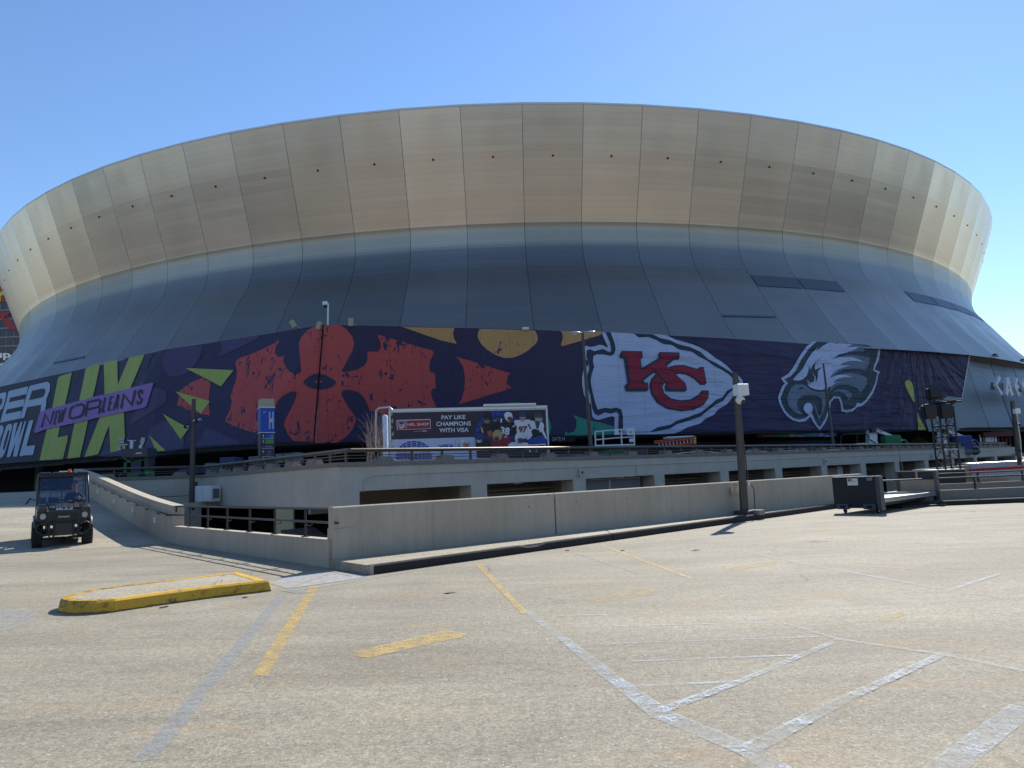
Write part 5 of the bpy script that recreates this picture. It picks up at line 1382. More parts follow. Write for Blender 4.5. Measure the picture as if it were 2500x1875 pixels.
# ================================================================== BILLBOARD TRAILER
TL_ = V(952, 1040, 37.5); TR_ = V(1336, 1040, 39.0)
tz1 = V(955, 1003.5, 37.5).z; tz0 = 2.2
td = (TR_ - TL_); td.z = 0; tL = td.length; taz = math.atan2(td.y, td.x); tdn = td.normalized(); tn = Vector((tdn.y, -tdn.x, 0))
TB = Vector((TL_.x, TL_.y, 0))
tr = thing('display_trailer', 'long white-framed trailer printed with a dark shop advert and football players', 'trailer', (TB.x, TB.y, 1.86))
def onT(x, y, off=.02): return onp(x, y, TB + tn * off, tn)
mid = TB + tdn * tL / 2 - tn * 1.25
MB().box((mid.x, mid.y, (tz0 + tz1) / 2), (tL, 2.5, tz1 - tz0), taz).build('body', M_white, tr, True)
MB().box((mid.x, mid.y, tz1 + .02) , (tL + .1, 2.6, .16), taz, bev=.02).build('top_rail', M_alum, tr, True)
for s in (0, tL):
    q = TB + tdn * s
    MB().box((q.x, q.y, (tz0 + tz1) / 2), (.1, .1, tz1 - tz0 + .1), taz, bev=.015).build('corner_post', M_white, tr, True)
q = TB + tdn * tL * .76
MB().box((q.x, q.y - .05, tz1 + .17), (tL * .34, .2, .12), taz, bev=.02).build('awning_roller', M_white, tr, True)
for s in (.12, .2, .8):
    q = TB + tdn * tL * s - tn * .4
    MB().cyl(q + tn * .2 + Vector((0, 0, 2.2)), q - tn * .2 + Vector((0, 0, 2.2)), .38, n=16).build('wheel', M_rubber, tr, True)
def tp_poly(pts, m, off, name='print', parent=None):
    MB().add([onT(x, y, off) for x, y in pts], tess(pts)).build(name, m, parent or tr, True)
pm = lambda n, c: mat(n, c, .5, 0, .04, 2)
K_plum, K_sky, K_red, K_blue, K_wht, K_blk, K_gold, K_navy, K_brn, K_jred, K_lime = pm('ad_plum', (.04, .028, .045)), pm('ad_sky', (.50, .56, .72)), pm('ad_red', (.30, .02, .03)), pm('ad_blue', (.03, .06, .33)), pm('ad_white', (.72, .74, .78)), pm('ad_black', (.015, .016, .022)), pm('ad_gold', (.45, .36, .17)), pm('ad_navy', (.03, .05, .16)), pm('ad_brown', (.16, .07, .04)), pm('ad_jersey', (.28, .015, .03)), pm('ad_lime', (.42, .42, .08))
tp_poly([(953, 1008), (1332, 1000), (1335, 1118), (953, 1118)], K_plum, .03)
tp_poly([(953, 1073.5), (1160, 1067), (1165, 1121), (953, 1121)], K_sky, .05)
AR = Z(900, 1000, .09494)          # logo panel zoom
tp_poly(AR([(715, 270), (1590, 243), (1600, 495), (728, 523)]), K_wht, .06); tp_poly(AR([(735, 288), (950, 282), (956, 505), (742, 512)]), K_red, .08); tp_poly(AR([(966, 281), (1576, 262), (1585, 484), (970, 503)]), K_red, .08)
tp_poly(AR([(768, 312), (800, 318), (845, 298), (885, 315), (918, 308), (920, 440), (905, 465), (850, 490), (790, 470), (772, 450)]), K_wht, .10); tp_poly(AR([(782, 325), (845, 310), (905, 322), (905, 375), (782, 380)]), K_navy, .12)
f1 = lambda x, y: onT(x, y, .13)
def ttxt(s, q, m, name='lettering', it=0, bo=.01, off=.13):
    mb = MB(); text_quad(mb, s, q[0], q[1], q[2], q[3], lambda x, y: onT(x, y, off), italic=it, bold=bo); mb.build(name, m, tr, True)
ttxt('NFL', AR([(790, 385), (898, 382), (898, 450), (790, 455)]), K_red, bo=.02, off=.14)
ttxt('NFL SHOP', AR([(998, 350), (1550, 336), (1553, 408), (1002, 424)]), K_wht, bo=.01)
ttxt('presented by', AR([(1155, 546), (1355, 540), (1355, 565), (1155, 572)]), K_wht, bo=0)
ttxt('VISA', AR([(1372, 530), (1495, 526), (1495, 568), (1385, 572)]), K_wht, it=.3)
AQ = Z(900, 960, .22604)
ttxt('PAY LIKE', AQ([(786, 240), (1045, 234), (1045, 278), (786, 284)]), K_wht, bo=.02)
ttxt('CHAMPIONS', AQ([(730, 309), (1105, 302), (1105, 350), (730, 356)]), K_wht, bo=.02)
ttxt('WITH VISA', AQ([(762, 377), (1080, 370), (1080, 419), (765, 424)]), K_wht, bo=.02)
ttxt('VISA', AQ([(760, 556), (912, 550), (912, 598), (770, 601)]), K_blue, it=.3, bo=.03)
tp_poly(AQ([(937, 495), (939, 495), (941, 640), (939, 640)]), K_navy, .12)
ttxt('L', AQ([(968, 541), (995, 540), (997, 594), (971, 595)]), mat('ad_orange', (.40, .12, .02), .5), bo=.05); ttxt('IX', AQ([(1022, 539), (1096, 536), (1098, 592), (1024, 594)]), MATS['ad_orange'], bo=.05)
tp_poly(sm(AQ([(1000, 505), (1020, 497), (1033, 505), (1022, 532), (1004, 538), (996, 522)]), 1), K_wht, .14); tp_poly(AQ([(1008, 535), (1018, 535), (1020, 594), (1004, 594)]), K_wht, .14)
# brick-dome motif
cx_, cy_ = AQ([(490, 640)])[0]
for rr_, n_, ph in ((25.5, 9, 0), (20.5, 7, .5), (15.5, 5, 0)):
    for i in range(n_):
        a0_ = PI * (i + .08 + ph * .2) / n_; a1_ = PI * (i + .90) / n_
        pts = [(cx_ - (rr_ + 1.9) * 1.45 * math.cos(a0_ + (a1_ - a0_) * k / 4), cy_ - (rr_ + 1.9) * math.sin(a0_ + (a1_ - a0_) * k / 4) - .6) for k in range(5)] + [(cx_ - (rr_ - 1.5) * 1.45 * math.cos(a1_ - (a1_ - a0_) * k / 4), cy_ - (rr_ - 1.5) * math.sin(a1_ - (a1_ - a0_) * k / 4) - .6) for k in range(5)]
        tp_poly(pts, K_blue, .12)
for j in range(2):
    for i in range(2):
        x0 = 967 + i * 45; y0 = 1107 + j * 8
        tp_poly([(x0, y0), (x0 + 41, y0 - .7), (x0 + 42, y0 + 5.6), (x0, y0 + 6.2)], K_blue, .12)
        for k in range(4): tp_poly(stroke([(x0 + 6 + k * 9, y0 + 1), (x0 + 11 + k * 9, y0 + 5)], 1.4), K_sky, .15)
for (x, y, f) in ((948, 1012, 0), (952, 1027, 1), (948, 1043, 0), (953, 1059, 1), (949, 1075, 0), (953, 1092, 1)):
    pts = [(x, y), (x + 4, y - 3), (x + 7, y), (x + 4, y + 3)] if f == 0 else [(x - 2, y + 1), (x + 4, y - 6), (x + 4, y + 7)]
    tp_poly([(px + 4, py) for px, py in pts], K_lime, .12)
# blue stone arch behind the players
AP = Z(1100, 980, .11302)
ccx, ccy = AP([(1030, 800)])[0]
for rr_, n_ in ((60, 13), (46, 11)):
    for i in range(n_):
        a0_ = PI * (i + .07) / n_; a1_ = PI * (i + .93) / n_
        pts = [(ccx - rr_ * .98 * math.cos(a0_ + (a1_ - a0_) * k / 3), ccy - rr_ * 1.12 * math.sin(a0_ + (a1_ - a0_) * k / 3)) for k in range(4)] + [(ccx - (rr_ - 11) * .98 * math.cos(a1_ - (a1_ - a0_) * k / 3), ccy - (rr_ - 11) * 1.12 * math.sin(a1_ - (a1_ - a0_) * k / 3)) for k in range(4)]
        pts = [(min(1331, px), max(1002, py)) for px, py in pts]
        if max(p[1] for p in pts) - min(p[1] for p in pts) > 1 and len(set(pts)) > 5:
            tp_poly(pts, K_blue, .07)
tp_poly(AP([(530, 770), (560, 700), (800, 680), (1300, 700), (1650, 800), (2090, 720), (2095, 1000), (1700, 1090), (600, 1030)]), K_navy, .08)
def player(jersey, jm, helmet, hm, mask_m, face, off, extra=()):
    tp_poly(AP(jersey), jm, off)
    for pts, m_ in extra: tp_poly(AP(pts), m_, off + .01)
    hx = [p[0] for p in helmet]; hy = [p[1] for p in helmet]
    tp_poly(sm(AP(helmet), 2), hm, off + .02)
    tp_poly(sm(AP(face), 1), K_brn, off + .03)
    fx = sum(p[0] for p in face) / len(face); fy = sum(p[1] for p in face) / len(face)
    w = (max(p[0] for p in face) - min(p[0] for p in face)) * .62; h = (max(p[1] for p in face) - min(p[1] for p in face))
    for k in range(3):
        y = fy - h * .05 + h * .24 * k
        tp_poly(AP(stroke([(fx - w, y - 6), (fx, y + 8), (fx + w, y - 6)], 9)), mask_m, off + .04)
    tp_poly(AP(stroke([(fx, fy - h * .05), (fx, fy + h * .5)], 8)), mask_m, off + .04)
player([(650, 540), (700, 470), (860, 440), (1000, 400), (1060, 430), (1020, 520), (900, 620), (880, 700), (760, 720), (700, 650)], K_blk, [(730, 300), (760, 250), (820, 235), (880, 260), (905, 330), (890, 420), (820, 470), (750, 460), (720, 380)], K_blk, K_gold, [(735, 380), (830, 375), (835, 440), (790, 470), (745, 450)], .10, [([(645, 540), (690, 570), (720, 680), (665, 670)], K_gold), ([(780, 650), (860, 620), (920, 660), (880, 770), (820, 760)], mat('ad_glove', (.45, .09, .03), .5)), ([(930, 405), (1000, 400), (990, 425), (935, 430)], K_gold)])
player([(1070, 400), (1120, 370), (1300, 430), (1420, 500), (1430, 600), (1380, 740), (1150, 720), (1080, 640), (1000, 560)], K_blk, [(1150, 300), (1180, 240), (1250, 222), (1320, 250), (1345, 330), (1330, 420), (1280, 460), (1200, 420)], K_wht, K_jred, [(1225, 330), (1325, 330), (1340, 400), (1300, 450), (1245, 400)], .11, [([(1085, 370), (1115, 365), (1105, 460), (1075, 450)], K_wht), ([(1335, 545), (1410, 480), (1425, 500), (1350, 560)], K_wht)])
player([(1370, 440), (1400, 400), (1560, 400), (1700, 390), (1740, 440), (1700, 560), (1640, 800), (1450, 800), (1420, 560)], K_wht, [(1465, 320), (1480, 240), (1550, 210), (1620, 240), (1635, 320), (1620, 400), (1560, 440), (1490, 400)], K_navy, K_wht, [(1500, 300), (1600, 300), (1605, 380), (1555, 420), (1510, 380)], .10)
player([(1680, 480), (1740, 410), (1850, 440), (1980, 440), (2020, 500), (2010, 620), (2090, 800), (2060, 820), (1960, 650), (1900, 700), (1800, 700), (1700, 820), (1650, 830)], K_wht, [(1785, 320), (1810, 260), (1880, 235), (1960, 260), (1990, 330), (1970, 420), (1900, 440), (1810, 400)], mat('ad_green', (.02, .09, .07), .5), K_wht, [(1840, 320), (1960, 320), (1970, 390), (1920, 430), (1850, 390)], .12, [([(1820, 440), (1940, 430), (1900, 580), (1860, 600)], MATS['ad_green']), ([(1740, 640), (1800, 590), (1920, 620), (1930, 700), (1860, 780), (1780, 760)], K_blk), ([(1665, 500), (1690, 480), (1750, 590), (1735, 610)], K_blk), ([(1700, 800), (2000, 730), (2080, 860), (2060, 900), (1740, 910), (1650, 860)], K_blue)])
player([(540, 900), (600, 820), (720, 800), (860, 860), (900, 1000), (640, 1010), (560, 980)], K_blk, [(550, 760), (590, 690), (660, 668), (730, 700), (750, 780), (700, 880), (610, 890), (540, 850)], K_navy, K_wht, [(560, 810), (640, 800), (650, 870), (600, 890)], .14)
player([(850, 860), (950, 800), (1120, 740), (1240, 760), (1290, 850), (1250, 940), (1180, 1000), (900, 1000)], K_jred, [(905, 740), (930, 650), (1000, 605), (1080, 620), (1125, 700), (1100, 800), (1040, 870), (960, 870), (915, 820)], K_gold, K_blk, [(940, 760), (1040, 750), (1050, 830), (990, 860), (950, 830)], .15)
player([(1240, 940), (1300, 890), (1420, 870), (1560, 880), (1680, 900), (1690, 990), (1600, 1010), (1260, 1000)], K_wht, [(1385, 780), (1410, 700), (1470, 668), (1540, 690), (1570, 780), (1560, 880), (1500, 910), (1400, 870)], K_wht, K_navy, [(1450, 790), (1560, 785), (1565, 870), (1500, 900), (1460, 860)], .16)
ttxt('38', AP([(1085, 540), (1290, 570), (1260, 740), (1075, 700)]), K_wht, bo=.04, off=.13); ttxt('97', AP([(1468, 535), (1662, 530), (1640, 670), (1480, 680)]), K_jred, bo=.04, off=.13); ttxt('2', AP([(1150, 740), (1220, 740), (1220, 780), (1150, 780)]), K_wht, bo=.02, off=.17)
# kiosk window in the trailer
o = MB(); 
w0, w1 = onT(1292, 1086, .1), onT(1334, 1084, .1)
tp_poly(AP([(1690, 930), (2050, 910), (2060, 1100), (1700, 1100)]), K_wht, .17, 'window_frame'); tp_poly(AP([(1730, 955), (1840, 950), (1845, 1090), (1735, 1090)]), K_plum, .19, 'window_pane'); tp_poly(AP([(1860, 950), (2030, 942), (2035, 1090), (1865, 1090)]), K_plum, .19, 'window_pane')

# bright white generator end/flag and bare shrub
p = V(941, 1050, 35.5)
o = MB().box((p.x, p.y, (V(941, 1013, 35.5).z + 1.86) / 2), (.22, .5, V(941, 1013, 35.5).z - 1.86), bev=.08).build('feather_flag', mat('flag_sky', (.55, .68, .85), .5, 0, .1, 1)); tag(o, 'narrow pale blue upright banner beside the bare shrub', 'banner')
sh = thing('bare_shrub', 'leafless shrub with many upright twigs at the left end of the trailer', 'shrub', V(915, 1100, 33.5))
rs = random.Random(3)
base = V(915, 1112, 33.5); base.z = 1.9
for i in range(8):
    x = base.x + rs.uniform(-.38, .42); y = base.y + rs.uniform(-.3, .3)
    p0 = Vector((x, y, 1.86)); p1 = p0 + Vector((rs.uniform(-.12, .15), 0, rs.uniform(1.3, 1.9)))
    MB().tube([p0, p0.lerp(p1, .5) + Vector((rs.uniform(-.05, .05), 0, 0)), p1], [.032, .026, .018], 6).build('stem', mat('bark', (.32, .29, .25), .8, 0, .2, 8), sh, True)
mb = MB()
for i in range(90):
    p = Vector((base.x + rs.uniform(-.35, .4), base.y + rs.uniform(-.35, .35), rs.uniform(2.7, 4.1)))
    a = rs.uniform(-1, 1); L = rs.uniform(.5, 1.5)
    dx = a * .45 * L - .12; q = p + Vector((dx, rs.uniform(-.3, .3), L * rs.uniform(.55, 1))); m_ = p.lerp(q, .5) + Vector((-dx * .25, 0, 0))
    mb.tube([p, m_, q], [.010, .007, .003], 4)
mb.build('twigs', mat('twig_red', (.34, .24, .20), .8), sh, True, kind='stuff')
mb = MB(); fr_ = [V(x, y, 34.4) for x, y in ((918, 1095), (918, 1003), (925, 996), (950, 994), (958, 1001))]
o = mb.tube(fr_, .05, 8).build('tube_arch', M_galv); tag(o, 'bent silver tube arch behind the bare shrub', 'arch')

# ================================================================== WAYFINDING PYLON
pc = V(650, 1110, 40.5); py_ = thing('wayfinding_pylon', 'tall dark pylon with blue gate H panel and tan lit cap', 'sign', (pc.x, pc.y, 1.86))
zt_ = V(648, 975, 40.5).z; zc_ = V(648, 996, 40.5).z; zb_ = V(648, 1057, 40.5).z
rzp = R(32)
wL = Vector((math.cos(rzp), math.sin(rzp), 0)); wN = Vector((math.sin(rzp), -math.cos(rzp), 0))
W1, W2 = .78, .68
MB().box((pc.x, pc.y, (zt_ + zc_) / 2), (W1 * .93, W2 * .93, zt_ - zc_), rzp, bev=.02).build('cap', mat('cap_tan', (.42, .36, .24), .35, .4, .1, 3), py_, True)
MB().box((pc.x, pc.y, zc_), (W1 + .03, W2 + .03, .05), rzp).build('trim', M_white, py_, True)
MB().box((pc.x, pc.y, (zb_ + zc_) / 2), (W1, W2, zc_ - zb_ - .03), rzp, bev=.03).build('blue_panel', mat('pylon_blue', (.015, .07, .42), .35, 0, .05, 2), py_, True)
MB().box((pc.x, pc.y, zb_), (W1 + .03, W2 + .03, .04), rzp).build('trim', M_alum, py_, True)
MB().box((pc.x, pc.y, (1.86 + zb_) / 2), (W1 - .02, W2 - .02, zb_ - 1.87), rzp, bev=.03).build('post', mat('pylon_plum', (.045, .035, .065), .5), py_, True)
fo = Vector((pc.x, pc.y, 0)) + wN * (W2 / 2 + .01)
def pyl(s, x, z, w, h, m, name='lettering', bo=.0):
    mb = MB(); text_local(mb, s, fo + wL * x + wN * .012 + Vector((0, 0, z)), wL, (0, 0, 1), w, h, bold=bo); mb.build(name, m, py_, True)
hz = zc_ - zb_
pyl('H', .06, zb_ + hz * .14, .25, hz * .68, M_ice, bo=.05); pyl('GATE', -.26, zc_ - hz * .22, .16, .09, M_ice, bo=.02)
def plate(x, z, w, h, m, name='panel'):
    MB().add([fo + wL * x + wN * .006 + Vector((0, 0, z)), fo + wL * (x + w) + wN * .006 + Vector((0, 0, z)), fo + wL * (x + w) + wN * .006 + Vector((0, 0, z + h)), fo + wL * x + wN * .006 + Vector((0, 0, z + h))], [(0, 1, 2, 3)]).build(name, m, py_, True)
plate(-.14, zb_ - .32, .46, .24, MATS['pylon_blue']); pyl('A B', .14, zb_ - .29, .16, .16, M_ice)
plate(-.14, zb_ - .62, .46, .24, mat('pylon_green', (.06, .30, .06), .4)); 
pyl('Fan Services', -.12, zb_ - .80, .34, .08, M_ice); pyl('21 22', -.02, zb_ - 1.12, .2, .11, M_ice); pyl('Elevators', -.1, zb_ - 1.25, .3, .06, M_ice)
for dz in (.34, .88, 1.34): plate(-.33, zb_ - dz, .66, .02, M_alum, 'divider')
for dz in (.26, .56, 1.12, 1.5):
    c = fo + wL * -.24 + wN * .014 + Vector((0, 0, zb_ - dz))
    MB().add([c + wL * -.03, c + wL * .03, c + wL * .03 + Vector((0, 0, .08)), c + wL * .05 + Vector((0, 0, .08)), c + Vector((0, 0, .15)), c - wL * .05 + Vector((0, 0, .08)), c - wL * .03 + Vector((0, 0, .08))], [(0, 1, 2, 6), (5, 6, 2, 3, 4)]).build('arrow', M_ice, py_, True)

# ================================================================== LIGHT TOWER TRAILER (green)
D_ = 45.0
lt = thing('light_tower', 'green towable light tower with folded floodlights and a dark box behind the left rail', 'light tower', (V(330, 1150, D_).x, D_, 1.86))
vx = lambda px, py, dd=0: V(px, py, D_ + dd)
bxx = lambda x0, y0, x1, y1, dep, mb, mi=0, dd=0: (lambda a, b: mb.box(((a.x + b.x) / 2, D_ + dd, (a.z + b.z) / 2), (abs(b.x - a.x), dep, abs(a.z - b.z)), mi=mi))(vx(x0, y0), vx(x1, y1))
M_ltb = mat('tower_box', (.05, .06, .075), .45, 0, .1, 3)
mb = MB(); bxx(310, 1097, 371, 1115, 1.2, mb); mb.build('control_box', M_ltb, lt, True)
mb = MB(); text_quad(mb, 'ZERO EMISSION', (324, 1109.5), (360, 1109.5), (360, 1112.5), (324, 1112.5), lambda x, y: V(x, y, D_ - .62), italic=.2, bold=.01); mb.build('lettering', mat('lt_orange', (.5, .14, .02), .5), lt, True)
mb = MB(); a = V(332, 1106.6, D_ - .62); mb.box((a.x + .17, a.y, a.z), (.36, .01, .07)).build('label_plate', M_white, lt, True)
mb = MB()
for x0, x1 in ((304, 309), (322, 328), (353, 360)): bxx(x0, 1114, x1, 1172, .14, mb)
bxx(304, 1123, 360, 1127, .14, mb); bxx(300, 1156, 362, 1163, .9, mb)
mb.build('frame', M_green, lt, True)
mb = MB(); bxx(331, 1126, 352, 1160, .8, mb); mb.build('generator', mat('gen_navy', (.03, .035, .07), .5), lt, True)
mb = MB(); bxx(360, 1118, 370, 1160, .8, mb); mb.build('side_panel', M_mull, lt, True)
for (x, y, w, h, rot) in ((298, 1075.5, 15, 14, 3), (350, 1075.5, 12, 15, 16), (293, 1095, 9, 10, -12)):
    c = vx(x, y); s = D_ / FPX
    T = Matrix.Rotation(R(rot), 4, 'Y')
    hd_ = MB().box(c, (w * s, .14, h * s), M=T, bev=.02).build('lamp_housing', M_blackm, lt, True)
    for k in range(4 if h > 12 else 3):
        n_ = 4 if h > 12 else 3
        z = (k - (n_ - 1) / 2) * h * s / n_
        off = T @ Vector((0, 0, z))
        MB().box(c + off + Vector((0, -.08, 0)), (w * s * .86, .02, h * s / n_ * .55), M=T).build('lamp_strip', M_galv, hd_, True)
mb = MB(); mb.tube([vx(289, 1085), vx(312, 1085.5)], .05, 6); mb.tube([vx(313, 1076), vx(332, 1076)], .05, 6); mb.tube([vx(322, 1076), vx(321, 1097)], .12, 8); mb.tube([vx(343, 1090), vx(348, 1085), vx(350, 1080)], .08, 6); mb.tube([vx(343, 1097), vx(344, 1086)], .12, 8)
mb.build('mast', M_galv, lt, True)
for px in (305, 350): MB().cyl(V(px, 1168, D_ - .5), V(px, 1168, D_ - .3), .33, n=16).build('wheel', M_rubber, lt, True)
MB().cyl(V(357, 1156, D_ - 1.2), V(374, 1157, D_ - 1.2), .16, n=10).build('tank', mat('bright_green', (.02, .35, .10), .35), lt, True)

# ================================================================== PLAZA CLUTTER
def cbox(name, x0, y0, x1, y1, dist, dep, m, lab, cat, bev=.03, rz=0):
    a = V(x0, y0, dist); b = V(x1, y1, dist)
    z1 = a.z; z0 = min(b.z, z1 - .1)
    o = MB().box(((a.x + b.x) / 2, dist + dep / 2, (z0 + z1) / 2), (abs(b.x - a.x), dep, z1 - z0), rz, bev=bev).build(name, m); tag(o, lab, cat); return o
M_navy = mat('bin_navy', (.03, .05, .13), .5); M_gb = mat('box_grey', (.16, .17, .17), .6, 0, .2, 2)
cbox('crate', 500, 1131, 522, 1148, 48, 1.5, M_gb, 'grey crate behind the rail left of the blue bin', 'crate')
cbox('bin', 536, 1117, 573, 1136, 47, 1.5, M_navy, 'dark blue bin behind the sloping rail left of the pylon', 'bin')
cbox('road_case', 436, 1141, 478, 1154, 46, 1.5, M_navy, 'low blue case behind the rail beside the left pole', 'case')
for i, x in enumerate((672, 693, 712)):
    cbox('crate', x, 1108 - i * 1.5, x + 18, 1128, 46 + i * .1, 1.0, M_gb, ['first', 'second', 'third'][i] + ' small grey crate right of the pylon behind the rail', 'crate')
cbox('crate', 606, 1115, 628, 1132, 47.5, 1.2, M_gb, 'grey crate behind the rail just left of the pylon', 'crate')
cbox('crate', 788, 1101, 812, 1110, 46, 1, M_navy, 'dark blue low crate behind the rail near the corner', 'crate')
cbox('green_skip', 1478, 1098, 1532, 1113, 52, 3, M_green, 'long green container seen through the rail under the lift basket', 'container')
cbox('purple_case', 1537, 1098, 1582, 1113, 54, 2, mat('case_violet', (.05, .045, .10), .5), 'dark violet case behind the rail left of the ladders', 'case')
# scissor lift basket
D2 = 50.0
sl = thing('scissor_lift', 'white lift basket with open guard rails poking above the plaza rail', 'lift', (V(1500, 1090, D2).x, D2, 1.86))
mb = MB(); s2 = lambda pts, r=.045, dd=0: mb.tube([V(x, y, D2 + dd) for x, y in pts], r, 6)
for dd in (0, 1.1):
    s2([(1452, 1054), (1505, 1049.5), (1548, 1046.5)], dd=dd); s2([(1453, 1074), (1505, 1069), (1550, 1066.5)], dd=dd); s2([(1452, 1089), (1550, 1086)], .07, dd)
    for x, y in ((1453, 1054), (1472, 1053), (1517, 1048.5), (1548, 1046.5)): s2([(x, y), (x + 1, 1093)], .05, dd)
mb.build('guard_rail', M_white, sl, True)
mb = MB(); a = V(1530, 1046, D2 - .1); b = V(1547, 1062, D2 - .1); mb.box(((a.x + b.x) / 2, D2 - .1, (a.z + b.z) / 2), (b.x - a.x, .1, a.z - b.z), bev=.02)
mb.build('control_panel', M_white, sl, True); mb = MB(); a = V(1536, 1071, D2 - .1); b = V(1548, 1079, D2 - .1); mb.box(((a.x + b.x) / 2, D2 - .1, (a.z + b.z) / 2), (b.x - a.x, .1, a.z - b.z), bev=.02); mb.build('control_panel', M_white, sl, True)
mb = MB(); text_quad(mb, 'A4', (1536, 1052.5), (1542, 1052.3), (1542, 1056.8), (1536, 1057), lambda x, y: V(x, y, D2 - .17), bold=.03); mb.build('lettering', M_blackm, sl, True)
a = V(1505, 1056, D2); MB().box(a, (.3, .2, .3)).build('control_box', M_white, sl, True)
a = V(1500, 1092, D2); MB().box((a.x, D2 + .5, 2.35), (2.9, 1.2, 1.0), bev=.05).build('chassis', M_gb, sl, True)
# golf cart with ladders
D3 = 54.0
gc = thing('golf_cart', 'golf cart with white roof carrying orange fibreglass ladders', 'cart', (V(1660, 1090, D3).x, D3, 1.86))
M_or = mat('ladder_orange', (.50, .06, .02), .45)
a = V(1660, 1067, D3)
MB().box((a.x, D3 + .5, a.z), (2.05, 1.3, .12), bev=.06).build('roof', M_white, gc, True)
mb = MB()
for (x, d2) in ((1630, 0), (1688, 0), (1630, 1.0), (1688, 1.0)): mb.tube([V(x, 1070, D3 + d2), Vector((V(x, 1070, D3 + d2).x, D3 + d2, 2.6))], .04, 6)
mb.build('roof_post', M_blackm, gc, True)
MB().box((a.x, D3 + .5, 2.45), (2.3, 1.2, .6), bev=.1).build('body', M_white, gc, True)
for sx in (-.8, .8):
    for dy in (0, 1.0): MB().cyl((a.x + sx, D3 + dy - .1, 2.1), (a.x + sx, D3 + dy + .1, 2.1), .24, n=14).build('wheel', M_rubber, gc, True)
for j, dd in enumerate((-.25, -.45)):
    l0, l1, l2, l3 = V(1597, 1078 + j * 4, D3 + dd), V(1696, 1067 + j * 5, D3 + dd), V(1696, 1078 + j * 5, D3 + dd), V(1603, 1090 + j, D3 + dd)
    ld = thing('ladder', ['upper orange ladder tied along the golf cart', 'lower orange ladder tied along the golf cart'][j], 'ladder', l3)
    for u, w in ((l0, l1), (l3, l2)):
        d = (w - u).normalized(); m_ = (u + w) / 2
        MB().tube([u, w], .065, 6).build('rail', M_or, ld, True)
    for k in range(1, 11):
        t = k / 11; MB().tube([l0.lerp(l1, t), l3.lerp(l2, t)], .035, 6).build('rung', M_alum, ld, True)
    MB().box((l1 + l2) / 2, (.2, .08, (l1 - l2).length + .1), bev=.02).build('end_cap', mat('cap_yellow', (.65, .38, .03), .5), ld, True)
# barrier bundles behind the rail
def barrier_me(w=2.1, h=1.1, m=None):
    mb = MB(); mb.tube([(-w / 2, 0, .1), (-w / 2, 0, h - .1), (-w / 2 + .1, 0, h), (w / 2 - .1, 0, h), (w / 2, 0, h - .1), (w / 2, 0, .1)], .02, 6)
    mb.tube([(-w / 2, 0, .22), (w / 2, 0, .22)], .015, 5)
    for i in range(1, 12): mb.tube([(-w / 2 + w * i / 12, 0, .22), (-w / 2 + w * i / 12, 0, h)], .008, 4)
    for s in (-1, 1): mb.tube([(s * w * .35, -.28, .0), (s * w * .35, 0, .22), (s * w * .35, .28, 0)], .018, 5)
    return mb.mesh('crowd_barrier', m or M_galv)
me_b = barrier_me()
for i in range(6):
    o = link('crowd_barrier', me_b); p = V(1372 + i * 4.5, 1105, 50 + i * .25); o.location = (p.x, p.y, 1.86); o.rotation_euler = (R(8), 0, R(4))
    tag(o, 'silver crowd barrier leaning in the bundle behind the rail below the gate sign', 'barrier', 'silver barriers bundled behind the plaza rail')
for i in range(5):
    o = link('crowd_barrier', me_b); p = V(1412 + i * 9, 1105, 50.5 + i * .2); o.location = (p.x, p.y, 1.86); o.rotation_euler = (R(6), 0, R(-3))
    tag(o, 'silver crowd barrier standing behind the rail under the lamp post', 'barrier', 'silver barriers under the lamp post')
# gate sign
t0 = thing('gate_sign', 'pale GATE H lettering on the dark soffit band right of the trailer', 'sign', V(1364, 1071, 62))
mb = MB(); text_quad(mb, 'GATE H', (1347.5, 1067.5), (1378.5, 1066.5), (1378.5, 1075.5), (1347.5, 1076.5), lambda x, y: V(x, y, 60)); mb.build('lettering', mat('sign_grey', (.40, .42, .45), .5), t0, True)
a = V(1330, 1066, 60.15); b = V(1405, 1078, 60.15); MB().box(((a.x + b.x) / 2, 60.2, (a.z + b.z) / 2), (b.x - a.x, .2, a.z - b.z)).build('fascia', M_dark, t0, True)
# experience booth
D4 = 74.0
t0 = thing('ticket_booth', 'long dark booth with coloured EXPERIENCE header under the eagle head', 'booth', (V(1940, 1085, D4).x, D4, 1.86))
a = V(1846, 1058, D4); b = V(2042, 1068, D4)
x0, x1 = a.x, b.x
MB().box(((x0 + x1) / 2, D4 + 1.2, 2.9), (x1 - x0, 2.0, 2.1)).build('body', M_dark, t0, True)
cols = [(1846, 1878, (.20, .02, .04)), (1878, 1892, (.18, .05, .05)), (1892, 1928, (.01, .16, .06)), (1928, 1940, (.25, .24, .24)), (1940, 1970, (.015, .09, .12)), (1970, 2000, (.01, .12, .16)), (2000, 2010, (.2, .2, .24)), (2010, 2042, (.012, .03, .15))]
for i, (xa, xb, c) in enumerate(cols):
    ya = 1060 + (1058 - 1060) * (xa - 1846) / 196; 
    pts = [V(xa, ya + (7.5 if i else 7.5), D4), V(xb, ya + 7.3, D4), V(xb, ya - .6, D4), V(xa + (8 if i == 0 else 0), ya - .4, D4)]
    MB().hexa(pts, [p + Vector((0, .1, 0)) for p in pts]).build('header_panel', mat('booth_%d' % i, c, .5, 0, .25, 1), t0, True)
for (xa, xb) in ((1862, 1886), (1942, 1965), (2013, 2030)):
    mb = MB(); text_quad(mb, 'EXPERIENCE', (xa, 1063.3), (xb, 1062.9), (xb, 1066), (xa, 1066.5), lambda x, y: V(x, y, D4 - .06), bold=.02); mb.build('lettering', MATS['sign_grey'], t0, True)
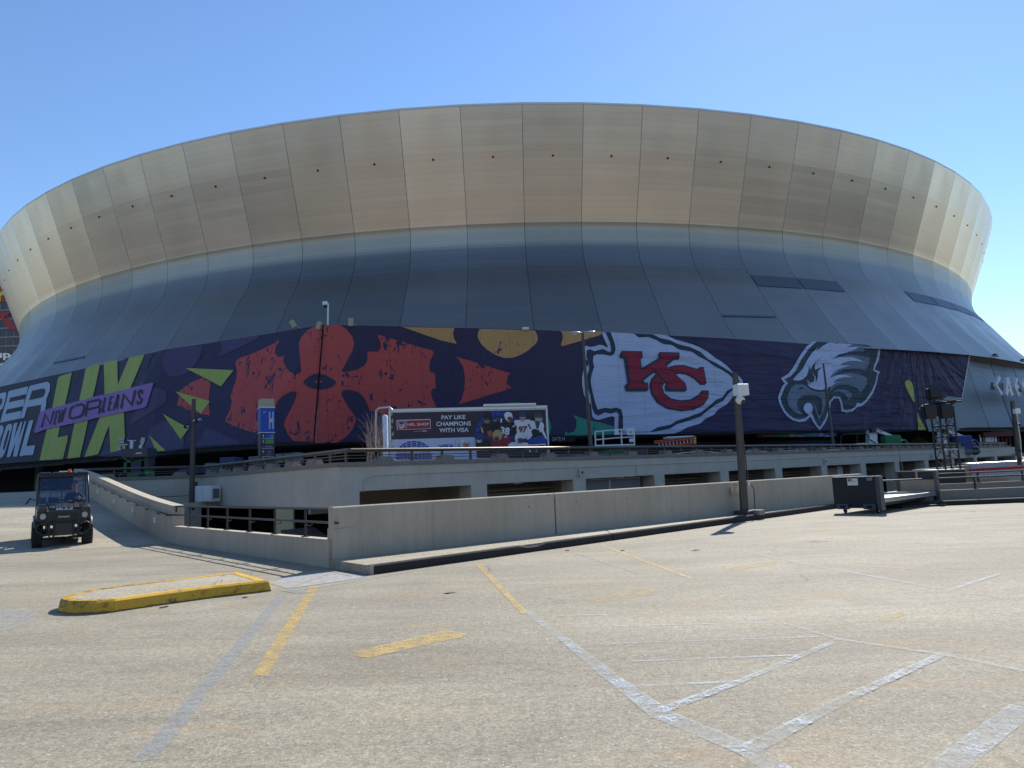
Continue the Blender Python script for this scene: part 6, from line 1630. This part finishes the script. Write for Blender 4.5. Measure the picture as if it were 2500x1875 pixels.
for i in range(9):
    xa = 1853 + i * 19; pa = V(xa, 1076, D4 - .02)
    MB().box((pa.x, D4 + .15, 2.85), (.62, .04, 1.7)).build('window', M_dglass, t0, True)
t0 = thing('blue_sign', 'round-topped dark blue gate sign left of the booth', 'sign', (V(1837, 1085, 73).x, 73, 1.86))
a = V(1829, 1078, 73); b = V(1846, 1078, 73)
MB().box(((a.x + b.x) / 2, 73, 2.75), (b.x - a.x, .15, 1.8), bev=.07).build('panel', mat('deep_blue', (.01, .03, .16), .5), t0, True)
# dark utility cart
D5 = 74
dcx = V(2090, 1080, D5)
t0 = thing('utility_cart', 'black framed utility cart with curved roll bar beside the green boom lift', 'cart', (dcx.x, D5, 1.86))
mb = MB(); mb.tube([V(2052, 1088, D5), V(2054, 1064, D5), V(2062, 1060, D5), V(2112, 1059, D5), V(2120, 1064, D5), V(2128, 1078, D5)], .06, 6); mb.tube([V(2092, 1060, D5), V(2093, 1088, D5)], .05, 6); mb.build('roll_bar', M_blackm, t0, True)
MB().box((dcx.x, D5 + .4, 2.5), (3.2, 1.3, .8), bev=.12).build('body', M_blackm, t0, True)
for s in (-1.1, 1.1): MB().cyl((dcx.x + s, D5 - .3, 2.2), (dcx.x + s, D5 - .1, 2.2), .36, n=14).build('wheel', M_rubber, t0, True)
MB().tube([V(2121, 1070, D5 - .4), V(2133, 1077, D5 - .4), V(2142, 1083, D5 - .4)], .12, 6).build('hose', M_galv, t0, True)
# boom lifts
def boom(D, x0, name, lab, m, txt, s=1.0):
    X = lambda x, y, dd=0: V(x0 + (x - 2122) * s, 1085 + (y - 1085) * s, D + dd)
    t0 = thing(name, lab, 'boom lift', (X(2180, 1085).x, D, 1.86))
    pts = [(2123, 1052), (2136, 1047), (2142, 1060), (2143, 1086), (2122, 1086)]
    f = [X(x, y) for x, y in pts]; n = len(f); b = [p + Vector((0, .8, 0)) for p in f]
    MB().add(f + b, tess(pts) + [tuple(n + i for i in t[::-1]) for t in tess(pts)] + [(i, (i + 1) % n, n + (i + 1) % n, n + i) for i in range(n)]).build('upright', M_white, t0, True)
    pts = [(2134, 1045), (2140, 1046), (2200, 1070), (2205, 1076), (2200, 1077), (2136, 1052)]
    f = [X(x, y, -.3) for x, y in pts]; n = len(f); b = [p + Vector((0, .5, 0)) for p in f]
    ar = MB().add(f + b, tess(pts) + [tuple(n + i for i in t[::-1]) for t in tess(pts)] + [(i, (i + 1) % n, n + (i + 1) % n, n + i) for i in range(n)]).build('boom', M_white, t0, True)
    if txt:
        mb = MB(); text_quad(mb, txt, (2139, 1046.5), (2156, 1053.5), (2155, 1057.5), (2138, 1050.5), lambda x, y: X(x, y, -.33), italic=.1, bold=.03); mb.build('lettering', M_blackm, ar, True)
    MB().box((X(2128, 1050).x, D - .2, X(2128, 1051).z), (.5 * s, .5, .45 * s)).build('knuckle', M_blackm, t0, True)
    a = X(2154, 1065); b = X(2198, 1086)
    MB().box(((a.x + b.x) / 2, D + .1, (a.z + 1.95) / 2 + .1), (b.x - a.x, 1.3, a.z - 2.0), bev=.25).build('engine_cover', m, t0, True)
    MB().tube([X(2196, 1072), X(2210, 1076), X(2218, 1086)], .14, 8).build('arm', m, t0, True)
    MB().box((X(2165, 1086).x, D + .2, 2.25), (4.0 * s, 1.6, .5), bev=.1).build('chassis', M_gb, t0, True)
    for sx in (2135, 2200):
        q = X(sx, 1086)
        MB().cyl((q.x, D - .6, 2.25), (q.x, D - .3, 2.25), .4, n=16).build('wheel', M_rubber, t0, True)
boom(75, 2122, 'boom_lift', 'white and green boom lift parked under the banner, arm sloping down right', M_green, 'JLG LIFT')
boom(76, 2298, 'boom_lift', 'blue boom lift half hidden behind the light truss', mat('lift_blue', (.02, .04, .20), .4), None, .95)
# red kiosk under the grey siding
D6 = 88
t0 = thing('red_kiosk', 'dark red framed kiosk with pale window lettering under the grey siding at right', 'kiosk', (V(2430, 1080, D6).x, D6, 1.86))
a = V(2390, 1056, D6); b = V(2466, 1082, D6)
M_kred = mat('kiosk_red', (.13, .03, .03), .6)
MB().box(((a.x + b.x) / 2, D6, a.z - .3), (b.x - a.x, 1.5, .6), bev=.04).build('roof', M_kred, t0, True)
mb = MB()
for i in range(9): mb.box((a.x + (b.x - a.x) * i / 8, D6, (a.z + 1.86) / 2), (.14, .2, a.z - 1.86))
mb.build('frame', M_kred, t0, True)
for i, w in enumerate((.5, .12, .75, .7, .6, .45)):
    q = V(2394 + i * 7.4, 1070, D6 - .2); MB().box((q.x, q.y, q.z), (w * .5, .03, .9)).build('window_panel', M_white, t0, True)
# ================================================================== UTILITY VEHICLE
US = 1.18
uo = G(153, 1337); uv = thing('utility_vehicle', 'dark green off-road utility vehicle with roll cage driving down the ramp toward the camera', 'utility vehicle', (uo.x - .65, uo.y + .95, 0), R(34), scale=US)
uv.scale = (1.04, 1.04, 1.17)
M_ug = mat('utv_green', (.012, .018, .013), .32, 0, .1, 3, coat=.3)
M_up = mat('utv_plastic', (.030, .031, .033), .42, 0, .15, 6, bmp=.1, bs=60)
M_seat = mat('seat_vinyl', (.02, .022, .03), .5, 0, .1, 3)
M_lens = mat('lamp_lens', (.42, .43, .42), .15, 0, .05, 5, coat=.5)
# wheels with lugs
def wheel_parts(x, y, r=.33, w=.27):
    mb = MB(); n = 20
    prof = [(-w / 2, r * .62), (-w / 2, r * .9), (-w / 2 + .04, r), (w / 2 - .04, r), (w / 2, r * .9), (w / 2, r * .62)]
    vs = [(x + a, y + rr * math.cos(2 * PI * i / n), r + rr * math.sin(2 * PI * i / n)) for i in range(n) for a, rr in prof]; k = len(prof)
    mb.add(vs, [(i * k + j, i * k + j + 1, ((i + 1) % n) * k + j + 1, ((i + 1) % n) * k + j) for i in range(n) for j in range(k - 1)])
    for i in range(n):
        for j, ox in enumerate((-.09, .0, .09)):
            a = 2 * PI * (i + (.5 if j == 1 else 0)) / n
            M = Matrix.Rotation(a, 4, 'X')
            c = Vector((x + ox, y + (r + .004) * math.cos(a), r + (r + .004) * math.sin(a)))
            mb.box(c, (.07, .028, .05), M=M)
    ob = mb.build('tyre', M_rubber, uv)
    mb = MB(); mb.cyl((x - w * .3, y, r), (x + w * .3, y, r), r * .6, n=16)
    for i in range(5):
        a = 2 * PI * i / 5; mb.cyl((x - w * .42, y + .1 * math.cos(a), r + .1 * math.sin(a)), (x + w * .42, y + .1 * math.cos(a), r + .1 * math.sin(a)), .016, n=6)
    mb.build('rim', M_blackm, ob)
for x in (-.64, .64):
    for y in (-1.0, .95): wheel_parts(x, y)
# front cowl
def loft(mb, secs, mi=0):
    """secs: list of closed outlines with equal counts"""
    n = len(secs[0]); vs = [v for s in secs for v in s]
    fs = [(i * n + k, i * n + (k + 1) % n, (i + 1) * n + (k + 1) % n, (i + 1) * n + k) for i in range(len(secs) - 1) for k in range(n)]
    fs += [tuple(range(n))[::-1], tuple(range((len(secs) - 1) * n, len(secs) * n))]
    return mb.add(vs, fs, mi)
def sec(x0, x1, z0, z1, y, b=.05): return [(x0 + b, y, z0), (x1 - b, y, z0), (x1, y, z0 + b), (x1, y, z1 - b), (x1 - b, y, z1), (x0 + b, y, z1), (x0, y, z1 - b), (x0, y, z0 + b)]
mb = MB(); loft(mb, [sec(-.60, .60, .62, .98, -1.42), sec(-.66, .66, .60, 1.04, -1.30), sec(-.70, .70, .62, 1.12, -1.0), sec(-.70, .70, .62, 1.17, -.72)]); mb.build('bonnet', M_ug, uv)
mb = MB()
for i, x in enumerate((-.31, -.155, 0, .155, .31)): mb.box((x, -1.1, 1.085), (.145, .5, .05), M=Matrix.Rotation(R(11), 4, 'X'), bev=.02)
mb.build('bonnet_ribs', M_up, uv)
for s in (-1, 1):
    mb = MB(); mb.box((s * .55, -1.37, .86), (.27, .16, .30), bev=.04); h = mb.build('lamp_housing', M_up, uv)
    mb = MB(); mb.cyl((s * .53, -1.47, .85), (s * .53, -1.42, .85), .075, .085, n=16); mb.build('headlight', M_lens, h)
    mb = MB(); mb.cyl((s * .53, -1.455, .85), (s * .53, -1.44, .85), .098, n=16); mb.build('headlight_ring', M_up, h)
    MB().box((s * .54, -1.32, 1.03), (.26, .3, .12), M=Matrix.Rotation(R(14), 4, 'X'), bev=.03).build('corner_panel', M_ug, uv)
    # front mudguard and sill
    mb = MB(); mb.tube([(s * .68, -1.36, .56), (s * .69, -1.30, .70), (s * .69, -1.0, .78), (s * .69, -.70, .70), (s * .69, -.6, .5)], .075, 8); mb.build('mudguard', M_up, uv)
    mb = MB(); mb.box((s * .66, -.1, .42), (.12, 1.2, .14), bev=.02); mb.build('sill', M_up, uv)
    mb = MB(); mb.box((s * .60, .95, .78), (.3, 1.1, .12), bev=.04); mb.build('rear_mudguard', M_ug, uv)
MB().box((.56, -1.40, 1.04), (.17, .02, .06), M=Matrix.Rotation(R(30), 4, 'X')).build('sticker', M_white, uv)
MB().box((-.54, -1.40, 1.04), (.14, .02, .04), M=Matrix.Rotation(R(30), 4, 'X')).build('sticker', mat('sticker_red', (.4, .1, .1), .5), uv)
gm = MB(); gm.box((0, -1.425, .80), (.72, .04, .20), bev=.02)
gr = gm.build('grille', M_up, uv); mb = MB()
for i in range(6): mb.box((0, -1.449, .72 + i * .03), (.66, .012, .010))
mb.build('grille_bar', M_blackm, gr)
mb = MB(); text_local(mb, 'Kawasaki', (-.14, -1.462, .80), (1, 0, 0), (0, 0, 1), .28, .055, .1, .015); mb.build('badge', M_alum, gr)
mb = MB(); text_local(mb, 'MULE', (-.20, -1.432, 1.0), (1, 0, 0), (0, .2, .98), .42, .05, .0, .03); mb.build('badge', M_alum, uv)
# brush guard
for s in (-1, 1):
    mb = MB(); mb.tube([(s * .25, -1.52, .66), (s * .60, -1.50, .66), (s * .68, -1.47, .60), (s * .68, -1.46, .48), (s * .55, -1.48, .38), (s * .25, -1.53, .38)], .024, 8)
    mb.tube([(s * .25, -1.54, .30), (s * .25, -1.54, .70)], .03, 8)
    mb.tube([(s * .36, -1.54, .30), (s * .36, -1.54, .66)], .022, 8)
    mb.build('brush_guard', M_blackm, uv)
MB().box((0, -1.52, .50), (.46, .05, .32), bev=.02).build('skid_panel', M_up, uv)
MB().box((0, -.9, .42), (.9, .9, .16), bev=.04).box((0, .2, .40), (1.1, 1.6, .12)).box((0, .9, .36), (.8, .3, .2)).build('chassis', M_blackm, uv)
mb = MB()
for s in (-1, 1):
    mb.tube([(s * .2, -1.0, .38), (s * .62, -1.0, .33)], .035, 8); mb.tube([(s * .2, .95, .38), (s * .62, .95, .33)], .04, 8); mb.cyl((s * .42, -1.0, .36), (s * .40, -.92, .8), .045, n=8)
mb.build('suspension', M_galv, uv)
# cage and roof
mb = MB()
for s in (-1, 1):
    mb.tube([(s * .68, -.74, 1.10), (s * .66, -.60, 1.55), (s * .64, -.42, 1.93), (s * .64, .62, 1.93), (s * .66, .72, 1.8), (s * .67, .74, .75)], .028, 8)
    mb.tube([(s * .69, -.74, 1.12), (s * .69, -.66, .55)], .028, 8)
for (y, z) in ((-.42, 1.93), (.62, 1.93), (.74, 1.25), (.74, 1.0)): mb.tube([(-.65, y, z), (.65, y, z)], .024, 8)
mb.build('roll_cage', M_blackm, uv)
mb = MB()
for i in range(4):
    x = -.495 + i * .33
    mb.box((x, .10, 1.985), (.29, 1.22, .07), bev=.03); mb.box((x, -.50, 1.945), (.29, .06, .12), bev=.02)
rf = mb.box((0, .1, 1.955), (1.34, 1.26, .03)).build('roof', M_up, uv)
MB().cyl((.14, -.52, 2.0), (.14, -.52, 2.09), .055, .045, n=12).build('beacon', mat('beacon_orange', (.75, .09, .02), .25, 0, .05, 5), uv)
MB().box((.05, .1, 2.035), (.34, .4, .03), bev=.01).build('roof_hatch', M_white, uv)
M_ws = mat_glass('windscreen_glass', (.06, .10, .20), .24)
MB().add([(-.62, -.765, 1.17), (.62, -.765, 1.17), (.60, -.45, 1.90), (-.60, -.45, 1.90), (-.62, -.757, 1.17), (.62, -.757, 1.17), (.60, -.442, 1.90), (-.60, -.442, 1.90)], [(0, 1, 2, 3), (7, 6, 5, 4)]).build('windscreen', M_ws, uv)
MB().tube([(.12, -.80, 1.19), (.38, -.79, 1.21), (.52, -.75, 1.24)], .012, 5).build('wiper', M_blackm, uv)
mb = MB()
for i in range(5): mb.box((0, .76, 1.18 + i * .15), (1.26, .012, .02))
for i in range(5): mb.box((-.6 + i * .3, .765, 1.48), (.02, .012, .75))
mb.build('rear_screen', M_blackm, uv)
MB().box((0, -.68, 1.10), (1.26, .26, .10), bev=.04).build('dashboard', M_up, uv)
for s in (-1, 1):
    b = MB().box((s * .33, .32, .80), (.58, .52, .16), bev=.05).build('seat', M_seat, uv)
    MB().box((s * .33, .60, 1.08), (.56, .13, .5), M=Matrix.Rotation(R(-10), 4, 'X'), bev=.05).build('seat_back', M_seat, b)
mb = MB(); c = Vector((.33, -.38, 1.20)); ax = Vector((0, .8, .6)); u = Vector((1, 0, 0)); w = ax.cross(u)
mb.tube([c + (u * math.cos(a) + w * math.sin(a)) * .18 for a in [2 * PI * i / 18 for i in range(18)]], .016, 6, closed=True); mb.tube([c, (.33, -.62, 1.08)], .02, 6); mb.tube([c - u * .17, c + u * .17], .014, 6)
mb.build('steering_wheel', M_up, uv)
mb = MB()
for (cx, cy, cz, dx, dy, dz) in ((0, 1.15, .82, 1.3, .9, .05), (0, 1.6, .95, 1.3, .04, .26), (-.65, 1.15, .95, .04, .9, .26), (.65, 1.15, .95, .04, .9, .26), (0, .72, .95, 1.3, .04, .26)): mb.box((cx, cy, cz), (dx, dy, dz), bev=.01)
mb.build('cargo_bed', M_ug, uv)
mb = MB(); mb.tube([(-.69, -.62, 1.28), (-.84, -.66, 1.30)], .012, 5); mb.box((-.9, -.68, 1.26), (.05, .03, .2), M=Matrix.Rotation(R(35), 4, 'Y'), bev=.01); mb.build('mirror', M_up, uv)
wbp = parent_world(uv)
o = MB().cyl((-.42, -.70, 1.15), (-.42, -.70, 1.29), .035, n=10).cyl((-.42, -.70, 1.29), (-.42, -.70, 1.34), .02, .014, n=8).build('bottle', mat_glass('bottle_clear', (.3, .4, .4), .5)); o.matrix_basis = wbp
tag(o, 'clear water bottle on the utility vehicle dashboard', 'bottle')

# ---- driver (one skinned body; head with face; gloved in the pose of steering)
def skin_obj(name, verts, edges, radii, mat_, root=0, sub=2):
    me = bpy.data.meshes.new(name); me.from_pydata(verts, edges, [])
    o = bpy.data.objects.new(name, me); COL.objects.link(o)
    m = o.modifiers.new('skin', 'SKIN'); m.use_smooth_shade = True
    if not me.skin_vertices:
        bm = bmesh.new(); bm.from_mesh(me); bm.verts.layers.skin.verify(); bm.to_mesh(me); bm.free()
    for i, r in enumerate(radii):
        me.skin_vertices[0].data[i].radius = (r, r) if not isinstance(r, tuple) else r
        me.skin_vertices[0].data[i].use_root = (i == root)
    s = o.modifiers.new('sub', 'SUBSURF'); s.levels = sub; s.render_levels = sub
    dg_ = bpy.context.evaluated_depsgraph_get(); dg_.update()
    ev = o.evaluated_get(dg_); m2 = bpy.data.meshes.new_from_object(ev)
    bpy.data.objects.remove(o)
    m2.materials.clear()
    return m2
V_ = []; E_ = []; R_ = []
def sv(p, r, par=None):
    V_.append(tuple(p)); R_.append(r)
    if par is not None: E_.append((par, len(V_) - 1))
    return len(V_) - 1
px_ = .33
pel = sv((px_, .36, .98), (.17, .13)); ab = sv((px_, .37, 1.12), (.155, .12), pel); ch = sv((px_, .36, 1.30), (.18, .125), ab); nb = sv((px_, .34, 1.44), (.085, .075), ch)
nk = sv((px_, .32, 1.50), .055, nb); hb = sv((px_, .30, 1.575), (.075, .085), nk); hm = sv((px_, .30, 1.66), (.083, .10), hb); ht = sv((px_, .305, 1.735), (.07, .085), hm)
for s in (-1, 1):
    sh_ = sv((px_ + s * .17, .35, 1.40), .075, ch)
    if s > 0: el = sv((px_ + .27, .10, 1.24), .052, sh_); wr = sv((px_ + .10, -.17, 1.26), .034, el); hx, hy, hz_ = px_ + .06, -.27, 1.30
    else: el = sv((px_ - .26, .14, 1.16), .052, sh_); wr = sv((px_ - .17, -.13, 1.20), .034, el); hx, hy, hz_ = px_ - .14, -.26, 1.21
    pl = sv(((hx + V_[wr][0]) / 2, (hy + V_[wr][1]) / 2, (hz_ + V_[wr][2]) / 2), (.040, .022), wr)
    for k in range(4):
        f0 = sv((hx + (k - 1.5) * .02, hy + .01, hz_ + .012), .0105, pl); f1 = sv((hx + (k - 1.5) * .021, hy - .035, hz_ + .012), .0095, f0); sv((hx + (k - 1.5) * .021, hy - .045, hz_ - .02 - .004 * (1.5 - abs(k - 1.5))), .008, f1)
    t1 = sv((hx - s * .048, hy + .03, hz_ - .005), .0115, pl); sv((hx - s * .055, hy - .01, hz_ - .02), .0095, t1)
    hp = sv((px_ + s * .10, .28, .94), .095, pel); kn = sv((px_ + s * .13, -.16, 1.0), .068, hp); an = sv((px_ + s * .12, -.34, .62), .045, kn); sv((px_ + s * .12, -.46, .55), (.04, .035), an)
bme = skin_obj('body', V_, E_, R_, None)
M_navyc = mat('navy_uniform', (.018, .022, .045), .85, 0, .12, 12)
for m_ in (M_navyc, M_skin): bme.materials.append(m_)
for p in bme.polygons:
    c = p.center
    head = c.z > 1.465 and abs(c.x - px_) < .13
    hand = c.y < -.15 and 1.1 < c.z < 1.36 and not (abs(c.x - px_) > .2)
    fore = False
    p.material_index = 1 if (head or (hand and c.y < -.17 and c.z > 1.13)) else 0
    p.use_smooth = True
dr = thing('person', 'short-haired driver in dark navy shirt holding the steering wheel', 'person', wbp.translation, R(34), scale=US)
dr.scale = (1.04, 1.04, 1.17)
bo = link('body', bme, dr)
mb = MB(); mb.sph((px_, .325, 1.70), (.092, .108, .088), 16, 10)
mb.v = [(x, max(y, .255 + (1.74 - z) * .45) if z < 1.74 else y, max(z, 1.615)) for x, y, z in mb.v]
mb.build('hair', mat('hair_dark', (.02, .016, .012), .8), dr)
mb = MB(); mb.sph((px_ - .032, .205, 1.655), .011, 8, 6); mb.sph((px_ + .032, .205, 1.655), .011, 8, 6); mb.build('eyes', M_blackm, dr)
MB().sph((px_, .195, 1.625), (.013, .02, .022), 8, 6).build('nose', M_skin, dr)
MB().box((px_, .212, 1.585), (.042, .01, .008), bev=.003).build('mouth', mat('lips', (.3, .12, .1), .6), dr)
for s in (-1, 1): MB().sph((px_ + s * .088, .31, 1.64), (.014, .02, .03), 8, 6).build('ear', M_skin, dr)
MB().box((px_ + .07, .225, 1.33), (.05, .01, .05)).build('shirt_badge', M_galv, dr)
mb = MB(); mb.tube([(px_ - .08, .29, 1.445), (px_ - .03, .25, 1.43), (px_ + .03, .25, 1.43), (px_ + .08, .29, 1.445)], .012, 6); mb.build('collar', M_navyc, dr)
MB().box((px_ + .13, .18, 1.33), (.045, .06, .07), bev=.01).tube([(px_ + .13, .16, 1.36), (px_ + .12, .16, 1.45)], .006, 5).build('radio', M_blackm, dr)

# ================================================================== FLAT CART WITH END PANELS
F_L = G(2052, 1253); F_R = G(2148, 1254); B_R = G(2292, 1231)
wv = (F_R - F_L); lv = (B_R - F_R); wv.z = lv.z = 0
wl_ = wv.length; ll_ = lv.length; wn_u = wv.normalized(); ln_u = lv.normalized()
fc = thing('flat_cart', 'long flat deck cart with black painted end board and plywood far end on casters', 'cart', F_L)
def FC(u, v, z): return F_L + wv * u + lv * v + Vector((0, 0, z))
def fbox(u0, u1, v0, v1, z0, z1, nm, m, par=None, lab=None):
    c = [FC(u0, v0, z0), FC(u1, v0, z0), FC(u1, v1, z0), FC(u0, v1, z0)]; d = [p + Vector((0, 0, z1 - z0)) for p in c]
    return MB().hexa(c, d).build(nm, m, par or fc, True, lab)
M_bp = mat('black_board', (.012, .013, .017), .6, 0, .12, 2, grime=.0)
t_ = M_bp.node_tree; b_ = t_.nodes['Principled BSDF']; p_ = objc(t_)
scf = ramp(t_, noise(t_, p_, 3.2, 7, .8), .66, .70); old = b_.inputs['Base Color'].links[0].from_socket
t_.links.new(mixc(t_, math_n(t_, 'MULTIPLY', scf, .5), old, (.16, .15, .13)), b_.inputs['Base Color'])
zt1 = 1.16
eb = fbox(-.12, 1.0, -.012, .0, .17, zt1, 'end_board', M_bp)
fbox(1.0, 1.10, -.02, .035, .10, zt1 + .02, 'corner_post', mat('post_grey', (.07, .075, .085), .4, .2), None)
fbox(-.12, 1.10, -.003, .012, zt1 - .0, zt1 + .025, 'top_rail', M_galv)
fbox(.30, .56, -.022, -.014, .90, zt1 - .04, 'label_plate', M_white, eb)
fbox(.80, .93, -.022, -.014, 1.04, zt1 - .03, 'label_plate', MATS['box_grey'], eb)
fbox(.31, .55, -.026, -.023, 1.03, 1.035, 'label_line', M_blackm, eb); fbox(.40, .405, -.026, -.023, 1.035, 1.11, 'label_line', M_blackm, eb); fbox(.33, .38, -.026, -.023, 1.05, 1.10, 'label_mark', M_blackm, eb)
M_fp = mat('fork_blue', (.05, .09, .12), .45, .3)
for u in (-.02, .66):
    fb = fbox(u, u + .30, -.03, -.005, .14, .31, 'fork_pocket', M_fp); fbox(u + .09, u + .21, -.034, -.031, .18, .26, 'fork_slot', M_dark, fb)
fbox(-.05, 1.03, .0, .985, .33, .40, 'deck_frame', M_alum)
nb_ = 9
for i in range(nb_): fbox(-.03 + i * 1.04 / nb_, -.03 + (i + .93) * 1.04 / nb_, .012, .98, .402, .425, 'deck_board', M_white)
fbox(.98, 1.03, .01, .985, .41, .47, 'side_rail', M_galv); fbox(-.05, .0, .01, .985, .41, .50, 'side_rail', M_galv)
fbox(.2, .8, .1, .9, .2, .33, 'under_beam', M_blackm)
pb2 = fbox(.0, 1.0, .985, .995, .22, .93, 'plywood_panel', M_ply)
fbox(-.08, .0, .975, 1.0, .12, 1.22, 'corner_post', MATS['post_grey']); fbox(1.0, 1.08, .96, 1.0, .12, 1.22, 'corner_post', MATS['post_grey'])
fbox(-.08, 1.08, .985, .998, 1.20, 1.235, 'top_rail', M_ply); fbox(.47, .53, .985, .996, .93, 1.2, 'mid_post', M_ply)
fbox(-.0, 1.0, .997, 1.0, .93, 1.2, 'dark_mesh', M_blackm)
for (u, v) in ((.08, .03), (.92, .03), (.08, .96), (.98, .96)):
    c = FC(u, v, .1)
    k_ = MB().cyl(c - ln_u * .0 + wn_u * -.025, c + wn_u * .025, .1, n=18).build('caster_wheel', M_rubber, fc, True)
    MB().cyl(c - wn_u * .03, c + wn_u * .03, .05, n=14).build('hub', M_galv, k_, True)
    MB().hexa([c + wn_u * s - ln_u * t + Vector((0, 0, .0)) for s, t in ((-.035, -.03), (.035, -.03), (.035, .03), (-.035, .03))], [c + wn_u * s - ln_u * t + Vector((0, 0, .2)) for s, t in ((-.04, -.06), (.04, -.06), (.04, .06), (-.04, .06))]).build('caster_fork', M_blackm, fc, True)
q = G(2296, 1236)
o = MB().box((q.x - .6, q.y + .0, .035), (1.6, .09, .07), math.atan2(lv.y, lv.x) * 0 + R(4)).build('loose_bar', M_blackm); tag(o, 'dark bar lying on the deck under the far end of the flat cart', 'bar')

# ================================================================== TRUSS TOWER WITH MOVING HEADS
TY = 34.0
b0 = V(2325, 1142, TY); gz = .3
t0 = thing('truss_tower', 'black lighting truss tower standing on a road case at right', 'lighting tower', (b0.x, TY, gz))
tx, tw_ = b0.x, .34
ztp = V(2316, 985, TY).z; zbs = V(2325, 1146, TY).z
mb = MB(); cn = [(-tw_, -tw_), (tw_, -tw_), (tw_, tw_), (-tw_, tw_)]
L_t = .0
for cx, cy in cn: mb.cyl((tx + cx, TY + .3 + cy, zbs), (tx + cx, TY + .3 + cy, ztp), .045, n=8)
mb.build('chord', M_blackm, t0, True)
nlev = 6; mb = MB(); mb2 = MB()
for l in range(nlev):
    z0_ = zbs + (ztp - zbs) * l / nlev; z1_ = zbs + (ztp - zbs) * (l + 1) / nlev
    for k in range(4):
        a, b = cn[k], cn[(k + 1) % 4]
        if l % 2 == 0: a, b = b, a
        mb.cyl((tx + a[0], TY + .3 + a[1], z0_), (tx + b[0], TY + .3 + b[1], z1_), .018, n=6)
        mb2.cyl((tx + cn[k][0], TY + .3 + cn[k][1], z1_), (tx + cn[(k + 1) % 4][0], TY + .3 + cn[(k + 1) % 4][1], z1_), .03, n=6)
mb.build('diagonal_brace', M_blackm, t0, True); mb2.build('horizontal_brace', M_blackm, t0, True)
for zz_ in (.30, .97):
    z1_ = zbs + (ztp - zbs) * zz_
    MB().cyl((tx - tw_, TY + .28 - tw_, z1_), (tx + tw_, TY + .28 - tw_, z1_), .035, n=6).build('crossbar', M_alum, t0, True)
MB().box((tx, TY + .3, ztp + .04), (1.0, .8, .08), bev=.02).tube([(tx - .8, TY - .1, ztp + .05), (tx + .75, TY - .1, ztp + .08)], .04, 8).build('top_plate', M_blackm, t0, True)
MB().tube([(tx - .9, TY - .2, ztp + .12), (tx - .4, TY - .3, ztp + .2), (tx + .1, TY - .2, ztp + .1), (tx + .7, TY - .2, ztp + .16)], .03, 6).tube([(tx - .1, TY, ztp), (tx + .05, TY + .1, ztp - 1.4), (tx, TY + .2, zbs + .3)], .02, 6).build('cable', M_blackm, t0, True)
def mhead(c, zdir, s, lab):
    h = thing('moving_head_light', lab, 'stage light', c)
    mb = MB(); loft(mb, [[Vector(c) + Vector((x * w_, y * d2, z * zdir)) for x, y in ((-1, -1), (1, -1), (1, 1), (-1, 1))] for z, w_, d2 in ((.05 * s, .28 * s, .24 * s), (.14 * s, .34 * s, .28 * s), (.55 * s, .34 * s, .28 * s), (.85 * s, .24 * s, .2 * s))]); hd2 = mb.build('head', M_blackm, h, True)
    MB().box(Vector(c) + Vector((0, 0, .04 * zdir)), (.55 * s, .45 * s, .12), bev=.02).build('base', M_blackm, h, True)
    for sx in (-1, 1): MB().box(Vector(c) + Vector((sx * .38 * s, 0, .35 * s * zdir)), (.07, .2, .6 * s), bev=.02).build('yoke_arm', M_blackm, h, True)
    return h
l0 = V(2267, 985, TY - .4); l1 = V(2302, 985, TY - .3); ztp2 = ztp - .02
mhead((l0.x, TY - .35, ztp - .05), -1, .78, 'left black moving light hanging below the truss top')
mhead((l1.x + .05, TY - .3, ztp - .05), -1, .78, 'right black moving light hanging below the truss top')
mhead((V(2283, 960, TY).x, TY + .1, ztp + .2), 1, .82, 'black moving light standing upright on the truss top')
ca, cb_ = V(2281, 1143, TY - .3), V(2357, 1178, TY - .3)
rc = thing('road_case', 'large black wheeled road case carrying the light truss', 'case', ((ca.x + cb_.x) / 2, TY, .3))
MB().box(((ca.x + cb_.x) / 2, TY + .2, (zbs + .42) / 2), (cb_.x - ca.x + .1, 1.1, zbs - .42), R(-8), bev=.02).build('body', M_blackm, rc, True)
MB().box(((ca.x + cb_.x) / 2, TY + .2, zbs + .0), (cb_.x - ca.x + .14, 1.14, .04), R(-8)).build('lid', M_galv, rc, True)
for sx in (-.55, .55):
    for sy in (-.2, .6): MB().cyl(((ca.x + cb_.x) / 2 + sx - .03, TY + sy, .38), ((ca.x + cb_.x) / 2 + sx + .03, TY + sy, .38), .08, n=12).build('caster_wheel', M_rubber, rc, True)

# ================================================================== STACKED CROWD BARRIERS (right edge)
def bar2():
    mb = MB(); h = 1.0; w = 2.2
    mb.tube([(0, 0, 0), (0, 0, h - .12), (0, .12, h), (0, w - .12, h), (0, w, h - .12), (0, w, 0)], .022, 6)
    mb.tube([(0, 0, .18), (0, w, .18)], .016, 5)
    for i in range(1, 9): mb.tube([(0, w * i / 9, .18), (0, w * i / 9, h)], .008, 4)
    return mb
me_b2 = bar2().mesh('crowd_barrier', M_galv)
me_tag = MB().box((0, 0, .62), (.075, .05, .15)).box((0, .3, .62), (.06, .3, .12)).mesh('red_band', mat('band_red', (.50, .02, .02), .5))
s0 = V(2378, 1177, 42.0); s1 = V(2520, 1176, 45.0)
labs = 'silver crowd barrier with red band, standing in the long stacked row at the right edge'
for i in range(46):
    p = s0.lerp(s1, i / 37)
    o = link('crowd_barrier', me_b2); o.location = (p.x, p.y, .3); o.rotation_euler = (0, 0, R(-12 + (1.5 if i % 2 else 0)))
    tag(o, labs, 'barrier', 'stacked crowd barriers behind the low walls')
    link('red_band', me_tag, o)
